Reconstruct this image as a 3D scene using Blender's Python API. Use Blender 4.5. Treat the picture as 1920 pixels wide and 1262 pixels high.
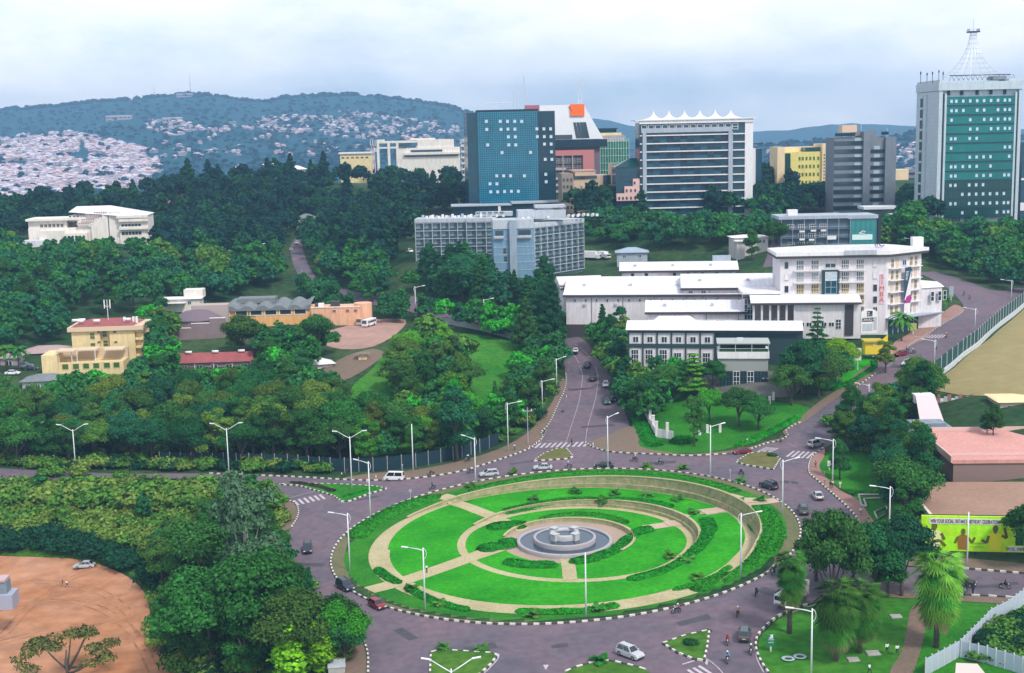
import bpy, bmesh, math, random
import numpy as np
from mathutils import Vector, Matrix, Euler
from mathutils.geometry import delaunay_2d_cdt
random.seed(7); rng = np.random.default_rng(7)
R = math.radians
for o in list(bpy.data.objects): bpy.data.objects.remove(o)
SC = bpy.context.scene; COL = SC.collection

# ---------------------------------------------------------------- camera
FPX, YH, ROLL, CH = 2400.0, 250.0, R(1.3), 80.0
PITCH = math.atan((631-YH)/FPX)
FW = np.array([0, math.cos(PITCH), -math.sin(PITCH)]); UP0 = np.array([0, math.sin(PITCH), math.cos(PITCH)]); RT0 = np.array([1., 0, 0])
UPV = UP0*math.cos(ROLL)+RT0*math.sin(ROLL); RTV = RT0*math.cos(ROLL)-UP0*math.sin(ROLL)
cam_d = bpy.data.cameras.new('camera'); cam_o = bpy.data.objects.new('camera', cam_d); COL.objects.link(cam_o)
cam_o.matrix_world = Matrix(((RTV[0], UPV[0], -FW[0], 0), (RTV[1], UPV[1], -FW[1], 0), (RTV[2], UPV[2], -FW[2], CH), (0, 0, 0, 1)))
cam_d.sensor_width = 36; cam_d.lens = FPX/1920*36; cam_d.clip_start = 1; cam_d.clip_end = 30000
SC.camera = cam_o
# ---------------------------------------------------------------- light
SUN_EL, SUN_AZ = R(50), R(142)      # azimuth clockwise from +Y
W = bpy.data.worlds.new('World'); SC.world = W; W.use_nodes = True
nt = W.node_tree; nt.nodes.clear()
def wn(t, **k):
    n = nt.nodes.new(t)
    for a, b in k.items(): setattr(n, a, b)
    return n
out = wn('ShaderNodeOutputWorld'); bg = wn('ShaderNodeBackground'); bg.inputs[1].default_value = 1.14
sky = wn('ShaderNodeTexSky', sky_type='NISHITA', sun_disc=False); sky.sun_elevation = SUN_EL; sky.sun_rotation = SUN_AZ; sky.air_density = 1.4; sky.dust_density = 2.0
sks = wn('ShaderNodeVectorMath', operation='SCALE'); sks.inputs[3].default_value = 0.10
nt.links.new(sky.outputs[0], sks.inputs[0])
tc = wn('ShaderNodeTexCoord'); mp = wn('ShaderNodeMapping'); mp.inputs[3].default_value = (1, 1, 2.6)
nt.links.new(tc.outputs['Generated'], mp.inputs[0])
def noise(scale, detail, rough, off):
    n = wn('ShaderNodeTexNoise'); n.inputs['Scale'].default_value = scale; n.inputs['Detail'].default_value = detail; n.inputs['Roughness'].default_value = rough
    m = wn('ShaderNodeVectorMath', operation='ADD'); m.inputs[1].default_value = off
    nt.links.new(mp.outputs[0], m.inputs[0]); nt.links.new(m.outputs[0], n.inputs['Vector']); return n
def ramp(src, stops):
    r = wn('ShaderNodeValToRGB'); e = r.color_ramp.elements
    e[0].position, e[0].color = stops[0]; e[1].position, e[1].color = stops[1]
    for p, c in stops[2:]:
        q = e.new(p); q.color = c
    nt.links.new(src, r.inputs[0]); return r
n1 = noise(4.6, 8, .58, (3.1, 0, 1.3)); n2 = noise(9, 6, .6, (0, 5, 0))
cl = ramp(n1.outputs['Fac'], [(.36, (.58, .67, .79, 1)), (.66, (.96, .94, .95, 1)), (.50, (.78, .81, .88, 1))])
cl2 = ramp(n2.outputs['Fac'], [(.35, (.93, .93, .94, 1)), (.7, (1.05, 1.04, 1.04, 1))])
mm = wn('ShaderNodeMix', data_type='RGBA', blend_type='MULTIPLY'); mm.inputs[0].default_value = 1
nt.links.new(cl.outputs[0], mm.inputs[6]); nt.links.new(cl2.outputs[0], mm.inputs[7])
mx = wn('ShaderNodeMix', data_type='RGBA'); mx.inputs[0].default_value = .86
sx_ = wn('ShaderNodeSeparateXYZ'); nt.links.new(tc.outputs['Generated'], sx_.inputs[0]); hz_r = wn('ShaderNodeMapRange', interpolation_type='SMOOTHSTEP'); hz_r.inputs[1].default_value = 0; hz_r.inputs[2].default_value = .4; hz_r.inputs[3].default_value = 1.3; hz_r.inputs[4].default_value = 1.0; nt.links.new(sx_.outputs[2], hz_r.inputs[0])
hz_s = wn('ShaderNodeVectorMath', operation='SCALE'); nt.links.new(mm.outputs[2], hz_s.inputs[0]); nt.links.new(hz_r.outputs[0], hz_s.inputs[3])
nt.links.new(sks.outputs[0], mx.inputs[6]); nt.links.new(hz_s.outputs[0], mx.inputs[7])
nt.links.new(mx.outputs[2], bg.inputs[0]); nt.links.new(bg.outputs[0], out.inputs[0])
sl = bpy.data.lights.new('sun', 'SUN'); sl.energy = 2.8; sl.angle = R(10); sl.color = (1, .95, .87)
so = bpy.data.objects.new('sun', sl); COL.objects.link(so)
sd = Vector((math.sin(SUN_AZ)*math.cos(SUN_EL), math.cos(SUN_AZ)*math.cos(SUN_EL), math.sin(SUN_EL)))
so.rotation_euler = sd.to_track_quat('Z', 'Y').to_euler(); so.location = (0, 0, 300)
VS = SC.view_settings; VS.view_transform = 'Standard'; VS.look = 'None'; VS.exposure = 0.27; VS.gamma = 1; VS.use_curve_mapping = False
SC.cycles.use_denoising = True; SC.cycles.max_bounces = 5; SC.cycles.diffuse_bounces = 3; SC.cycles.transparent_max_bounces = 8
SC.cycles.volume_bounces = 0; SC.cycles.volume_step_rate = 4; SC.cycles.caustics_reflective = False; SC.cycles.caustics_refractive = False

# ---------------------------------------------------------------- photo geometry helpers
def ray(px, py): return FW+RTV*((px-960)/FPX)+UPV*((631-py)/FPX)
def atY(px, py, Y):
    d = ray(px, py); t = Y/d[1]; return np.array([d[0]*t, Y, CH+d[2]*t])
def atZ(px, py, z):
    d = ray(px, py); t = (z-CH)/d[2]; return np.array([d[0]*t, d[1]*t, z])
def proj(P):
    q = np.asarray(P, float)-np.array([0, 0, CH]); d = q@FW
    return 960+FPX*(q@RTV)/d, 631-FPX*(q@UPV)/d
# roundabout plane (fitted to the kerb ring)
RC = np.array([9.47, 248.6]); GX, GY, RR = .0584, .0083, 46.6; ZP = -2.4
def plane(x, y): return GX*(x-RC[0])+GY*(y-RC[1])
ctl = []
def cY(*a):
    for px, py, Y in a: ctl.append(atY(px, py, Y))
def cZ(*a):
    for px, py, z in a: ctl.append(atZ(px, py, z))
for r_ in (24, 48, 62):
    for k in range(16):
        x = RC[0]+r_*math.cos(k*math.pi/8); y = RC[1]+r_*math.sin(k*math.pi/8); ctl.append(np.array([x, y, plane(x, y)]))
for x, y in ((-20, 175), (20, 172), (50, 178), (85, 190), (80, 172), (60, 150), (0, 150), (-25, 140), (90, 150), (0, 110), (60, 110), (100, 205), (78, 262), (95, 240)):
    ctl.append(np.array([x, y, plane(x, y)]))
cZ((560, 905, -2.2), (430, 897, -2.6), (135, 880, -2.5), (0, 905, -2.5), (300, 905, -2.6))
cZ((0, 1045, -11), (160, 1062, -11), (60, 1150, -11), (250, 1150, -11), (100, 1262, -11), (300, 1250, -10.5), (450, 1150, -7), (480, 1262, -7), (570, 1180, -3.5), (-300, 1150, -11), (400, 1030, -7), (200, 1015, -8), (0, 1010, -9))
cY((1140, 753, 362), (1104, 684, 400), (1060, 620, 440), (850, 600, 455), (790, 580, 480), (640, 560, 530), (560, 460, 690))
cY((700, 740, 370), (900, 740, 365), (820, 660, 410), (600, 870, 322), (950, 830, 330), (780, 860, 322), (300, 860, 335), (135, 840, 345))
cY((550, 612, 450), (690, 615, 445), (350, 625, 450), (400, 690, 405), (200, 695, 395), (90, 690, 400), (50, 755, 365), (60, 810, 350), (500, 760, 365), (350, 780, 365))
cY((100, 530, 520), (20, 600, 460), (300, 530, 540), (165, 458, 620), (420, 480, 620), (0, 480, 600), (100, 400, 790), (300, 370, 840), (500, 340, 880), (0, 405, 760), (600, 345, 860), (760, 345, 880), (650, 400, 740))
cY((930, 528, 480), (1090, 515, 505), (800, 482, 535), (1130, 490, 545), (700, 500, 560), (980, 395, 670), (850, 400, 690), (1300, 408, 600), (1120, 398, 625), (1400, 440, 540), (1250, 450, 540))
cY((1120, 640, 412), (1180, 690, 385), (1300, 692, 372), (1450, 710, 352), (1240, 560, 470), (1400, 520, 470), (1350, 480, 510))
cY((1490, 850, 300), (1600, 735, 345), (1700, 680, 362), (1780, 640, 388), (1830, 590, 425), (1900, 550, 465), (1640, 645, 378), (1530, 655, 385), (1700, 500, 520), (1820, 470, 540))
cY((1620, 420, 620), (1550, 460, 500), (1810, 425, 560), (1900, 420, 570), (1500, 375, 730), (1720, 420, 600))
cY((1850, 730, 318), (1900, 625, 385), (1760, 740, 325), (1850, 850, 272), (1730, 840, 285), (1900, 930, 250), (1650, 930, 268), (1750, 900, 262))
for x, y, z in ((-520, 800, 30), (-600, 500, 15), (-500, 300, -15), (-400, 200, -12), (520, 700, 45), (600, 500, 35), (400, 300, 15), (350, 200, 8), (-300, 100, -10), (200, 90, 5)):
    ctl.append(np.array([x, y, z], float))
for x, y, z in ((-600, 1150, 0), (-350, 1150, 0), (-100, 1150, 5), (100, 1150, 20), (350, 1150, 25), (600, 1150, 20), (-450, 980, 25), (-200, 1000, 30), (0, 960, 38), (250, 950, 40), (450, 950, 40)):
    ctl.append(np.array([x, y, z], float))
ctl = np.array(ctl)
def tps_k(d2): return np.where(d2 > 0, .5*d2*np.log(np.maximum(d2, 1e-9)), 0)
def tps_fit(P, lam):
    n = len(P); xy = P[:, :2]/100; d2 = ((xy[:, None]-xy[None])**2).sum(-1)
    A = np.zeros((n+3, n+3)); A[:n, :n] = tps_k(d2)+lam*np.eye(n); A[:n, n] = 1; A[:n, n+1:] = xy; A[n, :n] = 1; A[n+1:, :n] = xy.T
    return np.linalg.solve(A, np.concatenate([P[:, 2], [0, 0, 0]]))
TW = tps_fit(ctl, .004)
def tps(x, y):
    q = np.stack([np.ravel(x), np.ravel(y)], -1)/100; o_ = np.empty(len(q)); c = ctl[:, :2]/100
    for i in range(0, len(q), 20000):
        s = q[i:i+20000]; d2 = ((s[:, None]-c[None])**2).sum(-1)
        o_[i:i+20000] = tps_k(d2)@TW[:-3]+TW[-3]+s@TW[-2:]
    return o_.reshape(np.shape(x))
GX0, GY0, GS = -640., 80., 2.5
gxs = np.arange(GX0, 645, GS); gys = np.arange(GY0, 1200, GS)
GZ = tps(*np.meshgrid(gxs, gys)).T
def T(x, y):
    """terrain height"""
    i = (x-GX0)/GS; j = (y-GY0)/GS; i = min(max(i, 0), len(gxs)-1.001); j = min(max(j, 0), len(gys)-1.001)
    a, b = int(i), int(j); u, v = i-a, j-b
    return (GZ[a, b]*(1-u)+GZ[a+1, b]*u)*(1-v)+(GZ[a, b+1]*(1-u)+GZ[a+1, b+1]*u)*v
def TV(x, y):
    i = np.clip((x-GX0)/GS, 0, len(gxs)-1.001); j = np.clip((y-GY0)/GS, 0, len(gys)-1.001)
    a = i.astype(int); b = j.astype(int); u = i-a; v = j-b
    return (GZ[a, b]*(1-u)+GZ[a+1, b]*u)*(1-v)+(GZ[a, b+1]*(1-u)+GZ[a+1, b+1]*u)*v
# far hills
def hz(px): return YH-(px-960)*math.tan(ROLL)
def crest(tab, Y): return ([p[0] for p in tab], [atY(p[0], p[1], Y)[2] for p in tab])
CR_L = crest([(-600, 260), (-200, 232), (0, 213), (60, 209), (150, 201), (230, 190), (300, 182), (340, 178), (385, 178), (430, 183), (470, 191), (520, 195), (545, 187), (600, 183), (680, 180), (740, 184), (800, 192), (850, 203), (880, 211), (950, 226), (1050, 243), (1120, 258), (1400, 275), (2600, 290)], 4600)
CR_R = crest([(-600, 262), (600, 255), (900, 240), (1050, 226), (1110, 223), (1150, 228), (1190, 238), (1300, 246), (1410, 248), (1480, 245), (1560, 236), (1640, 234), (1720, 239), (1800, 246), (1920, 242), (2600, 240)], 6600)
CR_M = crest([(-600, 330), (600, 330), (1000, 318), (1200, 300), (1400, 288), (1440, 279), (1500, 273), (1560, 276), (1680, 264), (1715, 258), (1760, 262), (1920, 258), (2600, 262)], 3000)
VL = crest([(-600, 380), (0, 366), (300, 362), (600, 355), (1100, 350), (2600, 345)], 2200)
def hash2(ix, iy):
    h = np.sin(ix*127.1+iy*311.7)*43758.5453; return h-np.floor(h)
def vnoise(x, y):
    ix = np.floor(x); iy = np.floor(y); fx = x-ix; fy = y-iy; fx = fx*fx*(3-2*fx); fy = fy*fy*(3-2*fy)
    return (hash2(ix, iy)*(1-fx)+hash2(ix+1, iy)*fx)*(1-fy)+(hash2(ix, iy+1)*(1-fx)+hash2(ix+1, iy+1)*fx)*fy
def fbm(x, y, o_=4): return sum(vnoise(x*2**k+k*17, y*2**k+k*5)*.5**k for k in range(o_))/sum(.5**k for k in range(o_))
def FAR(x, y):
    px = 960+FPX*x/np.maximum(y, 1); I = lambda t: np.interp(px, t[0], t[1])
    vl, cm, cl_, cr = I(VL), I(CR_M), I(CR_L), I(CR_R)
    right = np.clip((px-1000)/150, 0, 1); left = 1-right
    z3 = cm*right+(vl+(cl_-vl)*.36)*left
    z35 = (cm-40)*right+(vl+(cl_-vl)*.55)*left
    ys = [1150, 1600, 2200, 3000, 3500, 4600, 5300, 6600, 7600]
    zs = [np.full_like(px, 5.), np.minimum(vl-10, 0), vl, z3, z35, cl_, cl_-90, cr, cr-150]
    out_ = np.zeros_like(px)
    for k in range(8):
        m = (y >= ys[k]) & (y <= ys[k+1]); t = np.clip((y-ys[k])/(ys[k+1]-ys[k]), 0, 1); s = t*.5+.5*(t*t*(3-2*t))
        out_ = np.where(m, zs[k]*(1-s)+zs[k+1]*s, out_)
    out_ = np.where(y > 7600, zs[-1], out_)
    damp = np.clip(np.abs(y-4600)/900, .25, 1)*np.clip(np.abs(y-6600)/900, .3, 1)*np.clip((y-1300)/900, 0, 1)
    return out_+(fbm(x/420, y/900)-.5)*90*damp+(fbm(x/70, y/120)-.5)*9
def ALL(x, y):
    b = np.clip((y-1000)/150, 0, 1); b = b*b*(3-2*b)
    return TV(x, np.minimum(y, 1190))*(1-b)+FAR(x, np.maximum(y, 1150.))*b
YS = np.concatenate([np.arange(125, 1000, 2.5), np.arange(1000, 7500, 12)])
def G(px, py, zf=None):
    """photo pixel -> point on the ground"""
    d = ray(px, py); t = YS/d[1]; x = d[0]*t; z = CH+d[2]*t; h = (ALL(x, YS) if zf is None else zf(x, YS))
    below = np.nonzero(z < h)[0]
    if len(below) == 0: return np.array([x[-1], YS[-1], h[-1]])
    k = max(below[0], 1); e0 = z[k-1]-h[k-1]; e1 = z[k]-h[k]; f = e0/(e0-e1+1e-9); Y = YS[k-1]+(YS[k]-YS[k-1])*f
    X = d[0]*Y/d[1]; return np.array([X, Y, float(ALL(np.array([X]), np.array([Y]))[0]) if zf is None else float(zf(np.array([X]), np.array([Y]))[0])])

# ---------------------------------------------------------------- materials
MATS = {}
def mat(name, col, rough=.75, spec=.3, metal=0, var=0, scale=1, bump=0, col2=None, emit=None, obj_var=0, dim='OBJ', trans=0, isl=0, streak=0):
    if name in MATS: return MATS[name]
    m = bpy.data.materials.new(name); m.use_nodes = True; t = m.node_tree; b = t.nodes['Principled BSDF']; L = t.links.new
    b.inputs['Base Color'].default_value = (*col, 1); b.inputs['Roughness'].default_value = rough; b.inputs['Metallic'].default_value = metal
    b.inputs['Specular IOR Level'].default_value = spec
    src = None
    if var or bump or col2:
        tcn = t.nodes.new('ShaderNodeTexCoord'); no = t.nodes.new('ShaderNodeTexNoise'); no.inputs['Scale'].default_value = scale; no.inputs['Detail'].default_value = 8; no.inputs['Roughness'].default_value = .65
        if dim == 'POS':
            ge = t.nodes.new('ShaderNodeNewGeometry'); L(ge.outputs['Position'], no.inputs['Vector'])
        else: L(tcn.outputs['Object'], no.inputs['Vector'])
        mr = t.nodes.new('ShaderNodeMapRange'); mr.inputs[1].default_value = .33; mr.inputs[2].default_value = .67; L(no.outputs['Fac'], mr.inputs[0])
        mi = t.nodes.new('ShaderNodeMix'); mi.data_type = 'RGBA'; L(mr.outputs[0], mi.inputs[0])
        if col2: a, c2 = col, col2
        else: a, c2 = tuple(c*(1-var) for c in col), tuple(min(1, c*(1+var)) for c in col)
        mi.inputs[6].default_value = (*a, 1); mi.inputs[7].default_value = (*c2, 1); src = mi.outputs[2]
        if var and col2:
            n3 = t.nodes.new('ShaderNodeTexNoise'); n3.inputs['Scale'].default_value = scale*14; n3.inputs['Detail'].default_value = 4
            L((ge.outputs['Position'] if dim == 'POS' else tcn.outputs['Object']), n3.inputs['Vector'])
            m3 = t.nodes.new('ShaderNodeMapRange'); m3.inputs[1].default_value = .3; m3.inputs[2].default_value = .7; m3.inputs[3].default_value = 1-var; m3.inputs[4].default_value = 1+var; L(n3.outputs['Fac'], m3.inputs[0])
            v3 = t.nodes.new('ShaderNodeVectorMath'); v3.operation = 'SCALE'; L(src, v3.inputs[0]); L(m3.outputs[0], v3.inputs[3]); src = v3.outputs[0]
        if bump:
            bn = t.nodes.new('ShaderNodeBump'); bn.inputs['Strength'].default_value = bump; bn.inputs['Distance'].default_value = .3; L(no.outputs['Fac'], bn.inputs['Height']); L(bn.outputs[0], b.inputs['Normal'])
    if obj_var:
        oi = t.nodes.new('ShaderNodeObjectInfo'); hs = t.nodes.new('ShaderNodeHueSaturation')
        a1 = t.nodes.new('ShaderNodeMapRange'); a1.inputs[3].default_value = .5-obj_var*.16; a1.inputs[4].default_value = .5+obj_var*.02; L(oi.outputs['Random'], a1.inputs[0]); L(a1.outputs[0], hs.inputs['Hue'])
        m9 = t.nodes.new('ShaderNodeMath'); m9.operation = 'MULTIPLY'; m9.inputs[1].default_value = 7.31; L(oi.outputs['Random'], m9.inputs[0])
        fr = t.nodes.new('ShaderNodeMath'); fr.operation = 'FRACT'; L(m9.outputs[0], fr.inputs[0])
        a2 = t.nodes.new('ShaderNodeMapRange'); a2.inputs[3].default_value = 1-obj_var; a2.inputs[4].default_value = 1+obj_var*1.2; L(fr.outputs[0], a2.inputs[0]); L(a2.outputs[0], hs.inputs['Value'])
        if src: L(src, hs.inputs['Color'])
        else: hs.inputs['Color'].default_value = (*col, 1)
        src = hs.outputs[0]
    if isl:
        g9 = t.nodes.new('ShaderNodeNewGeometry'); r9 = t.nodes.new('ShaderNodeMapRange'); r9.inputs[3].default_value = 1-isl; r9.inputs[4].default_value = 1+isl*1.3; L(g9.outputs['Random Per Island'], r9.inputs[0])
        v9 = t.nodes.new('ShaderNodeVectorMath'); v9.operation = 'SCALE'; L(src, v9.inputs[0]); L(r9.outputs[0], v9.inputs[3]); src = v9.outputs[0]
    if streak:
        if not src: rg = t.nodes.new('ShaderNodeRGB'); rg.outputs[0].default_value = (*col, 1); src = rg.outputs[0]
        tk = t.nodes.new('ShaderNodeTexCoord'); mk = t.nodes.new('ShaderNodeMapping'); mk.inputs[3].default_value = (1.1, 1.1, .16); L(tk.outputs['Object'], mk.inputs[0]); nk = t.nodes.new('ShaderNodeTexNoise'); nk.inputs['Scale'].default_value = 1.0; nk.inputs['Detail'].default_value = 6; nk.inputs['Roughness'].default_value = .7; L(mk.outputs[0], nk.inputs['Vector'])
        rk = t.nodes.new('ShaderNodeMapRange'); rk.inputs[1].default_value = .35; rk.inputs[2].default_value = .6; rk.inputs[3].default_value = 1-streak; rk.inputs[4].default_value = 1.0; L(nk.outputs['Fac'], rk.inputs[0]); vk = t.nodes.new('ShaderNodeVectorMath'); vk.operation = 'SCALE'; L(src, vk.inputs[0]); L(rk.outputs[0], vk.inputs[3]); src = vk.outputs[0]
    if src: L(src, b.inputs['Base Color'])
    if trans:
        tr = t.nodes.new('ShaderNodeBsdfTranslucent'); ms = t.nodes.new('ShaderNodeMixShader'); ms.inputs[0].default_value = trans
        if src: L(src, tr.inputs[0])
        else: tr.inputs[0].default_value = (*col, 1)
        L(b.outputs[0], ms.inputs[1]); L(tr.outputs[0], ms.inputs[2]); L(ms.outputs[0], t.nodes['Material Output'].inputs[0])
    if emit: b.inputs['Emission Color'].default_value = (*col, 1); b.inputs['Emission Strength'].default_value = emit
    MATS[name] = m; return m
asphalt = mat('asphalt', (.095, .088, .115), .8, .3, var=.16, scale=.045, col2=(.165, .112, .138), dim='POS')
pave = mat('brown_paving', (.20, .125, .10), .85, var=.15, scale=.12, col2=(.15, .125, .085), dim='POS')
path_m = mat('sandstone_path', (.36, .31, .17), .85, var=.18, scale=.15, col2=(.46, .40, .24), dim='POS')
path_p = mat('pink_path', (.52, .38, .30), .85, var=.14, scale=.2, col2=(.42, .33, .24), dim='POS')
lawn = mat('bright_lawn', (.012, .20, .006), .9, .1, var=.22, scale=.09, col2=(.035, .32, .010), dim='POS')
lawn2 = mat('dark_lawn', (.014, .13, .010), .9, .1, var=.25, scale=.12, col2=(.035, .20, .012), dim='POS')
grass = mat('rough_grass', (.03, .11, .012), .95, .1, var=.3, scale=.05, col2=(.075, .17, .02), dim='POS')
ground_m = mat('wooded_ground', (.012, .05, .018), .95, .1, var=.35, scale=.03, col2=(.05, .085, .03), dim='POS')
dirt = mat('orange_earth', (.34, .135, .055), .95, .1, var=.2, scale=.022, col2=(.46, .26, .17), dim='POS', bump=.3)
beige = mat('beige_earth', (.26, .215, .09), .95, .1, var=.08, scale=.02, col2=(.30, .25, .12), dim='POS')
white = mat('white_paint', (.78, .76, .77), .55, var=.05, scale=.8, streak=.12)
cream = mat('cream_paint', (.82, .66, .36), .7, var=.07, scale=.4, streak=.15)
line_w = mat('road_paint', (.46, .41, .44), .7, var=.25, scale=1.2, dim='POS')
kw = mat('kerb_white', (.62, .59, .55), .7, var=.12, scale=1.5, dim='POS'); kb = mat('kerb_black', (.07, .075, .055), .8)
concrete = mat('concrete', (.36, .35, .34), .85, var=.15, scale=.6)
grey_l = mat('light_grey_paint', (.38, .43, .50), .7, var=.08, scale=.3, streak=.15)
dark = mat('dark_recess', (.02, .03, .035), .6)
glass_d = mat('dark_glass', (.012, .035, .05), .12, .8)
steel = mat('galvanised_steel', (.62, .64, .67), .45, .5, metal=.2)
black = mat('black_rubber', (.012, .012, .013), .7)
stone = mat('rubble_stone', (.42, .34, .22), .9, var=.4, scale=.8, col2=(.17, .24, .08), bump=.6, dim='POS')

# ---------------------------------------------------------------- mesh + tagging helpers
class MB:
    def __init__(s): s.v = []; s.f = []; s.m = []; s.mats = []
    def mi(s, m):
        if m not in s.mats: s.mats.append(m)
        return s.mats.index(m)
    def add(s, vs, fs, m):
        b = len(s.v); s.v += [tuple(map(float, v)) for v in vs]; i = s.mi(m)
        for f in fs: s.f.append(tuple(b+k for k in f)); s.m.append(i)
        return s
    def box(s, x0, x1, y0, y1, z0, z1, m, rot=0, about=None):
        vs = [(x, y, z) for z in (z0, z1) for y in (y0, y1) for x in (x0, x1)]
        if rot:
            cx, cy = about or ((x0+x1)/2, (y0+y1)/2); c, q = math.cos(rot), math.sin(rot)
            vs = [(cx+(x-cx)*c-(y-cy)*q, cy+(x-cx)*q+(y-cy)*c, z) for x, y, z in vs]
        return s.add(vs, [(0, 2, 3, 1), (4, 5, 7, 6), (0, 1, 5, 4), (2, 6, 7, 3), (0, 4, 6, 2), (1, 3, 7, 5)], m)
    def quad(s, a, b, c, d, m): return s.add([a, b, c, d], [(0, 1, 2, 3)], m)
    def prism(s, pts, z0, z1, m, top=None, taper=1.0):
        n = len(pts); cx = sum(p[0] for p in pts)/n; cy = sum(p[1] for p in pts)/n
        s.add([(p[0], p[1], z0) for p in pts]+[(cx+(p[0]-cx)*taper, cy+(p[1]-cy)*taper, z1) for p in pts], [(k, (k+1) % n, n+(k+1) % n, n+k) for k in range(n)]+[tuple(reversed(range(n)))], m)
        s.add([(cx+(p[0]-cx)*taper, cy+(p[1]-cy)*taper, z1) for p in pts], [tuple(range(n))], top or m); return s
    def tube(s, pts, rad, m, n=6):
        rads = rad if isinstance(rad, (list, tuple)) else [rad]*len(pts); pts = [Vector(p) for p in pts]; vs = []
        for i, p in enumerate(pts):
            d = (pts[min(i+1, len(pts)-1)]-pts[max(i-1, 0)]); d = d.normalized() if d.length > 1e-6 else Vector((0, 0, 1))
            a = d.cross(Vector((0, 0, 1)) if abs(d.z) < .9 else Vector((1, 0, 0))).normalized(); b = d.cross(a)
            vs += [tuple(p+(a*math.cos(6.28318*k/n)+b*math.sin(6.28318*k/n))*rads[i]) for k in range(n)]
        fs = [(i*n+k, i*n+(k+1) % n, (i+1)*n+(k+1) % n, (i+1)*n+k) for i in range(len(pts)-1) for k in range(n)]
        fs += [tuple(reversed(range(n))), tuple(range((len(pts)-1)*n, len(pts)*n))]
        return s.add(vs, fs, m)
    def cyl(s, x, y, z0, z1, r, m, n=12, r2=None): return s.tube([(x, y, z0), (x, y, z1)], [r, r2 if r2 is not None else r], m, n)
    def lathe(s, prof, m, n=32, cx=0, cy=0):
        vs = [(cx+r*math.cos(6.28318*k/n), cy+r*math.sin(6.28318*k/n), z) for r, z in prof for k in range(n)]
        return s.add(vs, [(i*n+k, i*n+(k+1) % n, (i+1)*n+(k+1) % n, (i+1)*n+k) for i in range(len(prof)-1) for k in range(n)], m)
    def mesh(s, name, smooth=False):
        me = bpy.data.meshes.new(name); me.from_pydata(s.v, [], s.f)
        for m in s.mats: me.materials.append(m)
        me.polygons.foreach_set('material_index', s.m)
        if smooth: me.polygons.foreach_set('use_smooth', [True]*len(s.f))
        me.update(); return me
    def build(s, name, parent=None, smooth=False, **k): return link(name, s.mesh(name, smooth), parent, **k)
def link(name, me, parent=None, loc=None, rz=None, **props):
    o = bpy.data.objects.new(name, me); COL.objects.link(o)
    if parent: o.parent = parent
    if loc is not None: o.location = [float(c) for c in loc]
    if rz is not None: o.rotation_euler = (0, 0, rz)
    for a, b in props.items():
        if b is not None: o[a] = b
    return o
def thing(name, label, cat, loc=(0, 0, 0), rz=0, group=None): return link(name, None, None, loc, rz, label=label, category=cat, group=group)
def kids(o): return list(o.children)
def clone(o, loc, rz=0, label=None, scale=None, group=None, parent=None):
    c = o.copy(); COL.objects.link(c); c.parent = parent
    if parent is None:
        c.location = [float(q) for q in loc]; c.rotation_euler = (0, 0, rz)
        if scale: c.scale = (scale,)*3 if not isinstance(scale, tuple) else scale
        if label: c['label'] = label
        if group: c['group'] = group
    for ch in o.children: clone(ch, None, parent=c)
    return c
def purge(o):
    for ch in list(o.children): purge(ch)
    bpy.data.objects.remove(o)
def drape(name, poly, m, off, step=3.0, zf=None, hole=None, **props):
    """flat sheet following the ground inside a polygon (xy list)"""
    zf = zf or TV; P = []
    n = len(poly)
    for i in range(n):
        a = np.array(poly[i][:2]); b = np.array(poly[(i+1) % n][:2]); k = max(1, int(np.linalg.norm(b-a)/step))
        for j in range(k): P.append(a+(b-a)*j/k)
    nb = len(P); arr = np.array(P); x0, y0 = arr.min(0); x1, y1 = arr.max(0)
    xs = np.arange(x0+step/2, x1, step); ys = np.arange(y0+step/2, y1, step)
    gx, gy = np.meshgrid(xs, ys); gx = gx.ravel(); gy = gy.ravel(); ins = inpoly(gx, gy, arr)
    pts = [Vector(p) for p in P]+[Vector((a, b)) for a, b in zip(gx[ins], gy[ins])]
    if hole:
        n0 = len(pts); pts += [Vector((hole[0]+hole[2]*math.cos(a), hole[1]+hole[2]*math.sin(a))) for a in np.linspace(0, 2*math.pi, 181)[:-1]]
        vs, es, fs, *_ = delaunay_2d_cdt(pts, [(n0+k, n0+(k+1) % 180) for k in range(180)], [list(range(nb))], 2, 1e-4)
        fs = [f for f in fs if math.hypot(sum(vs[k].x for k in f)/3-hole[0], sum(vs[k].y for k in f)/3-hole[1]) > hole[2]]
    else: vs, es, fs, *_ = delaunay_2d_cdt(pts, [], [list(range(nb))], 2, 1e-4)
    v = np.array([(p.x, p.y) for p in vs]); z = zf(v[:, 0], v[:, 1])+off
    me = bpy.data.meshes.new(name); me.from_pydata([(a, b, c) for (a, b), c in zip(v, z)], [], [tuple(f) for f in fs]); me.materials.append(m); me.update()
    bm = bmesh.new(); bm.from_mesh(me); bm.normal_update()
    for f in bm.faces:
        if f.normal.z < 0: f.normal_flip()
    bm.to_mesh(me); bm.free()
    return link(name, me, **props)
def inpoly(x, y, P):
    r_ = np.zeros(len(x), bool); n = len(P); j = n-1
    for i in range(n):
        xi, yi = P[i][0], P[i][1]; xj, yj = P[j][0], P[j][1]
        c = ((yi > y) != (yj > y)) & (x < (xj-xi)*(y-yi)/(yj-yi+1e-12)+xi); r_ ^= c; j = i
    return r_
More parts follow.
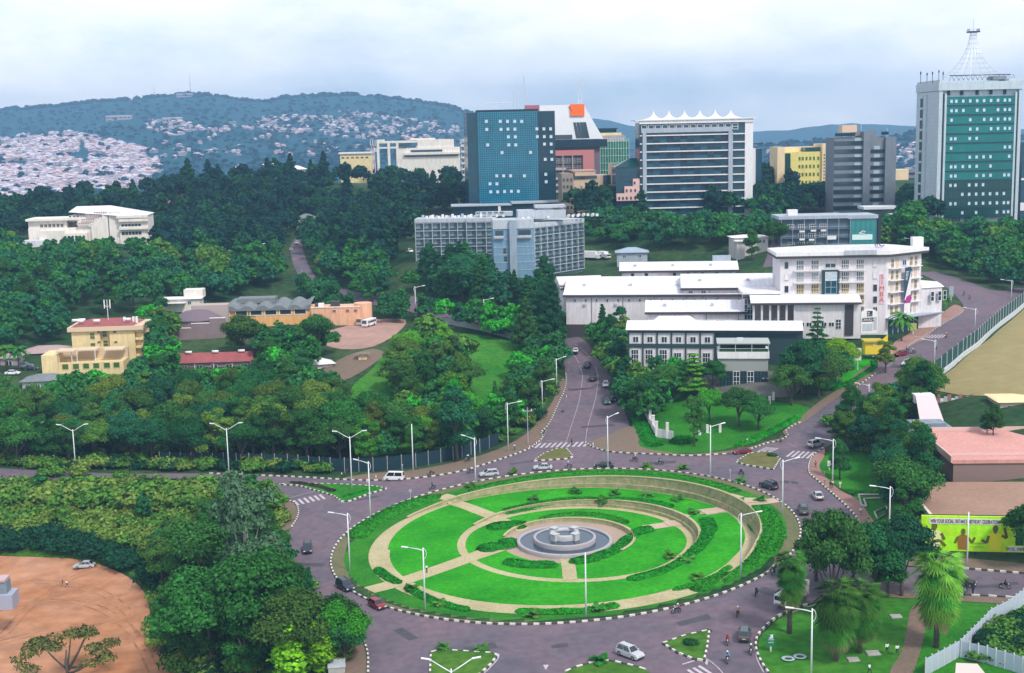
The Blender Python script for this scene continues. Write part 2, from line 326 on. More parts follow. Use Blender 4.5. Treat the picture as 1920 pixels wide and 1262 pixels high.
def spline(pts, closed=False, sub=6):
    P = [np.array(p, float) for p in pts]; n = len(P); o_ = []
    for i in range(n if closed else n-1):
        g = (lambda k: P[k % n]) if closed else (lambda k: P[min(max(k, 0), n-1)])
        a, b, c, d = g(i-1), g(i), g(i+1), g(i+2)
        for s in range(sub):
            t = s/sub; o_.append(.5*((2*b)+(-a+c)*t+(2*a-5*b+4*c-d)*t*t+(-a+3*b-3*c+d)*t**3))
    if not closed: o_.append(P[-1])
    return o_
def pxl(s): return [tuple(float(a) for a in q.split(',')) for q in s.split()]
def gpoly(s, closed=True, sub=4, smooth=True, zf=None):
    P = [G(*p, zf)[:2] for p in (pxl(s) if isinstance(s, str) else s)]
    return spline(P, closed, sub) if smooth else P
def offset_line(P, w):
    o_ = []; n = len(P)
    for i in range(n):
        d = P[min(i+1, n-1)]-P[max(i-1, 0)]; d = d/(np.linalg.norm(d)+1e-9); o_.append(P[i]+np.array([-d[1], d[0]])*w)
    return o_
def ribbon(P, w): return offset_line(P, w/2)+offset_line(P, -w/2)[::-1]
# ================================================================ GROUND
cols = np.linspace(-.70, .70, 470); rows = np.concatenate([np.geomspace(95, 1150, 330), np.geomspace(1150, 7500, 220)[1:]])
gx, gy = np.meshgrid(cols, rows); gx = gx*gy*1.0; gx += np.where(gy < 260, cols[None]*40, 0)*np.clip((260-gy)/165, 0, 1)
gz = ALL(gx.ravel(), gy.ravel()).reshape(gx.shape)
rr = np.hypot(gx-RC[0], gy-RC[1]); gz = gz-np.where(rr < 43.5, 7.0, 0)
nc = len(cols); nr = len(rows)
idx = np.arange(nr*nc).reshape(nr, nc); F4 = np.stack([idx[:-1, :-1], idx[:-1, 1:], idx[1:, 1:], idx[1:, :-1]], -1)
def gridmesh(name, r0, r1, m):
    sub = slice(r0, r1); vv = np.stack([gx[sub].ravel(), gy[sub].ravel(), gz[sub].ravel()], -1)
    n = r1-r0; ii = np.arange(n*nc).reshape(n, nc); ff = np.stack([ii[:-1, :-1], ii[:-1, 1:], ii[1:, 1:], ii[1:, :-1]], -1).reshape(-1, 4)
    me = bpy.data.meshes.new(name); me.vertices.add(len(vv)); me.vertices.foreach_set('co', vv.ravel().astype('f'))
    me.loops.add(ff.size); me.loops.foreach_set('vertex_index', ff.ravel().astype('i')); me.polygons.add(len(ff))
    me.polygons.foreach_set('loop_start', np.arange(0, ff.size, 4, dtype='i')); me.polygons.foreach_set('use_smooth', [True]*len(ff))
    me.update(calc_edges=True); me.materials.append(m); return link(name, me, kind='structure')
hill_m = mat('hill_forest_haze_tint', (.005, .055, .095), .95, .05, var=.3, scale=.012, col2=(.025, .10, .13), dim='POS')  # base colour carries the blue of distance haze as well as forest green
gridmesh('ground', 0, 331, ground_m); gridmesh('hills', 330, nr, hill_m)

# ---- sheets on the ground, each above the one below
def sheet(name, s, m, off, sub=3, smooth=True, step=3.0, zf=None, hole=None): return drape(name, gpoly(s, True, sub, smooth, zf), m, off, step, hole=hole, kind='structure')
sheet('embankment', "-60,924 120,924 300,929 470,936 535,942 560,960 548,990 540,1010 560,1060 620,1140 660,1190 690,1235 690,1290 470,1290 330,1262 290,1180 270,1110 240,1075 150,1052 0,1040 -60,1040", grass, .05)
sheet('earth_lot', "-90,1036 0,1043 80,1046 160,1052 215,1070 250,1090 275,1120 285,1170 305,1215 330,1262 345,1320 -90,1320", dirt, .12)
park = mat('park_grass', (.02, .15, .012), .95, .1, var=.25, scale=.05, col2=(.06, .20, .02), dim='POS')
sheet('park', "600,800 640,760 665,720 700,690 760,630 860,625 960,640 1020,680 1040,720 1000,790 940,825 860,845 760,850 660,850", park, .08)
sheet('left_meadow', "-60,735 40,732 110,735 95,765 60,775 0,782 -60,785", park, .08)
sheet('parking_court', "540,618 620,620 700,600 760,600 745,625 700,650 640,655 590,640", mat('pink_gravel', (.36, .22, .18), .95, var=.15, scale=.2, dim='POS'), .1)
sheet('driveway', "600,700 650,668 700,655 720,665 690,690 640,715", pave, .12)
sheet('shop_lawn', "1195,770 1235,735 1300,722 1380,738 1440,752 1500,760 1530,775 1495,792 1470,803 1440,815 1400,830 1350,845 1300,850 1220,848 1180,835 1185,800", lawn2, .08)
sheet('corner_lawn', "1520,700 1560,660 1600,655 1636,672 1640,685 1600,712 1560,730 1530,725", lawn, .08)
sheet('shop_forecourt', "1290,715 1350,695 1470,700 1500,720 1480,745 1400,742 1330,735", mat('forecourt', (.11, .11, .10), .9, var=.2, scale=.2, dim='POS'), .1)
sheet('beige_lot', "1735,728 1790,690 1860,632 1920,580 1990,530 2030,600 2000,740 1900,748 1800,742", beige, .12, smooth=False)
sheet('side_lawn', "1528,868 1560,850 1640,850 1700,870 1720,930 1700,985 1640,985 1600,930 1560,905 1535,885", lawn2, .07)
sheet('south_lawn', "1440,1180 1480,1150 1560,1128 1700,1120 1800,1125 1960,1135 1990,1300 1440,1330 1425,1240 1422,1205", park, .07)
sheet('south_lawn', "1735,1150 1780,1135 1880,1155 1920,1165 1960,1200 1960,1300 1700,1300 1715,1240 1730,1190", lawn2, .10)
sheet('footpath', "1690,1290 1668,1262 1690,1225 1700,1180 1710,1140 1738,1130 1735,1180 1722,1235 1700,1290", pave, .14)
for s_ in ("0,1100 80,1095 170,1110 230,1150 260,1200", "-20,1150 90,1130 180,1145 240,1190 280,1262", "160,1072 120,1090 60,1130 0,1190", "-20,1215 80,1190 170,1180 230,1165"):
    for o2 in (0, 1.7): drape('tyre_track', ribbon(offset_line(gpoly(s_, False, 5), o2), .45), mat('worn_earth', (.34, .165, .085), .95, .1, var=.35, scale=.4, dim='POS'), .14, 2, kind='structure')
# pavements beside the kerbs
sheet('pavement', "690,1300 691,1235 684,1207 666,1188 650,1185 640,1210 640,1300", pave, .14)
sheet('pavement', "537,938 553,944 561,959 557,976 547,990 530,996 520,980 522,950", pave, .16)
sheet('pavement', "640,899 714,902 769,899 826,892 875,882 940,862 993,842 1006,830 1018,820 1014,812 1030,795 1046,760 1058,734 1062,716 1052,712 1038,750 1010,790 985,815 930,845 860,866 780,882 700,888", pave, .16)
sheet('pavement', "1545,840 1526,853 1518,865 1515,879 1519,892 1547,915 1581,945 1608,975 1618,1000 1626,1018 1650,1040 1668,1020 1655,1000 1632,970 1610,940 1575,920 1548,895 1536,875 1545,858", mat('pink_pavement', (.30, .17, .145), .85, var=.15, scale=.2, dim='POS'), .16)
sheet('pavement', "1783,1066 1920,1077 1980,1082 1980,1065 1920,1058 1783,1046 1700,1045 1690,1058 1720,1064", pave, .16)
sheet('pavement', "1790,1116 1920,1124 1980,1130 1980,1140 1920,1137 1790,1128 1650,1120 1655,1113", pave, .16)
sheet('pavement', "1098,831 1112,826 1150,812 1180,800 1200,815 1200,838 1260,850 1300,852 1370,846 1411,838 1436,829 1459,824 1473,818 1468,810 1486,796 1500,790 1503,795 1493,799 1476,810 1480,818 1461,829 1438,834 1413,843 1372,853 1296,857 1225,854 1172,852 1137,848 1112,841", pave, .15)
sheet('pavement', "1582,740 1643,700 1637,690 1620,690 1560,738 1500,785 1503,795 1540,768", pave, .15)
sheet('pavement', "1707,650 1760,613 1800,590 1807,580 1790,572 1770,585 1720,615 1680,640 1670,655 1640,660 1660,668", mat('pink_pavement', (.3, .17, .145)), .15)
# ---- asphalt
sheet('road', "691,1300 691,1260 690,1232 684,1209 668,1191 640,1165 600,1125 565,1075 545,1035 540,1005 547,989 556,975 560,959 553,945 537,939 470,932 300,926 100,922 -60,920 -60,880 100,883 393,889 520,894 633,900 714,902 769,899 826,892 875,882 940,862 993,842 1004,832 1017,820 1031,794 1046,760 1058,734 1062,716 1060,697 1056,672 1050,652 1035,632 1060,622 1085,632 1112,660 1135,690 1150,720 1165,760 1180,796 1168,815 1112,828 1098,831 1112,840 1137,847 1172,851 1225,853 1296,856 1370,852 1411,842 1436,833 1459,828 1477,818 1474,809 1491,797 1502,793 1540,767 1582,740 1643,700 1638,668 1627,657 1675,655 1707,650 1760,613 1800,590 1809,580 1797,560 1776,541 1748,524 1722,511 1748,509 1790,520 1840,538 1880,546 1960,520 1965,540 1910,566 1860,598 1800,645 1740,695 1735,720 1700,748 1650,790 1600,815 1544,841 1526,854 1519,865 1516,879 1519,891 1530,900 1547,915 1563,929 1581,945 1597,961 1608,975 1617,998 1626,1016 1645,1040 1675,1060 1720,1065 1783,1066 1920,1077 1990,1083 1990,1130 1920,1123 1790,1115 1650,1112 1580,1118 1513,1135 1463,1155 1440,1172 1420,1195 1418,1219 1427,1242 1440,1262 1470,1310", asphalt, .10, sub=2, smooth=True, hole=(RC[0], RC[1], RR-.1))
def road_line(name, s, w, off=.10): return drape(name, ribbon(gpoly(s, False, 4), w), asphalt, off, 3.0, kind='structure')
road_line('road', "1060,650 1048,632 1010,615 950,602 880,594 820,583 770,570 700,562 640,556 604,545", 10, .16)
road_line('road', "606,546 585,530 570,510 560,485 556,465 562,450 575,438", 6.5, .20)
road_line('side_road', "1480,425 1460,470 1450,500", 8, .12)

# ---- kerbs of separate black and white stones
def stone_mesh(L_, m):
    b = MB(); w, h = .34, .30; b.box(-L_/2, L_/2, -w/2, w/2, -.15, h*.8, m); b.box(-L_/2, L_/2, -w/2+.03, w/2-.03, h*.8, h, m); return b.mesh('kerb_stone')
KM = {}
def kerb(name, P, L_=1.0, closed=False, off=0, both=True):
    root = link(name, None, None, (0, 0, 0), 0, kind='structure')
    P = [np.array(p[:2]) for p in P]; P = P+[P[0]] if closed else P
    seg = [np.linalg.norm(P[i+1]-P[i]) for i in range(len(P)-1)]; cum = np.concatenate([[0], np.cumsum(seg)]); n = int(cum[-1]/L_)
    if closed: n -= n % 2; L2 = cum[-1]/n
    else: L2 = L_
    key = round(L2, 2)
    if key not in KM: KM[key] = (stone_mesh(L2-.03, kw), stone_mesh(L2-.03, kb))
    for k in range(n):
        s = (k+.5)*L2; x = np.interp([s-.3, s, s+.3], cum, [p[0] for p in P]); y = np.interp([s-.3, s, s+.3], cum, [p[1] for p in P])
        o = link('kerb_stone', KM[key][k % 2], root, (x[1], y[1], T(x[1], y[1])+.10+off), math.atan2(y[2]-y[0], x[2]-x[0]))
    return root
circ = [(RC[0]+RR*math.cos(a), RC[1]+RR*math.sin(a)) for a in np.linspace(0, 2*math.pi, 181)[:-1]]
kerb('kerb', circ, 1.0, True)
kerb('kerb', gpoly("393,889 520,894 633,900 714,902 769,899 826,892 875,882 940,862 993,842 1004,833", False))
kerb('kerb', gpoly("1010,830 1018,820 1015,812 1030,795 1046,760 1058,734 1062,716 1060,697", False))
kerb('kerb', gpoly("1098,831 1112,840 1137,847 1172,851 1225,853 1296,856 1370,852", False))
kerb('kerb', gpoly("1408,843 1436,833 1459,828 1477,818 1474,809 1491,797 1502,793", False), .8)
kerb('kerb', gpoly("1544,841 1526,854 1519,865 1516,879 1519,891 1530,900 1547,915 1563,929 1581,945 1597,961 1608,975 1617,998 1626,1016 1645,1040", False))
kerb('kerb', gpoly("1783,1066 1920,1077 1990,1083", False)); kerb('kerb', gpoly("1790,1117 1860,1120 1920,1124 1990,1130", False), 1.3)
kerb('kerb', gpoly("1513,1135 1463,1155 1440,1172 1420,1195 1418,1219 1427,1242 1440,1262 1460,1290", False))
kerb('kerb', gpoly("691,1280 690,1255 690,1232 684,1209 668,1191", False), .8)
kerb('kerb', gpoly("547,989 556,975 560,959 553,945 537,939", False), .7)
kerb('kerb', gpoly("1582,740 1612,722 1643,700", False), .9); kerb('kerb', gpoly("1700,653 1730,633 1760,613 1800,590 1808,581", False), .8)
kerb('kerb', gpoly("233,903 400,904 521,909", False), 1.0)
# traffic islands: kerb + low planted top
def island(s, m, closed=True, L_=.9, h=.34, sub=3, smooth=False):
    P = gpoly(s, True, sub, smooth); kerb('kerb', P, L_, True); return drape('traffic_island', P, m, h, 1.5, kind='structure')
island("521,910 560,912 595,922 625,931 641,942 656,941 691,928 724,918 701,913 640,910 560,908", lawn2, L_=.8)
brn = mat('dry_grass', (.13, .13, .045), .95, .1, var=.2, scale=.4, dim='POS')
island("1001,866 1060,862 1075,858 1062,843 1048,842 1020,852", brn); island("1380,868 1400,874 1450,882 1456,873 1463,862 1440,848 1405,852", brn)
island("1243,1209 1285,1194 1330,1184 1326,1215 1320,1241 1300,1238 1270,1226", grass); island("808,1226 826,1221 920,1227 932,1232 920,1248 890,1275 806,1275", grass)
kerb('kerb', gpoly("1060,1262 1085,1252 1130,1241 1170,1247 1210,1258", False), 1.1); sheet('traffic_island', "1060,1264 1085,1254 1130,1243 1170,1249 1212,1260 1230,1300 1050,1300", grass, .3)

# ---- painted markings
def stripes(name, a, b, n, frac, c):
    """zebra: bars between line a->b (near) and the shifted line by c (pixels)"""
    root = link(name, None, None, kind='structure'); A = G(*a)[:2]; B = G(*b)[:2]; Cc = G(a[0]+c[0], a[1]+c[1])[:2]-A
    for k in range(n):
        p = A+(B-A)*(k/n); q = A+(B-A)*((k+frac)/n); P = [p, q, q+Cc, p+Cc]
        vs = [(x, y, T(x, y)+.125) for x, y in P]; me = bpy.data.meshes.new('painted_bar'); me.from_pydata(vs, [], [(0, 1, 2, 3)]); me.materials.append(line_w); link('painted_bar', me, root)
stripes('zebra_crossing', (1001, 841), (1102, 838), 10, .5, (10, -9))
stripes('zebra_crossing', (557, 949), (616, 935), 6, .5, (-9, -9)); stripes('zebra_crossing', (1473, 857), (1520, 861), 5, .5, (14, -11))
stripes('zebra_crossing', (1712, 634), (1770, 634), 9, .5, (10, -5)); stripes('zebra_crossing', (1420, 847), (1445, 850), 5, .5, (18, -8))
stripes('zebra_crossing', (1287, 1258), (1318, 1247), 3, .5, (24, 16)); stripes('zebra_crossing', (1322, 1245), (1326, 1228), 1, .5, (4, 4))
stripes('zebra_crossing', (1786, 1077), (1786, 1071), 2, .5, (18, 2))
def mark(s, w, off=.128, dash=0, closed=False):
    P = gpoly(s, closed, 6); b = MB(); acc = 0
    for i in range(len(P)-1):
        a, c = P[i], P[i+1]; d = c-a; L_ = np.linalg.norm(d)
        if L_ < 1e-6: continue
        acc += L_
        if dash and int(acc/dash) % 2: continue
        nrm = np.array([-d[1], d[0]])/L_*w/2; q = [a-nrm, c-nrm, c+nrm, a+nrm]
        b.add([(x, y, T(x, y)+off) for x, y in q], [(0, 1, 2, 3)], line_w)
    return b.build('lane_marking', kind='structure')
LW0 = line_w; line_w = mat('worn_road_paint', (.30, .25, .28), .8, var=.3, scale=1.2, dim='POS')
mark("1062,828 1072,797 1085,755 1092,712 1090,695 1082,675 1072,662", .22); mark("1098,829 1101,805 1110,772 1118,740 1121,716 1120,700 1112,680 1098,662 1075,645 1060,640", .22)
mark("1010,838 1040,765 1050,735 1062,706 1068,680", .15, dash=2.5); mark("1024,827 1062,829", .35); mark("538,936 595,921", .3); mark("1470,866 1516,868", .25); mark("1477,833 1492,838", .25)
mark("1062,838 1072,862", .2); mark("625,931 641,943 656,943", .2); mark("1148,852 1160,846 1182,843", .25); mark("1643,700 1660,688 1690,668", .2); mark("1700,628 1765,627", .2)
line_w = LW0
mark("1415,1215 1420,1238 1432,1262", .15); mark("806,1270 806,1235 812,1224 830,1219 921,1225 935,1232 920,1252 890,1280", .2); mark("1279,1247 1302,1240", .35)
mark("1325,1236 1345,1252 1362,1272", .15); mark("1483,1150 1520,1137 1560,1127", .2, dash=2)
gv = [G(1018, 1248), G(1029, 1248), G(1023.5, 1258)]; MB().add([(p[0], p[1], T(p[0], p[1])+.13) for p in gv], [(0, 2, 1)], line_w).build('give_way_marking', kind='structure')

# ================================================================ ROUNDABOUT GARDEN
def ring_h(co, r, x, y):
    d = np.hypot(x-RC[0], y-RC[1])+1e-6; z = (GX*(x-RC[0])+GY*(y-RC[1]))*46.6/d; return ZP+co*(z-ZP)
def wfac(th):   # 1 where stone walls hold the terraces (back and right), 0 elsewhere
    t = np.degrees(th); return np.clip((t+48)/25, 0, 1)*np.clip((150-t)/25, 0, 1)
def r2(th): return 39.2+0*th
def r3(th): t = np.degrees(th); return 35.0+3.0*np.clip((t+25)/50, 0, 1)*np.clip((190-t)/60, 0, 1)*1.0
def offc(r, th, d): ox, oy = d; b = ox*np.cos(th)+oy*np.sin(th); return b+np.sqrt(np.maximum(b*b-(ox*ox+oy*oy)+r*r, 0))
def r4(th): return offc(24.6, th, (3.0, 2.6))
def r5(th): return r4(th)-1.7-.9*wfac(th)
def r6(th): return offc(13.6, th, (1.0, 3.8))
CO_R, CO_2, CO_4 = 1.0, .40, .08
def isl(x, y):
    x = np.asarray(x, float); y = np.asarray(y, float); dx = x-RC[0]; dy = y-RC[1]; r = np.hypot(dx, dy)+1e-6; th = np.arctan2(dy, dx)
    zr = (GX*dx+GY*dy)*46.6/r; zk = ZP+1.0*(zr-ZP)+.2; z2 = ZP+CO_2*(zr-ZP); z4 = ZP+CO_4*(zr-ZP); w = wfac(th)
    R2, R3, R4, R5, R6 = r2(th), r3(th), r4(th), r5(th), r6(th); neg = zr < z2
    z = np.where(r > R2, zk+(z2-zk)*np.where(w > 0, (1-w), 1)*np.clip((46.6-r)/(46.6-R2), 0, 1), 0)
    z = np.where((r <= R2) & (r > R3), z2, z)
    z = np.where((r <= R3) & (r > R4), z2+(z4-z2)*(1-w)*np.clip((R3-r)/(R3-R4), 0, 1), z)
    z = np.where((r <= R4) & (r > R5), z4, z)
    zp = ZP-.35
    z = np.where((r <= R5) & (r > R6), z4+(zp-z4)*(1-w)*np.clip((R5-r)/(R5-R6), 0, 1), z)
    return np.where(r <= R6, zp, z)
NTH = 200; TH = np.linspace(-math.pi, math.pi, NTH+1)
def band(name, ra, rb, m, n=3, eps=.004, off=0, t0=None, t1=None, **props):
    """ring between outer radius ra(th) and inner rb(th); heights from isl just inside the band"""
    vs = []; fs = []; rows_ = n+1; th = TH if t0 is None else np.linspace(t0, t1, 60)
    for k in range(rows_):
        f = k/n; r_ = ra(th)+(rb(th)-ra(th))*f; rs = np.clip(r_, rb(th)+eps, ra(th)-eps)
        x = RC[0]+r_*np.cos(th); y = RC[1]+r_*np.sin(th); z = isl(RC[0]+rs*np.cos(th), RC[1]+rs*np.sin(th))+off
        vs += list(zip(x, y, z))
    c = len(th)
    for k in range(n):
        for j in range(c-1): fs.append((k*c+j, k*c+j+1, (k+1)*c+j+1, (k+1)*c+j))
    me = bpy.data.meshes.new(name); me.from_pydata([tuple(map(float, v)) for v in vs], [], fs); me.materials.append(m); me.polygons.foreach_set('use_smooth', [True]*len(fs)); me.update()
    return link(name, me, kind='structure', **props)
rc = lambda v: (lambda th: v+0*th)
band('roundabout_verge', rc(46.5), rc(44.0), mat('verge', (.17, .145, .09), .95, .1, var=.2, scale=.2, col2=(.10, .125, .05), dim='POS'), 2)
band('outer_planting', rc(44.0), r2, lawn2, 4); band('ring_path', r2, r3, path_m, 2); band('ring_lawn', r3, r4, lawn, 8)
band('inner_ring_path', r4, r5, path_m, 2); band('inner_lawn', r5, r6, lawn, 5); band('fountain_plaza', r6, rc(0.02), mat('plaza', (.40, .29, .24), .85, .2, var=.15, scale=.25, col2=(.33, .26, .19), dim='POS'), 4)
# retaining walls: rubble wall + pale coping + low front step
def ret_wall(name, rf, label, step=False, t0=-58, t1=158):
    root = thing(name, label, 'wall'); th = np.radians(np.linspace(t0, t1, 110)); r_ = rf(th); b = MB(); cp = MB(); st = MB()
    def pt(r, t, z): return (RC[0]+r*math.cos(t), RC[1]+r*math.sin(t), z)
    for i in range(len(th)-1):
        a = []
        for t, r in ((th[i], r_[i]), (th[i+1], r_[i+1])):
            hi = float(isl(RC[0]+(r+.05)*math.cos(t), RC[1]+(r+.05)*math.sin(t))); lo = float(isl(RC[0]+(r-.05)*math.cos(t), RC[1]+(r-.05)*math.sin(t))); a.append((t, r, hi, lo))
        (ta, ra_, ha, la), (tb, rb_, hb, lb) = a
        if max(ha-la, hb-lb) < .05: continue
        V = [pt(ra_-.3, ta, la-.2), pt(rb_-.3, tb, lb-.2), pt(rb_-.18, tb, hb+.12), pt(ra_-.18, ta, ha+.12), pt(ra_+.2, ta, ha+.12), pt(rb_+.2, tb, hb+.12), pt(ra_+.2, ta, ha-.3), pt(rb_+.2, tb, hb-.3)]
        b.add(V, [(0, 3, 2, 1), (3, 4, 5, 2), (4, 6, 7, 5)], stone)
        V = [pt(ra_-.26, ta, ha+.13), pt(rb_-.26, tb, hb+.13), pt(rb_-.26, tb, hb+.27), pt(ra_-.26, ta, ha+.27), pt(ra_+.3, ta, ha+.27), pt(rb_+.3, tb, hb+.27), pt(ra_+.3, ta, ha+.13), pt(rb_+.3, tb, hb+.13)]
        cp.add(V, [(0, 3, 2, 1), (3, 4, 5, 2), (4, 6, 7, 5)], path_m)
        if step and min(ha-la, hb-lb) > .7:
            hA, hB = la+(ha-la)*.4, lb+(hb-lb)*.4
            V = [pt(ra_-1.0, ta, la-.1), pt(rb_-1.0, tb, lb-.1), pt(rb_-1.0, tb, hB), pt(ra_-1.0, ta, hA), pt(ra_-.28, ta, hA), pt(rb_-.28, tb, hB)]
            st.add(V, [(0, 3, 2, 1), (3, 4, 5, 2)], stone)
    b.build('stonework', root); cp.build('coping', root)
    if st.v: st.build('bench_step', root)
    return root
ret_wall('retaining_wall', lambda t: r2(t), 'outermost curved rubble stone retaining wall at the back of the roundabout garden', True)
ret_wall('retaining_wall', lambda t: r4(t), 'middle curved rubble retaining wall between the ring lawn and the inner path', True)
ret_wall('retaining_wall', lambda t: r6(t), 'innermost curved stone wall wrapping behind the fountain', False, -25, 155)
# straight paths
def isl_path(s, w, m, off=.05):
    P = gpoly(s, False, 4, zf=isl_far); return drape('garden_path', ribbon(P, w), m, off, .9, zf=isl, kind='structure')
def isl_far(x, y):
    return np.where(np.hypot(x-RC[0], y-RC[1]) < 46.6, isl(x, y), ALL(x, y))
isl_path("692,1107 745,1093 800,1075 860,1054 905,1038 945,1024", 4.0, path_m); isl_path("828,930 870,948 920,968 965,985 985,994", 3.4, path_m)
isl_path("1061,1038 1066,1062 1069,1088", 2.7, path_m)
for s in ("1461,938 1436,941 1415,943 1398,947", "1385,952 1360,956 1330,958 1300,962", "1286,975 1270,981 1245,985 1210,990"): isl_path(s, 3.2, path_p, .07)
# steps cut in the walls
def flight(label, a, b, n):
    A = G(*a, isl_far); B = G(*b, isl_far); d = B[:2]-A[:2]; L_ = np.linalg.norm(d); ang = math.atan2(d[1], d[0])
    root = thing('garden_steps', label, 'steps', (A[0], A[1], 0), ang); z0 = float(isl(A[0], A[1]))+.15; z1 = float(isl(B[0], B[1]))+.08
    for k in range(n):
        z = z0+(z1-z0)*(k+1)/n; MB().box(L_*k/n, L_*(k+1)/n+.05, -1.7, 1.7, min(z0, z1)-1, z+.1, path_p).build('tread', root)
flight('pale steps at the far right end of the roundabout garden beside the road', (1437, 940), (1396, 948), 7)
flight('pale steps dropping from the ring path towards the inner path', (1352, 957), (1318, 962), 7)
flight('pale steps at the right of the fountain plaza', (1275, 978), (1250, 984), 4)
# fountain
fx, fy = RC[0]+.3, RC[1]+2.3; fz = ZP-.35
water = mat('fountain_water', (.035, .055, .085), .08, .6); fst = mat('fountain_stone', (.36, .34, .36), .7, var=.1, scale=1.5)
ft = thing('fountain', 'round tiered stone fountain with dark water in the middle of the roundabout', 'fountain', (fx, fy, fz))
MB().lathe([(9.7, 0), (9.75, .75), (9.7, .85), (9.1, .85), (9.05, .75), (9.05, .1)], fst, 64).build('outer_basin', ft, True)
MB().lathe([(9.06, .55), (0.01, .56)], water, 48).build('outer_water', ft)
MB().lathe([(6.3, .3), (6.4, 1.45), (6.35, 1.55), (5.85, 1.55), (5.8, 1.4)], fst, 56).build('middle_basin', ft, True)
MB().lathe([(5.85, 1.35), (0.01, 1.36)], water, 48).build('middle_water', ft)
MB().lathe([(2.9, 1.2), (2.95, 2.35), (2.9, 2.45), (2.35, 2.45), (2.3, 1.9)], mat('pale_stone', (.46, .46, .48), .7, var=.12, scale=1.5), 40).build('inner_basin', ft, True)
MB().lathe([(2.36, 2.0), (0.01, 2.0)], water, 32).build('inner_water', ft)
for k in range(4):
    a = math.pi/4+k*math.pi/2; x, y = 2.9*math.cos(a), 2.9*math.sin(a); b = MB(); b.box(x-.65, x+.65, y-.65, y+.65, 1.25, 2.65, MATS['pale_stone'], a); b.box(x-.75, x+.75, y-.75, y+.75, 2.66, 2.8, MATS['pale_stone'], a, (x, y)); b.build('pedestal', ft)
# ================================================================ BUILDINGS
class Bld:
    """local frame: x along the front, y away from the viewer side, z up; origin at the front-left foot"""
    def __init__(s, name, label, cat, px, py, Y, yaw, group=None, z=None):
        s.P = atY(px, py, Y) if z is None else atZ(px, py, z); s.a = R(yaw); s.root = thing(name, label, cat, s.P, s.a, group)
        s.u = np.array([math.cos(s.a), math.sin(s.a), 0]); s.v = np.array([-math.sin(s.a), math.cos(s.a), 0])
    def w(s, x, y, z): return s.P+s.u*x+s.v*y+np.array([0, 0, z])
    def X(s, px, y=0, z=0):   # local x whose picture column is px
        a, b = -150., 250.
        for _ in range(50):
            m = (a+b)/2
            if proj(s.w(m, y, z))[0] < px: a = m
            else: b = m
        return a
    def Z(s, py, x=0, y=0):
        a, b = -60., 200.
        for _ in range(50):
            m = (a+b)/2
            if proj(s.w(x, y, m))[1] > py: a = m
            else: b = m
        return a
    def D(s, px, x=0, z=0):   # depth y whose picture column is px
        ys = np.linspace(0, 120, 481); v = [proj(s.w(x, q, z))[0] for q in ys]; return float(ys[int(np.argmin(np.abs(np.array(v)-px)))])
    def part(s, name, m=None, *bx, mb=None, label=None, kind=None, smooth=False):
        b = mb or MB()
        for q in bx: b.box(*q[:6], q[6] if len(q) > 6 else m)
        return b.build(name, s.root, smooth, label=label, kind=kind)
WINM = {}
def win_mesh(w, h, nx, ny, fr, gl, fw=.12, blind=None, sill=False):
    k = (round(w, 2), round(h, 2), nx, ny, fr.name, gl.name, blind, sill)
    if k in WINM: return WINM[k]
    b = MB(); b.box(-w/2, w/2, -.03, .05, 0, h, gl)
    for i in range(nx+1): x = -w/2+w*i/nx; b.box(x-fw/2, x+fw/2, -.12, .04, -fw/2, h+fw/2, fr)
    for j in range(ny+1): z = h*j/ny; b.box(-w/2, w/2, -.10, .04, z-fw/2, z+fw/2, fr)
    if sill: b.box(-w/2-.2, w/2+.2, -.3, .04, -.2, -fw/2-.005, fr)
    if blind: b.box(-w/2+.1, w/2-.1, -.05, .04, h*(1-blind), h-.05, white)
    WINM[k] = b.mesh('window'); return WINM[k]
def win(B, x, z, w, h, nx=2, ny=1, fr=None, gl=None, y=0, rz=0, name='window', fw=.12, blind=None, sill=False, parent=None):
    me = win_mesh(w, h, nx, ny, fr or white, gl or glass_d, fw, blind, sill); return link(name, me, parent or B.root, (x, y, z), rz)
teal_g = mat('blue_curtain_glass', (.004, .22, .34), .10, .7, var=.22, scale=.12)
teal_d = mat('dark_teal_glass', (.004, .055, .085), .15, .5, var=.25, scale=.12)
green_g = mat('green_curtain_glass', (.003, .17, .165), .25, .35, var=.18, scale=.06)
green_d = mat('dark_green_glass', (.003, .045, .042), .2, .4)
wpan = mat('window_reflection_tint', (.50, .64, .74), .2, .8)  # pale base colour imitates bright sky reflected in these panes
mull = mat('dark_mullion', (.008, .03, .05), .5); mull_l = mat('blue_mullion', (.02, .12, .17), .4)
def grid(B, x0, x1, z0, z1, nx, nz, m, y=-.08, t=.14, name='mullion_grid', side=None):
    b = MB()
    for i in range(nx+1):
        q = x0+(x1-x0)*i/nx
        if side is None: b.box(q-t/2, q+t/2, y-.06, y+.1, z0, z1, m)
        else: b.box(side-.1 if y < 0 else side, side if y < 0 else side+.1, q-t/2, q+t/2, z0, z1, m)
    for j in range(nz+1):
        q = z0+(z1-z0)*j/nz
        if side is None: b.box(x0, x1, y-.03, y+.1, q-t/2, q+t/2, m)
        else: b.box(side-.07 if y < 0 else side, side if y < 0 else side+.07, x0, x1, q-t/2, q+t/2, m)
    return b.build(name, B.root, kind='stuff')

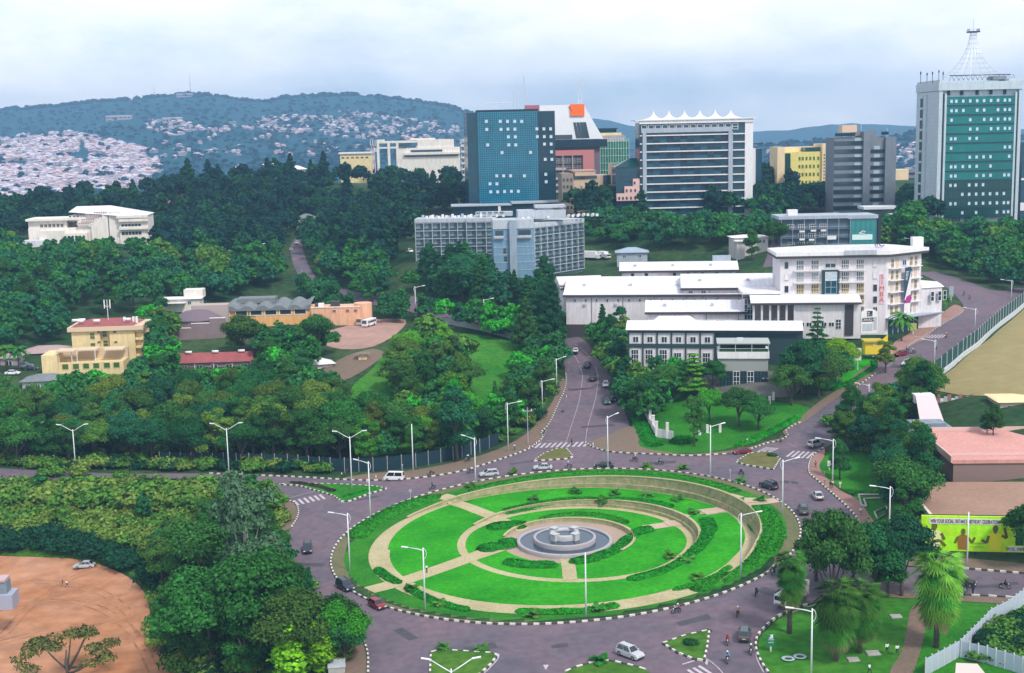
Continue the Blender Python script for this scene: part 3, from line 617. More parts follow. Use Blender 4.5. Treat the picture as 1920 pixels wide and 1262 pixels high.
# 1 ---- blue glass tower
B = Bld('office_tower', 'blue mirror glass office tower gridded with mullions, left of the white sloping roof', 'building', 899, 384, 655, 3)
W1 = B.X(1011); H1 = B.Z(210); Wd = B.X(1042, 4); Dp = 24
foot = [(0, 0), (W1, 0), (W1+.2, .6), (Wd, 4.5), (Wd, Dp), (-6.5, Dp), (-6.5, 9)]
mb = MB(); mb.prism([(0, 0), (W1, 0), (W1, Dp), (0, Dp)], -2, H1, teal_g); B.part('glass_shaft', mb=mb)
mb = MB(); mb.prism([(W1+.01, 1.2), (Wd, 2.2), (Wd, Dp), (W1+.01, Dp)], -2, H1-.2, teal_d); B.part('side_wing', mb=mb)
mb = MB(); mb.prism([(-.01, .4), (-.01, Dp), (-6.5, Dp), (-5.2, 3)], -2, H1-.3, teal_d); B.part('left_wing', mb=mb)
grid(B, 0, W1, 0, H1, 28, 42, mull, t=.2); rw = thing('x', 'x', 'x'); purge(rw)
b = MB()
for i in range(9): q = W1+(Wd-W1)*i/8; b.box(q-.09, q+.09, 1.0+i/8*1.0, 1.25+i/8, 0, H1-.2, mull)
for j in range(42): q = H1*j/42; b.add([(W1, 1.05, q-.12), (Wd, 2.05, q-.12), (Wd, 2.05, q+.12), (W1, 1.05, q+.12)], [(0, 1, 2, 3)], mull)
b.build('mullion_grid', B.root, kind='stuff')
B.part('roof_parapet', mull, (-.3, W1+.3, -.2, .3, H1, H1+.9), (-.3, 0, .3, Dp, H1, H1+.9), (W1, W1+.3, .3, Dp, H1, H1+.9))
for px, py in [(913, 229), (939, 229), (952.5, 229), (966, 229), (979, 229), (913.5, 244), (940, 244), (953, 243.5), (966, 243.5), (953.5, 258), (966.5, 258), (914.5, 273), (954, 273), (967, 273), (941, 287.5), (994.5, 287), (930, 331), (943, 331), (956, 331), (982, 331), (917, 346), (930, 346), (918, 361), (931, 361), (944, 360.5), (957, 360), (970, 360)]:
    x = B.X(px, 0, 30); win(B, x, B.Z(py+2, x)+.2, 1.3, 1.4, 1, 1, wpan, wpan, y=-.22, name='window')
for px, py in [(1006.5, 243), (1020, 243), (1032.5, 243), (1007, 257.5), (1020.5, 257.5), (1033, 257.5), (1020.5, 271.5), (1033, 271.5), (1033.5, 286), (1021.5, 300), (1034, 300), (1022, 328), (1022.5, 342)]:
    x = B.X(px, 2, 30); win(B, x, B.Z(py+2, x, 2)+.2, 1.3, 1.4, 1, 1, wpan, wpan, y=1.0 if x > W1 else -.25, rz=.08)
B.part('roof_crane', steel, (3, 18, 6, 6.5, H1+4.2, H1+4.7), (11, 11.5, 6, 6.5, H1, H1+4.4), (2.7, 3.2, 6, 6.5, H1+4.5, H1+7.5)); B.part('roof_box', mat('faded_red', (.42, .12, .14), .7), (25, 32, 5, 10, H1, H1+2.9))
for x0, hh in ((24.5, 18), (19, 10)):
    b = MB()
    for dx in (0, 1.6): b.tube([(x0+dx, 8, H1), (x0+dx*(.4 if hh > 12 else 1), 8, H1+hh*.7), (x0, 8, H1+hh)], .16, steel, 4)
    for k in range(7): b.box(x0, x0+1.6*(1 if k < 5 else .5), 7.9, 8.1, H1+k*hh/9, H1+k*hh/9+.15, steel)
    b.build('aerial_mast', B.root)
B = Bld('podium', 'dark glazed podium with flat pale roofs at the foot of the blue tower', 'building', 850, 404, 640, 3)
wE = B.X(1062); B.part('wall', teal_d, (0, wE, 0, 16, -6, 4.2)); B.part('roof', grey_l, (-1, B.X(905), -1.5, 17, 4.3, 4.8), (B.X(960), B.X(1060), -1.2, 17, 5.0, 5.6), (B.X(905), B.X(960), -1, 17, 4.3, 4.7))
for k in range(18): win(B, 2+k*(wE-4)/18, .2, (wE-4)/24, 3.2, 1, 1, mull, glass_d, y=-.02)
B.part('entrance_box', white, (B.X(934), B.X(939), -1.5, 0, .5, 4)); 
# 2 ---- white sloping tower with orange sign
B = Bld('sloping_tower', 'white tower top with a slanting roof edge, orange sign and dark solar panels', 'building', 1010, 398, 740, 2)
xr0, xr1 = B.X(1097), B.X(1133); zt, zb = B.Z(198), B.Z(263); sh = mat('white_cladding', (.80, .80, .84), .5, var=.03, scale=.3)
mb = MB(); mb.add([(0, 0, zb), (xr1, 0, zb), (xr0, 0, zt), (0, 0, zt), (0, 20, zb), (xr1, 20, zb), (xr0, 20, zt), (0, 20, zt)], [(0, 1, 2, 3), (1, 5, 6, 2), (4, 7, 6, 5), (3, 2, 6, 7), (0, 3, 7, 4)], sh); B.part('sloping_roof', mb=mb)
org = mat('orange_sign', (.95, .16, .01), .5)
mb = MB(); x0, x1 = B.X(1072), B.X(1098); mb.box(x0, x1, -.8, -.1, B.Z(219), B.Z(197), org); mb.tube([(x0-.2, -.5, B.Z(199)), (x0+1, -.5, B.Z(209))], .7, org, 5); B.part('orange_sign', mb=mb)
for k in range(4):
    a = B.X(1077+k*6), B.X(1082+k*6.3); z0, z1 = B.Z(261), B.Z(231); mb = MB(); mb.add([(a[0]+1.6, -.15, z0), (a[1]+1.9, -.15, z0), (a[1], -.15, z1), (a[0], -.15, z1)], [(0, 1, 2, 3)], glass_d); B.part('solar_panel', mb=mb)
B.part('lower_panel', glass_d, (0, B.X(1075), -.2, -.05, B.Z(262), B.Z(254))); B.part('body', mat('dusky_body', (.16, .13, .16), .7), (0, xr1-2, .5, 20, -5, zb-.1)); B.part('grille', mull, (0, xr1+2, -1.5, .4, zb-4.5, zb-.2))
pk = mat('pink_frame', (.55, .20, .19), .7)
xA, xB = B.X(1042), B.X(1115); z0, z1, z2 = B.Z(325), B.Z(293), B.Z(288)
B.part('pink_frame', pk, (xA, xB, -1.4, -.6, z1, z2+1.5), (B.X(1094), xB, -1.4, -.6, z0, z1-.01)); 
for k, px in enumerate((1056, 1074)): B.part('column', mat('pale_column', (.5, .42, .42), .7), (B.X(px), B.X(px+1.6), -1.3, -.5, B.Z(345), z1-.02))
for j in range(3):
    for k in range(9): win(B, B.X(1045+k*6), B.Z(308+j*14), 1.9, 3, 2, 3, mat('pale_column', (.5, .42, .42)), glass_d, y=-.4)
for j, py in enumerate((320, 338, 350, 362, 374)): B.part('floor_band', mat('pale_column', (.5, .42, .42)), (xA, B.X(1062), -1.0, .4, B.Z(py), B.Z(py)+1.3))
b = MB(); q = B.X(1090); b.tube([(q, 8, zt), (q, 8, zt+8), (q+1.2, 8, zt+9), (q+1.2, 8, zt+15)], .2, steel, 4); b.tube([(q+2, 8, zt), (q+2, 8, zt+15)], .2, steel, 4)
for k in range(9): b.box(q, q+2, 7.9, 8.1, zt+k*1.5, zt+k*1.5+.15, steel)
b.build('aerial_mast', B.root); B.part('long_boom', steel, (B.X(1008), q, 7.8, 8.1, B.Z(199.5), B.Z(199.5)+.35))
# green netted building site
B = Bld('construction_site', 'unfinished tower wrapped in green netting and pale scaffolding', 'building', 1112, 400, 760, 2)
net = mat('green_netting', (.01, .22, .12), .9, .1, var=.35, scale=.5); xa, xb = B.X(1108), B.X(1180); zb, zt = B.Z(326), B.Z(266)
B.part('netting', net, (0, xb, 0, 18, -5, zt)); b = MB()
for i in range(15): q = xb*i/14; b.box(q-.12, q+.12, -.5, -.3, 0, zt+2, steel)
for j in range(11): q = zt*j/10; b.box(0, xb, -.5, -.25, q-.12, q+.12, steel)
b.build('scaffolding', B.root, kind='stuff'); B.part('slab', concrete, (1, xb-2, 1, 17, zt+.1, zt+3.4)); B.part('top_frame', cream, (2, xb-4, 1.5, 16, zt+3.5, zt+5)); B.part('rooftop_hall', teal_d, (0, B.X(1158), 2, 15, zt+5.1, B.Z(243)))
B.part('roof_slab', mull, (-1, B.X(1160), 1, 16, B.Z(243)+.05, B.Z(241)))
# tan stepped building
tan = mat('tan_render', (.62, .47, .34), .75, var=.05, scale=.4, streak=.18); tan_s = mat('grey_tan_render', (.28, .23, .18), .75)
B = Bld('office_block', 'tan stepped office block with ribbon windows beside the blue tower', 'building', 1089, 398, 630, 4)
xe = B.X(1147); H = B.Z(322)
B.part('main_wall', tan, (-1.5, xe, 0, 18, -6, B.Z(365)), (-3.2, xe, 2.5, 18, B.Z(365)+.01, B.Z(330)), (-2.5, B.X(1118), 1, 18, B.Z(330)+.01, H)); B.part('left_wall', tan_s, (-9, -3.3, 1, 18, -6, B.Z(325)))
B.part('roof', mat('pink_tile', (.50, .28, .24), .8), (-3.5, B.X(1119), .8, 18.5, H+.01, H+.6)); B.part('balcony', tan, (B.X(1092), xe, -.8, 2.4, B.Z(355), B.Z(348)))
for a in ((1077, 1121, 336, 330, 2.3), (1099, 1123, 348.5, 343, 2.3), (1092, 1147, 363, 356.5, 2.3), (1133, 1147, 347, 330, 2.2)): B.part('ribbon_window', glass_d, (B.X(a[0]), B.X(a[1]), a[4]-.15, a[4]+.5, B.Z(a[2]), B.Z(a[3])))
for px, py in ((1097, 373), (1108, 373), (1097, 385), (1133, 374)): win(B, B.X(px), B.Z(py), 1.3, .9, 1, 1, tan_s, glass_d, y=-.02)
for j in range(5):
    for k in range(3): win(B, -8+k*1.8, B.Z(392-j*13), 1.1, 1.6, 1, 1, tan_s, glass_d, y=.98)
B.part('canopy_wall', tan, (B.X(1113), B.X(1185), -6, -.2, -6, B.Z(380)), (B.X(1113)-.5, B.X(1187), -6.5, -.21, B.Z(380)+.01, B.Z(377)))
for px in (1121, 1146, 1168): win(B, B.X(px, -6), B.Z(392), 4.6, 2.4, 3, 1, tan, green_d, y=-6.03)
B.part('rough_tower', tan, (xe+.05, xe+2.6, -.3, 10, -3, B.Z(308)))
B = Bld('glass_block', 'small teal glass block with a dark pitched roof and stepped pink front', 'building', 1156, 395, 610, 3)
xe = B.X(1197); B.part('glass_wall', teal_d, (0, xe, 1, 14, -4, B.Z(314))); mb = MB(); z0 = B.Z(314)+.02; mb.add([(-.5, .5, z0), (xe+.5, .5, z0), (xe+.5, 14, z0), (-.5, 14, z0), (xe*.7, 6, z0+4), (xe+.5, 6, z0+4)], [(0, 1, 5, 4), (1, 2, 5), (2, 3, 4, 5), (3, 0, 4)], green_d); B.part('roof', mb=mb)
grid(B, 0, xe, 0, z0, 8, 9, mull, y=.95, t=.1); pf = mat('pink_front', (.70, .46, .42), .7)
B.part('stepped_front', pf, (0, xe+.6, -.4, .8, B.Z(377), B.Z(363)), (B.X(1171), xe+.6, -.4, .8, B.Z(363)+.01, B.Z(350)), (B.X(1187), xe+.6, -.4, .8, B.Z(350)+.01, B.Z(336)))
for px, py in ((1161, 375), (1168, 375), (1175, 375), (1183, 375), (1191, 375), (1175, 361), (1183, 361), (1191, 361), (1190, 347)): win(B, B.X(px), B.Z(py), 1.0, 1.5, 1, 1, pf, glass_d, y=-.42)
# 3 ---- white framed hotel with bands
B = Bld('hotel_tower', 'teal glass hotel tower banded in white with tent peaks on its roof', 'building', 1200, 408, 610, 1)
xe = B.X(1411); H = B.Z(227); xp = B.X(1396); nfl = 10; hz0, hz1 = B.Z(405), B.Z(254)
B.part('core', teal_d, (0, xp, .6, 17, -5, B.Z(230))); B.part('end_wall', white, (xp+.02, xe, 0, 17.5, -5, H))
for px, w in ((1205, 7), (1365, 8)): B.part('pier', grey_l, (B.X(px, 0, 20), B.X(px+w, 0, 20), -1.2, .58, -5, hz1+1))
B.part('cornice', grey_l, (B.X(1203), B.X(1371), -1.25, .58, hz1+1.02, hz1+3.2)); B.part('roof_edge', white, (-2, xe+1.5, -1, 18, H+.02, H+.5), (0, xe, -.5, .5, B.Z(233), H))
for j in range(nfl+1):
    z = hz0+(hz1-hz0)*j/nfl
    for a, c in ((.2, B.X(1205)-.05), (B.X(1212.2), B.X(1364.8)), (B.X(1373.2), xp-.02)): B.part('floor_band', white, (a, c, -.75, .58, z-.45, z+.05))
rng2 = random.Random(5); gt = [mat('glass_tint_a', (.008, .055, .09), .2, .4), mat('glass_tint_b', (.003, .028, .05), .2, .4), mat('glass_tint_c', (.012, .08, .125), .2, .4)]
for j in range(nfl):
    z = hz0+(hz1-hz0)*j/nfl; h = (hz1-hz0)/nfl
    for k in range(12):
        a = B.X(1212.5)+(B.X(1364.5)-B.X(1212.5))*k/12; w = (B.X(1364.5)-B.X(1212.5))/12
        for q in (0, 1): B.part('glass_panel', gt[rng2.randrange(3)], (a+.06, a+w-.06, .3+.04*q, .57, z+.1+q*(h-.6)/2, z+.1+(q+1)*(h-.6)/2-.06))
for k in range(14): px = 1204+k*13; win(B, B.X(px+5), B.Z(246), 2.6, 2.6, 1, 2 if k > 12 else 1, white, glass_d if 3 < k < 11 else teal_d, y=-.52 if False else .3, fw=.22)
for k in range(6):
    px = 1231+k*29; x = B.X(px); b = MB(); z = H+.5; b.lathe([(6.4, z), (3.6, z+.5), (1.8, z+1.2), (.7, z+2.3), (.2, z+3.4), (.04, z+4.4)], white, 12, x, 9); b.build('tent_peak', B.root, True)
# slim block right
B = Bld('slim_block', 'narrow white and dark glass block seen right of the banded hotel tower', 'building', 1408, 408, 720, 2)
B.part('white_wall', white, (0, B.X(1416), 0, 10, -5, B.Z(278))); B.part('glass_wall', teal_d, (B.X(1416)+.02, B.X(1428), .3, 10, -5, B.Z(279))); B.part('roof_canopy', mull, (B.X(1413), B.X(1429), -1, 9, B.Z(271), B.Z(269)))
# 5 ---- yellow building
yel = mat('yellow_render', (.78, .66, .20), .7, var=.05, scale=.3, streak=.18); yel2 = mat('pale_yellow_render', (.84, .64, .40), .7, var=.05, scale=.3, streak=.18)
B = Bld('yellow_office', 'yellow office block with rows of small green windows behind the grey banded tower', 'building', 1457, 372, 790, 2)
H = B.Z(276); xm, xe = B.X(1540), B.X(1566)
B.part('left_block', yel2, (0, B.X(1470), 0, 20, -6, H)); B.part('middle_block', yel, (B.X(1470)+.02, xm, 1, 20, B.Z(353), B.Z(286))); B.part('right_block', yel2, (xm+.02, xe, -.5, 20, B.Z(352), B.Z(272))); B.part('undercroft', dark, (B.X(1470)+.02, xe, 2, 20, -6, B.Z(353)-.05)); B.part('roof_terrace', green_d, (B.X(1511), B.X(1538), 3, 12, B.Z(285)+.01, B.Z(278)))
B.part('rear_block', yel2, (B.X(1463), xm, 12, 24, B.Z(286)+.01, B.Z(277)))
B.part('stair_glass', green_d, (B.X(1472), B.X(1482), .7, 1.2, B.Z(350), B.Z(288)))
ygl = mat('green_pane', (.05, .14, .02), .3, .6)
for py in (302, 317, 332, 347):
    for px in (1499, 1505, 1512, 1519, 1526, 1534): win(B, B.X(px), B.Z(py), 1.3, 2.2, 1, 1, yel, ygl, y=.98)
for k in range(10):
    for px in (1544, 1549): win(B, B.X(px), B.Z(350-k*6.2), .9, 1.1, 1, 1, yel2, glass_d, y=-.52)
# 6 ---- grey tower with dark bands
gr = mat('grey_tower_stone', (.20, .23, .27), .7, var=.08, scale=.5, streak=.18); gr2 = mat('pale_spandrel', (.42, .47, .53), .6)
B = Bld('grey_tower', 'grey office tower with dark ribbon windows and a tan water tank on its roof', 'building', 1563, 402, 640, 2)
x1, x2, x3, xe = B.X(1616), B.X(1629), B.X(1657), B.X(1677); H = B.Z(258)
B.part('shaft', gr, (0, x1, 1, 16, -5, H), (x1+.02, x2, -.6, 16, -5, B.Z(248)), (x2+.02, x3, 1, 16, -5, H+.3), (x3+.02, xe, -.6, 15, -5, B.Z(259)))
B.part('roof_plant', gr, (B.X(1605), B.X(1645), 4, 12, B.Z(256), B.Z(246))); B.part('roof_sign', mull, (.2, B.X(1600), .2, .8, B.Z(256), B.Z(250)), (B.X(1650), B.X(1663), .2, .8, B.Z(255), B.Z(249)))
for j in range(9):
    z = B.Z(273+j*15.2); B.part('ribbon_window', glass_d, (.1, x1-.05, .75, 1.1, z, z+2.0)); B.part('spandrel', gr2, (B.X(1601), x1-.05, .8, 1.1, z+2.03, z+3.3))
    if 0 < j < 9: B.part('ribbon_window', glass_d, (x2+.1, x3-.1, .75, 1.1, z-.1, z+1.6)); B.part('spandrel', gr2, (B.X(1637), B.X(1648), .8, 1.1, z+1.63, z+3.3))
b = MB(); q = B.X(1593); tk = mat('tan_tank', (.72, .52, .38), .6)
for dx, dy in ((0, 0), (4.5, 0), (0, 4.5), (4.5, 4.5)): b.box(q-2.4+dx, q-2+dx, 4+dy, 4.4+dy, H, B.Z(249), tk)
b.box(q-3.6, q+3.8, 3, 9.5, B.Z(249), B.Z(235), tk); b.build('water_tank', B.root); B.part('antenna', steel, (B.X(1618), B.X(1618)+.2, 6, 6.2, B.Z(246), B.Z(234)), (B.X(1667), B.X(1667)+.2, 6, 6.2, B.Z(258), B.Z(243)))
# 7 ---- green tower with lattice spire
st = mat('pale_stone_cladding', (.50, .58, .63), .6, var=.06, scale=.5, streak=.18)
B = Bld('green_tower', 'tall teal glass tower framed in pale stone with a flared lattice spire, at the right', 'building', 1754, 424, 575, 0)
xe = B.X(1912, 0, 30); H = B.Z(150, 10); Dp = B.D(1716, 0, 30); ztop, zbt = B.Z(181, 15), B.Z(408, 15); xg0, xg1 = B.X(1772, 0, 30), B.X(1899, 0, 30)
B.part('shaft', st, (0, xg0-1.8, 0, Dp, -6, H-4.5), (xg1+1.8, xe, 0, Dp, -6, H-4.5), (xg0-1.79, xg1+1.79, 1.6, Dp, -6, H-4.5)); B.part('crown', st, (-.4, xe+.4, -.4, Dp+.4, H-4.4, H-.8), (0, B.X(1763), 0, Dp, H-.79, H+.3), (xe-6, xe, 0, Dp, H-.79, H+.3))
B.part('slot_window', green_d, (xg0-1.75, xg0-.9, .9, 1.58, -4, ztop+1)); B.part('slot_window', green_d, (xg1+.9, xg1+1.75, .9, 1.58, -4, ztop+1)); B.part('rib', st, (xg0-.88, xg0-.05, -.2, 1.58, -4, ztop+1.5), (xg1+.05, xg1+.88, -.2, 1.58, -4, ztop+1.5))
nf = 13; 
for j in range(nf):
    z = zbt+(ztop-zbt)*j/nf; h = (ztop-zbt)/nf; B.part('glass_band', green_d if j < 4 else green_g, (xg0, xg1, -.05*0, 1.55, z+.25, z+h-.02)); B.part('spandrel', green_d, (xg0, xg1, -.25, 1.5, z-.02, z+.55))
grid(B, xg0, xg1, zbt, ztop, 30, 1, green_g, y=-.06, t=.07)
rows_ = {0: "1784 1793 1806 1819 1832 1845 1858 1871 1884 1893", 1: "1784 1793 1806 1832 1845 1871 1884 1893", 2: "1784 1819 1845 1858 1871 1884 1893", 3: "1819 1832 1858 1871 1884 1893", 4: "1783 1791 1818 1831", 5: "1783 1884 1893", 6: "1818 1831 1844 1857 1892", 7: "1783 1791 1805 1818 1831 1857", 8: "1783 1791 1831 1844 1857 1883 1891", 9: "1782 1791 1817 1830 1843", 10: "1804 1817 1830 1843 1856 1869 1882", 11: "1782 1791 1817 1830 1843 1856 1869 1882 1890", 12: "1804 1830 1869 1882 1890"}
for r_, s in rows_.items():
    z = zbt+(ztop-zbt)*(nf-1-r_+.5)/nf
    for px in s.split(): win(B, B.X(float(px), 0, z), z-.5, 1.05, 1.35, 1, 1, wpan, wpan, y=-.1, fw=.05)
for px in (1781, 1806, 1835, 1861, 1887): B.part('top_opening', dark, (B.X(px-2.5, 0, H), B.X(px+2.5, 0, H), 1.0, 1.58, ztop+.8, ztop+3.3))
for px in (1788, 1812, 1836): win(B, B.X(px+6, 0, 0), B.Z(416, 15), 4.2, 2.4, 5, 2, white, glass_d, y=1.45)
# left side face (x=0 plane): joints + dark slot
b = MB()
for j in range(34): z = (H-6)*j/34; b.box(-.03, 0, .2, Dp, z, z+.12, mat('stone_joint', (.40, .47, .52), .8)); b.box(.1, xg0-2, -.03, 0, z, z+.12, MATS['stone_joint']); b.box(xg1+2, xe, -.03, 0, z, z+.12, MATS['stone_joint'])
b.build('stone_joint', B.root, kind='stuff'); ys = Dp*.70
B.part('side_slot', green_d, (-.12, 0, ys, ys+Dp*.12, 0, B.Z(181, 0, ys))); B.part('side_rib', st, (-.7, 0, ys-Dp*.2, ys-Dp*.12, 0, B.Z(179, 0, ys)))
for j in range(12): B.part('slot_spandrel', st, (-.16, -.121, ys, ys+Dp*.12, 3+j*4.9, 4+j*4.9))
# spire
b = MB(); cx, cy = B.X(1822, Dp/2, H), Dp/2; zs0 = H+1.8; zs1 = B.Z(61, cx, cy); n = 16
def sr(t): return 1.3+9.5*(1-t)**2.6+2.2*(1-t)
for k in range(n):
    a = 6.28318*k/n; b.tube([(cx+sr(t)*math.cos(a), cy+sr(t)*math.sin(a), zs0+(zs1-zs0)*t) for t in np.linspace(0, 1, 10)], .07, steel, 3)
for t in (.0, .1, .2, .31, .42, .53, .64, .75, .86, .93):
    b.tube([(cx+sr(t)*math.cos(a), cy+sr(t)*math.sin(a), zs0+(zs1-zs0)*t) for a in np.linspace(0, 6.28318, 17)], .08, steel, 3)
b.build('lattice_spire', B.root); B.part('spire_platform', mull, (cx-2.3, cx+2.3, cy-2.3, cy+2.3, zs1, zs1+.5)); b = MB(); b.tube([(cx, cy, zs1), (cx, cy, B.Z(36, cx, cy))], .12, steel, 4)
for q in (-2.2, 2.2): b.box(cx+q-.06, cx+q+.06, cy-2.2, cy+2.2, zs1+.5, zs1+1.7, steel); b.box(cx-2.2, cx+2.2, cy+q-.06, cy+q+.06, zs1+1.4, zs1+1.5, steel)
b.build('spire_mast', B.root); b = MB()
for k in range(14): q = B.X(1780, 6, H)+k*2.1; b.tube([(q, 6, H), (q+1.05, 6, H+2.2), (q+2.1, 6, H)], .12, mull, 4)
b.tube([(B.X(1780, 6, H), 6, H+2.2), (B.X(1895, 6, H), 6, H+2.2)], .2, mull, 4); b.build('roof_truss', B.root); B.part('roof_plant', gr, (B.X(1860), B.X(1885), 5, 12, H, H+1.6))
for px, py in ((1726, 134), (1738, 136), (1748, 134), (1760, 131), (1768, 134)): b = MB(); q = B.X(px, 9, H); b.tube([(q, 9, H-.8), (q, 9, B.Z(py, q, 9))], .13, mull, 4); b.cyl(q, 9, B.Z(py+6, q, 9), B.Z(py+1, q, 9), .28, mull); b.build('roof_aerial', B.root)
B = Bld('tower_annex', 'low stone annex with flat canopy joining the grey and green towers', 'building', 1618, 424, 590, 0)
B.part('long_canopy', mat('pale_panel', (.62, .66, .70), .6), (0, B.X(1712), -1, 10, B.Z(393), B.Z(388))); B.part('body', gr, (1, B.X(1716), 2, 12, -5, B.Z(393)-.05)); B.part('porch', gr2, (B.X(1713), B.X(1752), -3, 3, -5, B.Z(386)))
win(B, B.X(1730), B.Z(418), 4.5, 5, 3, 4, gr, glass_d, y=-3.02); win(B, B.X(1720), B.Z(410), 1.4, 2, 2, 1, gr, glass_d, y=-3.02); B.part('white_awning', white, (B.X(1660), B.X(1700), -2, 0, B.Z(403), B.Z(401)))
B = Bld('edge_block', 'blue glass block cut off by the right edge of the picture', 'building', 1911, 440, 585, 0); B.part('glass_wall', teal_d, (0, 12, 0, 10, -5, B.Z(266))); B.part('white_band', white, (-.1, 12, -.3, -.02, B.Z(338), B.Z(334)), (-.1, 12, -.3, -.02, B.Z(395), B.Z(380)))
B = Bld('small_office', 'pale office with dark floors between the grey and green towers', 'building', 1678, 388, 900, 0); B.part('pink_wall', yel2, (0, B.X(1702), 0, 12, -8, B.Z(318))); B.part('floors', gr, (B.X(1702)+.02, B.X(1716), .2, 12, -8, B.Z(318)))
for j in range(5): B.part('ribbon_window', glass_d, (B.X(1703), B.X(1716), -.1, .18, B.Z(328+j*11), B.Z(324+j*11)))
# 9 ---- low teal office
B = Bld('netted_office', 'three storey blue grey office with balconies and a teal glass end', 'building', 1464, 470, 505, 0)
xm, xe = B.X(1593), B.X(1643); H = B.Z(412); bl = mat('blue_grey_wall', (.10, .15, .20), .7, var=.1, scale=.3, streak=.18); tg = mat('teal_end_glass', (.01, .22, .22), .25, .7)
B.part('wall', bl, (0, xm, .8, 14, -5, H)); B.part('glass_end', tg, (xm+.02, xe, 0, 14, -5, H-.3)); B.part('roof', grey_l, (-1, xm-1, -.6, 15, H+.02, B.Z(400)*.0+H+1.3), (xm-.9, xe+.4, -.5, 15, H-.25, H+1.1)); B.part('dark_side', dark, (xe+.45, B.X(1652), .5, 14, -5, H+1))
for j in range(3):
    z = H-.6-(j+1)*3.45; B.part('balcony_rail', grey_l, (0, xm, -.3, -.15, z+.9, z+1.0)); B.part('balcony_slab', bl, (0, xm, -.4, .78, z-.12, z+.1))
for k in range(7): B.part('post', grey_l, (xm*k/6-.08, xm*k/6+.08, -.45, -.29, -4, H))
for px, py in ((1483, 430), (1503, 430), (1524, 430), (1543, 430), (1503, 447), (1522, 447), (1543, 445), (1484, 463), (1503, 463), (1521, 463)): win(B, B.X(px), B.Z(py+1), 2.4, 1.9, 3, 2, white, glass_d, y=.76); 
for px, py in ((1503, 433), (1524, 432), (1543, 432), (1521, 449), (1503, 448)): B.part('white_balcony_panel', white, (B.X(px-5), B.X(px+5), -.6, -.46, B.Z(py+2)-.3, B.Z(py)))
B.part('banner', white, (B.X(1550), B.X(1567), -.6, -.46, B.Z(451), B.Z(444))); B.part('wall_banner', mat('pale_banner', (.62, .80, .76), .6), (B.X(1597), B.X(1635), -.25, -.03, B.Z(453), B.Z(443)))
b = MB(); b.tube([(B.X(1610), -.2, B.Z(441)), (B.X(1617), -.2, B.Z(436.5)), (B.X(1622), -.2, B.Z(438))], .18, white, 5); b.tube([(B.X(1610), -.2, B.Z(441)), (B.X(1621), -.2, B.Z(441))], .18, white, 5); b.build('logo', B.root)
grid(B, xm+.3, xe-.3, -3, H-1, 5, 4, bl, y=-.06, t=.09); B.part('roof_tank', white, (B.X(1480), B.X(1498), 3, 6, H+1.32, H+3.6))
# 10 ---- grey slab hotel
gh = mat('grey_blue_render', (.30, .37, .44), .75, var=.06, scale=.4, streak=.20); gh2 = mat('blue_gable', (.17, .30, .42), .7, var=.1, scale=.3, streak=.20); ghl = mat('pale_grey_trim', (.46, .50, .55), .7, streak=.20)
B = Bld('grey_hotel', 'grey angled hotel with balcony grids and a plain blue gable, in mid picture', 'building', 927, 533, 485, 4)
xg = B.X(1003); Hh = B.Z(414, xg); fl = 3.35; Hb = B.Z(428, xg)
B.part('gable_wall', gh2, (0, xg, 0, 12, -4, Hb)); B.part('gable_top', ghl, (0, xg, -.3, 12, Hb+.02, Hh+.6))
B.part('stair_shaft', gh, (B.X(957), B.X(970), -1.6, -.02, -4, Hb), (B.X(957), B.X(970), -1.6, -.32, Hb+.02, Hh+.5))
for j in range(5): z = B.Z(449+j*14.6, 5); B.part('string_course', ghl, (0, B.X(956.5), -.12, -.01, z, z+.18), (B.X(970.5), xg, -.12, -.01, z, z+.18))
for px, py in ((948, 476), (949, 491)): win(B, B.X(px), B.Z(py), 1.3, 2.0, 1, 2, gh, glass_d, y=-.02)
for a, c in ((928, 947), (971, 998)): B.part('top_balcony', ghl, (B.X(a), B.X(c), -1.2, -.05, B.Z(447.5), B.Z(446)), (B.X(a), B.X(c), -1.3, -1.21, B.Z(446), B.Z(442))); B.part('top_window', glass_d, (B.X(a+3), B.X(c-1), -.15, -.02, B.Z(445), B.Z(433)))
t0 = link('name_letters', None, B.root); purge(t0)
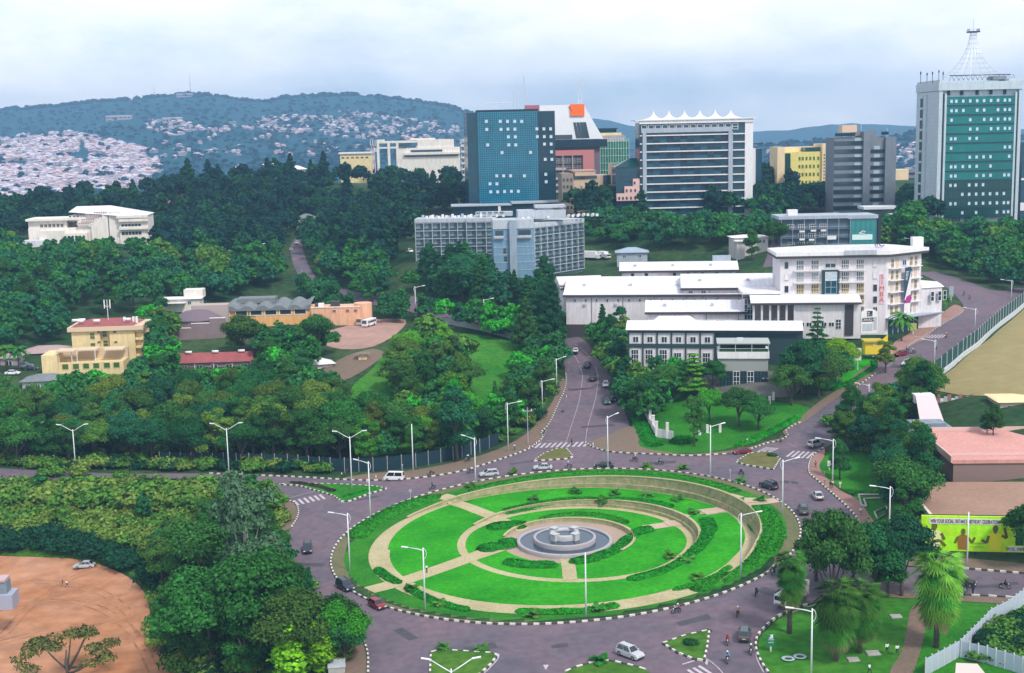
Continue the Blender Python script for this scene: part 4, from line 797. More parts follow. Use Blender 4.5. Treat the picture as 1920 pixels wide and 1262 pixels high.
# right wing: runs back to the right
def wing(B, x0, y0, yaw, L_, nb, nf, z0, fh, side, label_h, dy=10.5):
    """facade of balconies; local sub-frame drawn into B"""
    c, s = math.cos(yaw), math.sin(yaw)
    def tr(b):
        b.v = [(x0+x*c-y*s, y0+x*s+y*c, z) for x, y, z in b.v]; return b
    b = MB(); b.box(0, L_, .9, dy, z0-6, z0+nf*fh+.2, gh); tr(b).build('wing_wall', B.root)
    b = MB(); b.box(-.2, L_+.2, -.4, dy+.3, z0+nf*fh+.22, z0+nf*fh+1.7, ghl); tr(b).build('parapet', B.root)
    for j in range(nf+1): b = MB(); b.box(0, L_, -.25, .88, z0+j*fh-.14, z0+j*fh+.14, ghl); tr(b).build('balcony_slab', B.root)
    for i in range(nb+1): q = L_*i/nb; b = MB(); b.box(q-.14, q+.14, -.3, .88, z0, z0+nf*fh, ghl); tr(b).build('divider', B.root)
    g = MB(); g.box(-.5, .5, 0, .08, 0, 1, glass_d)
    w = L_/nb
    bm_ = MB(); bm_.box(-w/2+.2, w/2-.2, 0, .1, 0, fh-.4, glass_d); bm_.box(-w/2+.25, 0, -.02, .0, .2, fh-.6, mat('pale_curtain', (.26, .36, .38), .8)); bm_.box(.15, w/2-.3, -.02, 0, .2, fh-.6, mat('dim_curtain', (.10, .17, .20), .8)); bm_.box(-.05, .05, -.05, 0, 0, fh-.4, ghl); wm = bm_.mesh('window')
    rl = MB(); rl.box(-w/2+.16, w/2-.16, 0, .06, .15, 1.05, mat('dark_rail', (.03, .07, .09), .6)); rm = rl.mesh('balcony_rail')
    for j in range(nf):
        for i in range(nb):
            x = w*(i+.5); y = .78; link('window', wm, B.root, (x0+x*c-y*s, y0+x*s+y*c, z0+j*fh+.16), yaw)
            y = -.2; link('balcony_rail', rm, B.root, (x0+x*c-y*s, y0+x*s+y*c, z0+j*fh), yaw)
# solve the wing lengths from the picture
def solve_len(B, x0, y0, yaw, px, z):
    a, b = 0., 120.; sgn = 1 if proj(B.w(x0+math.cos(yaw), y0+math.sin(yaw), z))[0] > proj(B.w(x0, y0, z))[0] else -1
    for _ in range(40):
        m = (a+b)/2; p = proj(B.w(x0+m*math.cos(yaw), y0+m*math.sin(yaw), z))[0]
        if (p-px)*sgn < 0: a = m
        else: b = m
    return a
ya = R(47); zc = Hh-.9; nfl = 6; L_ = solve_len(B, xg, .2, ya, 1094, 15); fh = 3.05; z0 = Hb-nfl*fh
wing(B, xg, .2, ya, L_, 8, nfl, z0, fh, 1, 0); 
B.part('roof_penthouse', ghl, (B.X(972, 14), B.X(1060, 14), 9, 18, Hh, Hh+3.4)); B.part('lift_tower', gh, (B.X(1006, 14, 25), B.X(1035, 14, 25), 10, 16, Hh, B.Z(389, 20, 14))); B.part('lift_cap', ghl, (B.X(1002, 14, 25), B.X(1058, 14, 25), 9.5, 17, B.Z(389, 20, 14)+.02, B.Z(384, 20, 14)))
# left wing (in front run to the left, set back a little)
yb = R(-2); c_, s_ = math.cos(yb), math.sin(yb)
B2 = Bld('grey_hotel_wing', 'long left wing of the grey hotel with dark balconies', 'building', 781, 497, 535, -3)
xw = B2.X(930); H2 = B2.Z(411); nfl = 6; fh2 = 3.3; z2 = H2-1.7-nfl*fh2
wing(B2, 0, 0, 0, B2.X(876), 6, nfl, z2, fh2, 1, 0); wing(B2, B2.X(876)+.3, -1.2, 0, xw-B2.X(876), 3, nfl, z2, fh2, 1, 0)
B2.part('roof_rooms', ghl, (B2.X(895, 8), B2.X(963, 8), 5, 11, H2+.3, B2.Z(398, 20, 8))); B2.part('ground_floor', ghl, (B2.X(830), xw, -2.5, -1.3, -6, z2))
for k in range(5): win(B2, B2.X(897+k*11, 5, H2), H2+1.4, 1.6, .7, 2, 1, ghl, glass_d, y=4.95)
for k in range(26):
    x = 3+k*1.35; b = MB(); b.box(-.5, .5, 0, 1.2, 0, .9+.5*(k % 3 == 0), white if k % 4 else ghl); o = b.build('rooftop_unit', B2.root); o.location = (x, 3+(k*7 % 5), H2)
for k in range(30): b = MB(); b.box(-.5, .5, 0, 1.2, 0, .9, white if k % 3 else ghl); o = b.build('rooftop_unit', B.root); o.location = (B.X(975)+k*1.1, 4+(k*5 % 9)+k*.3, Hh+.2)
B3 = Bld('thatched_hall', 'brown pyramid thatched roof hall below the left hotel wing', 'building', 832, 520, 500, 0)
mb = MB(); r_ = B3.X(870)/2+1; mb.prism([(r_+r_*1.1*math.cos(a), r_+r_*math.sin(a)) for a in np.linspace(0, 6.283, 13)[:-1]], 2.6, 10.5, mat('thatch', (.10, .085, .075), .95, var=.3, scale=2), taper=.04); B3.part('roof', mb=mb); B3.part('wall', ghl, (2, r_*2-2, 2, r_*2-2, -4, 2.6)); win(B3, B3.X(862), 1, 5, 2.2, 4, 2, white, glass_d, y=1.95)
# 11 ---- white five storey office on the corner
wr = mat('white_render', (.74, .70, .73), .65, var=.04, scale=.4, streak=.20); wroof = mat('white_metal_roof', (.72, .71, .76), .45, .4, var=.06, scale=.15, streak=.20); soff = mat('dark_soffit', (.06, .05, .055), .7); pinkish = mat('pinkish_render', (.66, .52, .56), .7)
B = Bld('corner_office', 'white five storey office with a pale hipped roof on the street corner', 'building', 1462, 638, 398, -3)
xe = B.X(1662, 0, 20); H = B.Z(483, xe/2); zf = B.Z(490, 2); fh = 3.75; ya = R(38); Lr = solve_len(B, xe, 0, ya, 1727, 20)
B.part('front_wall', wr, (0, xe, 0, 16, -8, H)); c, s = math.cos(ya), math.sin(ya)
def side(x, y): return (xe+x*c-y*s, x*s+y*c)
mb = MB(); mb.prism([(xe, 0), side(Lr, 0), side(Lr, 14), (xe-4, 16)], -8, H-.02, wr); B.part('side_wall', mb=mb)
# roof: fascia + hip
e = 1.6; P = [(-e, -e), (xe+.6, -e), side(Lr+e, -e), side(Lr+e, 15), (-e, 17)]
mb = MB(); mb.prism(P, H+.02, H+.75, soff); B.part('soffit', mb=mb); mb = MB(); mb.prism([(x*1.0, y) for x, y in P], H+.77, H+1.8, white); B.part('fascia', mb=mb)
zr = B.Z(459, xe*.55, 9); n = len(P); rid = [(xe*.36, 8.5), (xe*.80, 8.8)]
mb = MB(); v = [(x, y, H+1.82) for x, y in P]+[(rid[0][0], rid[0][1], zr), (rid[1][0], rid[1][1], zr)]; mb.add(v, [(0, 1, 6, 5), (1, 2, 6), (2, 3, 6), (3, 4, 5, 6), (4, 0, 5)], wroof); B.part('roof', mb=mb)
b = MB()
for k in range(40):
    q = -e+(xe+2*e)*k/40; t = min(1, max(0, 1)); y1 = 8.5; zz = zr
    f = 1.0
    if q < rid[0][0]: f = (q+e)/(rid[0][0]+e)
    b.tube([(q, -e+.1, H+1.88), (q, -e+(8.5+e)*f, H+1.88+(zr-H-1.8)*f)], .06, wroof, 3)
b.build('roof_seam', B.root, kind='stuff')
def floor_z(j): return H-3.3-j*fh     # sill of storey j from the top
rows5 = range(5)
for j in rows5:
    z = floor_z(j)
    for px in (1474.5, 1640.5): win(B, B.X(px, 0, z), z, 1.3, 2.2 if j < 4 else 2.6, 1 if j < 4 else 2, 1 if j < 4 else 2, pinkish if j in (2, 3) else wr, glass_d, y=-.02, blind=.9 if (j == 1 or (px > 1500 and j == 0)) else None)
    for px in (1500, 1528, 1584.5, 1612.5):
        win(B, B.X(px, 0, z), z-.35, 2.3, 2.9, 4, 2, white if j < 2 or j > 3 else cream, glass_d if j != 1 or px > 1540 else mat('dusty_glass', (.22, .26, .28), .4), y=-.03, fw=.16)
    if j < 4:
        for a, c2 in ((1488, 1538), (1571, 1621)):
            xa, xb = B.X(a, 0, z), B.X(c2, 0, z); B.part('balcony_slab', white, (xa, xb, -1.5, 0-.02, z-.75, z-.55)); rr_ = MB(); rr_.box(xa, xb, -1.5, -1.44, z+.3, z+.38, white)
            for k in range(15): q = xa+(xb-xa)*k/14; rr_.box(q-.03, q+.03, -1.5, -1.45, z-.55, z+.3, white)
            rr_.build('balcony_rail', B.root)
win(B, B.X(1556.5, 0, 18), floor_z(0)+.2, 3.2, 1.3, 2, 1, white, glass_d, y=-.02)
xa, xb = B.X(1540, 0, 10), B.X(1572, 0, 10); B.part('entrance_frame', mat('dark_green_cladding', (.015, .055, .055), .5), (xa, xb, -1.1, -.02, floor_z(4)-1.2, floor_z(0)-.5))
win(B, (xa+xb)/2, floor_z(4)-1, (xb-xa)*.66, 12.2, 2, 6, mat('pale_mullion', (.3, .38, .4)), teal_d, y=-1.12, fw=.14); win(B, (xa+xb)/2, floor_z(4)+11.3, (xb-xa)*.66, 2.6, 1, 1, white, mat('printed_pane', (.42, .5, .55), .4, var=.4, scale=2), y=-1.12)
# side face: balconies + hanging banner + red sign
def sp(name, m, x0, x1, y0, y1, z0, z1): mb = MB(); mb.box(x0, x1, y0, y1, z0, z1, m); mb.v = [(xe+x*c-y*s, x*s+y*c, z) for x, y, z in mb.v]; return mb.build(name, B.root)
for j in rows5:
    z = floor_z(j)
    for f in (.16, .30, .70, .84): x, y = side(Lr*f, -.02); win(B, x, z-.3, 1.15, 2.7, 2, 2, cream, glass_d if (j+int(f*10)) % 3 else pinkish, y=y, rz=ya)
    if j < 4:
        for f0, f1 in ((.06, .42), (.60, .95)): sp('balcony_slab', white, Lr*f0, Lr*f1, -1.3, -.02, z-.7, z-.5); sp('balcony_rail', pinkish, Lr*f0, Lr*f1, -1.3, -1.25, z+.25, z+.33)
x, y = side(Lr*.5, -.02); win(B, x, floor_z(0), 1.8, 1.7, 2, 1, white, glass_d, y=y, rz=ya)
f0, f1 = Lr*.42, Lr*.60; zt, zm, zb = floor_z(0)-.6, floor_z(3)-.6, floor_z(4)
sp('banner_top', mat('banner_navy', (.02, .06, .11), .6), f0, f1, -1.5, -1.42, zm, zt); mb = MB(); w = f1-f0
mb.add([(f0, -1.53, zm+1), (f0+w, -1.53, zt-.8), (f0+w, -1.53, zm+1)], [(0, 2, 1)], white); mb.add([(f0, -1.55, zm), (f0+w, -1.55, zm+.2), (f0+w, -1.55, zm+2.6), (f0+.3*w, -1.55, zm+2)], [(0, 1, 2, 3)], mat('banner_magenta', (.45, .02, .25), .6)); mb.v = [(xe+x*c-y*s, x*s+y*c, z) for x, y, z in mb.v]; mb.build('banner_print', B.root)
b = MB()
for k in range(7): b.box(f0+.25, f0+w*.62-k*.12, -1.56, -1.545, zt-1.4-k*.42, zt-1.25-k*.42, white)
b.v = [(xe+x*c-y*s, x*s+y*c, z) for x, y, z in b.v]; b.build('banner_text_line', B.root); sp('banner_bottom', white, f0, f1, -1.5, -1.42, zb, zm-.1)
def text(s, parent, loc, size, m, rot=(math.pi/2, 0, 0), vert=False, ext=.03, sx=1.0, name='lettering', align='CENTER'):
    cu = bpy.data.curves.new(name, 'FONT'); cu.body = '\n'.join(s) if vert else s; cu.size = size; cu.extrude = ext; cu.align_x = align; cu.space_line = .86 if vert else 1
    cu.materials.append(m); q_ = bpy.data.objects.new(name, cu); COL.objects.link(q_); me = bpy.data.meshes.new_from_object(q_.evaluated_get(bpy.context.evaluated_depsgraph_get())); bpy.data.objects.remove(q_); me.materials.clear(); me.materials.append(m); o = bpy.data.objects.new(name, me); COL.objects.link(o); o.parent = parent; o['kind'] = 'stuff'; o.location = [float(q) for q in loc]; o.rotation_euler = rot; o.scale = (sx, 1, 1); return o
redl = mat('red_letters', (.62, .06, .06), .6); inkm = mat('ink', (.03, .03, .035), .7)
B.part('red_sign_board', pinkish, (B.X(1647), B.X(1655), -.16, -.02, floor_z(3)-.3, floor_z(1)+1.6)); text('SIMBA', B.root, (B.X(1651), -.2, floor_z(1)+.1), 2.1, redl, vert=True)
B.part('roof_sign_board', ghl, (B.X(1578), B.X(1638), -e-.25, -e-.02, H+.9, H+2.3))
text('iiC', B.root, (B.X(1649, 2, H+4), 2.0, H+3.1), 2.6, inkm, sx=1.1); B.part('sign_rail', inkm, (B.X(1641, 2, H+4), B.X(1656, 2, H+4), 2, 2.1, H+2.75, H+2.9)); B.part('roof_tank', white, (B.X(1708, 14, 25)-xe*0, B.X(1728, 14, 25), 12, 15, H+1.8, H+4.8))
# round white wing to the right and glazed shop floor
mb = MB(); x0, y0 = side(Lr+.05, 3); mb.prism([side(Lr+.05, 0), side(Lr+7, -3), side(Lr+12, 2), side(Lr+11, 9), side(Lr+.05, 10)], -8, floor_z(2)-.5, wr); mb.prism([side(Lr+.05, -.5), side(Lr+7.4, -3.6), side(Lr+12.6, 2), side(Lr+11.6, 9.6), side(Lr+.05, 10)], floor_z(2)-.48, floor_z(2)+.5, white, taper=.8); B.part('round_wing', mb=mb)
for k in range(6): sp('shop_window', teal_d, Lr*(.08+.15*k), Lr*(.08+.15*k)+Lr*.12, -.2, -.03, -6, floor_z(4)-1.4)
sp('awning', grey_l, 0, Lr+8, -3.2, -.03, floor_z(4)-1.3, floor_z(4)-1.0)
for k in range(3): x, y = side(Lr+3+k*2.6, -2.3-.8*(k > 0)); win(B, x, floor_z(3)-1, 1.2, 3, 1, 2, white, glass_d, y=y, rz=ya-.3)
# long low front shop with arched sign
B = Bld('arcade_shop', 'long low white arcade with pale metal roof running to the arched shop sign', 'building', 1413, 600, 392, -6)
xe = B.X(1614); Hs = B.Z(566, xe); B.part('wall', wr, (B.X(1490), xe, 0, 9, -6, Hs)); B.part('recess', mat('grey_recess', (.22, .20, .20), .8), (0, B.X(1490)-.02, 3, 9, -6, Hs))
mb = MB(); mb.add([(-1, -1.4, Hs), (xe, -1.4, Hs), (xe, 4, Hs+1.9), (-1, 4, Hs+1.9), (xe, 10, Hs+.8), (-1, 10, Hs+.8)], [(0, 1, 2, 3), (3, 2, 4, 5)], wroof); mb.box(-1, xe, -1.45, -1.3, Hs-.6, Hs+.05, soff); B.part('roof', mb=mb)
for k in range(6): q = (B.X(1490))*k/5; B.part('column', wr, (q-.3, q+.3, -.3, .3, -6, Hs-.6))
for px in (1433, 1458): win(B, B.X(px, 3), -2.6, 4, 2.4, 3, 1, white, glass_d, y=2.9)
B.part('ramp_canopy', soff, (-3, B.X(1490), -3.5, -.5, -.8, -.4)); win(B, B.X(1572), -3, 1.6, 3, 2, 3, white, glass_d, y=-.02); B.part('dark_door', mat('charcoal_panel', (.05, .045, .05), .6), (B.X(1584), B.X(1600), -.3, -.02, -5, Hs-.8))
for k in range(5): win(B, B.X(1503+k*14), -2.2, 1.6, 1.3, 2, 1, white, glass_d, y=-.02)
S = Bld('arched_shop_sign', 'white arched sign panel lettered CANAL+ at the end of the low arcade', 'sign', 1614, 625, 376, 8)
ws = S.X(1645); hs = S.Z(590); mb = MB(); pts = [(0, 0), (ws, 0), (ws, hs)]+[(ws/2+ws/2*math.cos(a), hs+1.6*math.sin(a)) for a in np.linspace(0, math.pi, 9)]+[(0, hs)]
n = len(pts); mb.add([(x, 0, z) for x, z in pts]+[(x, .5, z) for x, z in pts], [tuple(range(n)), tuple(reversed(range(n, 2*n)))]+[((k+1) % n, k, n+k, n+(k+1) % n) for k in range(n)], white); S.part('panel', mb=mb)
S.part('navy_square', mat('navy', (.02, .035, .07), .6), (ws*.35, ws*.68, -.08, -.01, hs-.6, hs+1.0)); text('Z...', S.root, (ws*.52, -.14, hs-.25), 1.3, white); S.part('dark_strip', MATS['charcoal_panel'], (.05*ws, ws*.76, -.08, -.01, hs-2.2, hs-1.0)); text('CANAL+', S.root, (ws*.4, -.14, hs-2.0), 1.25, white, sx=.8); S.part('pale_poster', ghl, (.1*ws, ws*.7, -.06, -.01, .6, hs-2.8), (ws*.76, ws*.95, -.06, -.01, .8, hs-.8))
# 12 ---- market halls with white metal roofs
def hall(name, label, px, py, Y, yaw, pxe, hpy, depth, rise, wall=None, over=1.0, shed=False, bands=True):
    B = Bld(name, label, 'building', px, py, Y, yaw); xe = B.X(pxe); H = B.Z(hpy); B.part('wall', wall or wr, (0, xe, 0, depth, -6, H))
    mb = MB(); y2 = depth if shed else depth/2
    v = [(-over, -over, H), (xe+over, -over, H), (xe+over, y2, H+rise), (-over, y2, H+rise), (xe+over, depth+over, H), (-over, depth+over, H)]
    mb.add(v, [(0, 1, 2, 3)] + ([] if shed else [(3, 2, 4, 5)]) + [(0, 3, 5), (1, 4, 2)] * (0 if shed else 1), wroof); mb.box(-over, xe+over, -over-.05, -over+.15, H-.7, H+.06, soff); B.part('roof', mb=mb)
    b = MB()
    for k in range(int((xe+2*over)/1.6)): q = -over+.4+k*1.6; b.tube([(q, -over, H+.05), (q, y2, H+rise+.05)], .05, wroof, 3)
    b.build('roof_seam', B.root, kind='stuff'); B.xe = xe; B.H = H
    for k in range(max(2, int(xe/9))): q = xe*(k+.6)/max(2, int(xe/9)); B.part('air_conditioner', ghl, (q-.45, q+.45, -.55, -.03, H-3.6, H-2.9)); B.part('downpipe', soff, (q+2.2, q+2.32, -.18, -.02, -4, H-.72))
    for k in range(max(1, int(xe/14))): q = xe*(k+.35)/max(1, int(xe/14)); yy = y2*.45; zz = H+rise*.45*(y2/(y2+over)); B.part('roof_vent', ghl, (q-.5, q+.5, yy-.4, yy+.4, zz-.1, zz+1.0))
    return B
B = hall('market_hall', 'biggest white roofed hall at the left of the retail complex', 1062, 600, 425, -8, 1418, 553, 34, 4.2)
for k in range(18): win(B, 3+k*3.6, B.H-2.4, .6, .9, 1, 1, wr, glass_d, y=-.02)
B.part('plinth', soff, (0, B.xe, -.2, -.02, -6, -1.5)); 
B = hall('market_hall', 'long white roofed hall at the back of the retail complex', 1166, 520, 478, -6, 1380, 508, 14, 2.6)
for k in range(7): win(B, 4+k*5.2, B.H-2.2, 1.3, 1.3, 1, 1, wr, pinkish if k == 2 else glass_d, y=-.02)
B.part('lean_roof', wroof, (2, B.X(1250), -4, -.02, B.H-2.9, B.H-2.6))
B = hall('market_hall', 'pink roofed low hall against the grey hotel', 1056, 560, 440, 6, 1130, 540, 18, 3.0); B.part('red_gutter', redl, (0, B.xe, -1.2, -1.06, B.H, B.H+.25)); B.part('tiled_roof', mat('pink_metal_roof', (.46, .27, .27), .6), (-1, B.xe*.8, -.5, 8, B.H+.7, B.H+.9))
B = hall('market_hall', 'taller white hall with slit windows beside the corner office', 1282, 590, 420, -7, 1462, 540, 20, 3.6)
for px in (1295, 1319): win(B, B.X(px, 0, 8), B.H-5.6, 1.4, 4.6, 2, 3, white, glass_d, y=-.02)
for px, cc in ((1345, pinkish), (1369, glass_d), (1393, glass_d)): win(B, B.X(px, 0, 8), B.H-4.3, 1.5, 2, 1, 2, white, cc, y=-.02)
B = hall('market_hall', 'lower white lean-to hall in front of the slit windowed hall', 1215, 618, 402, -7, 1395, 585, 12, 2.2, shed=True)
for px in (1325, 1351): win(B, B.X(px), B.H-4.4, 2.6, 1.8, 3, 1, white, glass_d, y=-.02)
B = hall('stair_hall', 'white hall with a tall gridded window left of the corner office', 1398, 600, 398, -4, 1415, 555, 10, .4)
win(B, B.xe/2, B.H-7.4, 3.6, 6.4, 4, 4, white, teal_d, y=-.02); B2_ = B; B.part('side_block', wr, (B.xe+.02, B.X(1461), 1.5, 10, -4, B.H)); B.part('side_roof', white, (-1.2, B.X(1462), -1, 11, B.H+.6, B.H+1.3)); win(B, B.X(1454, 1.5, 3), B.H-6, 1.4, 4.4, 2, 3, white, glass_d, y=1.45)
B = Bld('open_pavilion', 'open pavilion with a pale pink hipped roof in front of the halls', 'building', 1224, 628, 396, -5); xe = B.X(1306); Hp = B.Z(610)
mb = MB(); mb.add([(-1.5, -1.5, Hp), (xe+1.5, -1.5, Hp), (xe+1.5, 9, Hp), (-1.5, 9, Hp), (2, 4, Hp+2.4), (xe-2, 4, Hp+2.4)], [(0, 1, 5, 4), (1, 2, 5), (2, 3, 4, 5), (3, 0, 4)], wroof); mb.box(-1.5, xe+1.5, -1.55, -1.4, Hp-.35, Hp+.02, mat('maroon', (.22, .04, .05), .6)); B.part('roof', mb=mb)
for k in range(4): B.part('column', white, (xe*k/3-.2, xe*k/3+.2, -.2, .2, -4, Hp)) 
B.part('back_wall', mat('dark_brick', (.10, .05, .05), .8), (0, xe, 4, 8, -4, Hp-.1)); B.part('low_wall', white, (0, xe, -.5, -.25, -4, -.9))
# front two storey shop block
B = Bld('panelled_shop_block', 'white two storey block divided by dark green frames, in front of the car park', 'building', 1179, 672, 374, -10)
xe = B.X(1340); Hs = B.Z(618); dg = mat('dark_green_frame', (.025, .055, .06), .6); zmid = B.Z(648); B.part('wall', wr, (0, xe, 0, 10, -6, Hs)); B.part('eaves', dg, (-.2, B.X(1500), -.5, -.02, Hs-.9, Hs)); B.part('mid_band', dg, (-.2, xe, -.3, -.02, zmid-.6, zmid+.6))
for k in range(7): q = xe*k/6; B.part('post', dg, (q-.22, q+.22, -.32, -.02, -5, Hs-.92))
for k in range(6):
    q = xe*(k+.5)/6; win(B, q, zmid+1.0, 1.6, 1.7, 2, 1, white, glass_d, y=-.02); win(B, q-.3, -2.4 if k > 2 else zmid-5.4, 2.1, 4.2, 3, 3, white, glass_d, y=-.02); B.part('panel_joint', ghl, (q-xe/12+.3, q+xe/12-.3, -.05, -.01, zmid+3.4, zmid+3.5))
xw = B.X(1505); B.part('rear_wall', dg, (xe+.02, xw, .5, 10, -6, Hs)); mb = MB(); prof = [(-1, Hs), (1.5, Hs+1.3), (4.5, Hs+2.1), (7.5, Hs+1.7), (11, Hs+.3)]
for a, b2 in zip(prof, prof[1:]): mb.add([(-.8, a[0], a[1]), (xw, a[0], a[1]), (xw, b2[0], b2[1]), (-.8, b2[0], b2[1])], [(0, 1, 2, 3)], wroof)
mb.add([(-.8, y, z) for y, z in prof], [tuple(reversed(range(5)))], white); mb.add([(xw, y, z) for y, z in prof], [tuple(range(5))], white); B.part('barrel_roof', mb=mb, smooth=False)
B = Bld('terrace_restaurant', 'two storey glazed restaurant with an upper terrace under a grey canopy', 'building', 1348, 708, 352, -8); xe = B.X(1440); z1, z2, z3 = B.Z(672), B.Z(661), B.Z(645)
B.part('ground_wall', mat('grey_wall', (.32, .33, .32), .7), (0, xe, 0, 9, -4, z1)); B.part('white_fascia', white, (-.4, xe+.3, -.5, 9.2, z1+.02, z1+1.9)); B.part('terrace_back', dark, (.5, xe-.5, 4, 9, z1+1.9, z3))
B.part('canopy', mat('grey_canopy', (.36, .40, .38), .7), (-.6, xe+.5, -.6, 9, z3+.02, z3+.3)); 
for k in range(4): B.part('canopy_post', ghl, (xe*k/3-.1, xe*k/3+.1, -.4, -.2, z1+1.9, z3))
for k in range(7): q = xe*(k+.5)/7; win(B, q, -2.6, 1.7, 4.4, 2, 3, white if k in (2, 4) else dg, glass_d, y=-.02)
B.part('planter', mat('terrace_hedge', (.02, .07, .03), .9), (0, xe, -.2, .5, z1+1.92, z1+2.7)); B.part('terrace_rail', steel, (-.3, xe+.2, -.45, -.38, z1+2.8, z1+2.9))
for q, nm in ((B.X(1348), 'grey_pillar'),): B.part('flue', steel, (B.X(1382), B.X(1394), 3, 4, z3+.3, z3+1.2))
# 13 small houses round the hotel
def house(name, label, px, py, Y, yaw, pxe, hpy, depth, rise, wm, rm, nwin=3, ww=1.3, wh=1.2, cat='building', over=.8, hip=True):
    B = Bld(name, label, cat, px, py, Y, yaw); xe = B.X(pxe); H = B.Z(hpy); B.part('wall', wm, (0, xe, 0, depth, -6, H)); o = over
    i = min(depth/2, xe/2)*(1 if hip else 0)
    mb = MB(); mb.add([(-o, -o, H), (xe+o, -o, H), (xe+o, depth+o, H), (-o, depth+o, H), (i, depth/2, H+rise), (xe-i, depth/2, H+rise)], [(0, 1, 5, 4), (1, 2, 5), (2, 3, 4, 5), (3, 0, 4), (3, 2, 1, 0)], rm); B.part('roof', mb=mb)
    for k in range(nwin): win(B, xe*(k+.5)/nwin, H-wh-.9, ww, wh, 2, 1, white, glass_d, y=-.02)
    B.xe, B.H = xe, H; return B
blr = mat('blue_grey_roof', (.30, .38, .47), .6, var=.1, scale=.3); dkr = mat('dark_roof', (.07, .09, .09), .8, var=.2, scale=.5); rdr = mat('red_brown_roof', (.30, .085, .085), .8, var=.15, scale=.5); gry = mat('grey_roof', (.17, .19, .20), .8, var=.15, scale=.5)
house('small_house', 'blue grey house with two dark windows right of the grey hotel', 1157, 496, 520, -4, 1214, 474, 9, 1.8, grey_l, blr, 2)
house('small_house', 'low house with a wide dark green roof behind the blue grey house', 1200, 484, 545, -2, 1290, 472, 12, 3, dark, dkr, 0)
h = house('hillside_villa', 'pale two storey villa with flat white roofs above the market halls', 1376, 478, 500, 3, 1440, 446, 9, .8, mat('villa_wall', (.50, .48, .46), .8), white, 4, 1.1, 1.6)
h.part('tower_room', MATS['villa_wall'], (.5, h.X(1393), -3, -.02, -3, h.Z(452))); h.part('tower_cap', white, (-.5, h.X(1396), -3.8, 0, h.Z(452)+.01, h.Z(450)))
B = Bld('blank_billboard', 'blank grey back of a billboard on posts below the villa', 'sign', 1337, 508, 488, 0); xe = B.X(1370); B.part('panel', grey_l, (0, xe, 0, .5, B.Z(494), B.Z(479)))
for k in range(3): B.part('post', steel, (xe*k/2-.15, xe*k/2+.15, .55, .85, -1, B.Z(479)))
B.part('brace', steel, (0, xe, .55, .8, B.Z(499), B.Z(498)))
# left: white stepped villa/embassy
em = mat('warm_white_wall', (.80, .74, .68), .7, var=.04, scale=.3, streak=.20)
B = Bld('stepped_villa', 'white stepped concrete building among trees on the left ridge', 'building', 52, 459, 625, 6)
X = B.X; Z = B.Z
B.part('left_wing', em, (0, X(172), 3, 20, -6, Z(430)), (0, X(125), 4, 20, Z(430)+.02, Z(416))); B.part('left_roof', em, (-.8, X(150), 2, 21, Z(416)+.02, Z(412))); B.part('terrace_front', em, (X(76), X(122), -2, 2.98, -6, Z(434)), (X(122)+.02, X(165), -1, 2.98, -6, Z(440)))
for k in range(6): win(B, X(81+k*7.6, 4), Z(427, 5, 4), 1.4, 1.6, 2, 1, em, glass_d, y=3.95)
for k in range(6): win(B, X(124+k*7), Z(449, 20, -1), 1.3, 1.8, 1, 1, em, glass_d, y=-1.02)
for k, (a, py) in enumerate(((172, 422), (182, 415), (193, 408), (206, 402))):
    B.part('stepped_bay', em, (X(a), X(a+11 if k < 3 else 228), 1.5-k*.1, 20, -6, Z(py)))
    for q in range(6): win(B, X(a-24+q*4.2, 2), Z(py-1.5, 25, 2), .8, .6, 1, 1, em, rdr, y=1.2+(k*.1))
B.part('skylight_step', em, (X(146), X(200), 2.2, 20, Z(430), Z(411)), (X(158), X(205), 6, 20, Z(411)+.02, Z(403)))
xr0, xr1 = X(226), X(279); B.part('right_block', em, (xr0, xr1, 0, 18, -6, Z(405, 40)));
for py, h in ((415, 6), (430, 4), (446, 6)): B.part('ribbon_window', glass_d, (X(229), X(267), -.1, -.02, Z(py), Z(py-h)))
for k in range(7): B.part('window_mullion', em, (X(229+k*6.2), X(229.8+k*6.2), -.2, -.11, Z(446), Z(409)))
B.part('balcony', em, (xr0, X(281), -1.5, -.22, Z(421), Z(416)), (xr0, X(281), -1.5, -.22, Z(436), Z(432)))
mb = MB(); a0, a1 = X(127), X(279); zz = Z(403, a1); mb.add([(a0, 6, Z(398, a0, 6)), (a1+.5, -1, zz), (a1+.5, 20, zz), (a0, 20, Z(398, a0, 6)), (X(206), 8, Z(386, 30, 8)), (X(140), 10, Z(388, 15, 8)), (xr0, -1, zz)], [(6, 1, 4), (1, 2, 4), (2, 3, 5, 4), (3, 0, 5), (0, 6, 4, 5)], wroof); B.part('roof', mb=mb); B.part('fascia', em, (xr0-1, a1+.5, -1.05, 0, zz-1.2, zz-.02))
B.part('upper_wall', em, (a0, xr0, 6.5, 19, Z(420), zz+.3)); B.part('low_store', wroof, (-1, X(90), -6, 1.8, -6, Z(450)))
for k in range(3): win(B, X(135+k*7, 6), Z(408, 15, 6), 1.2, .8, 1, 1, em, glass_d, y=6.45)
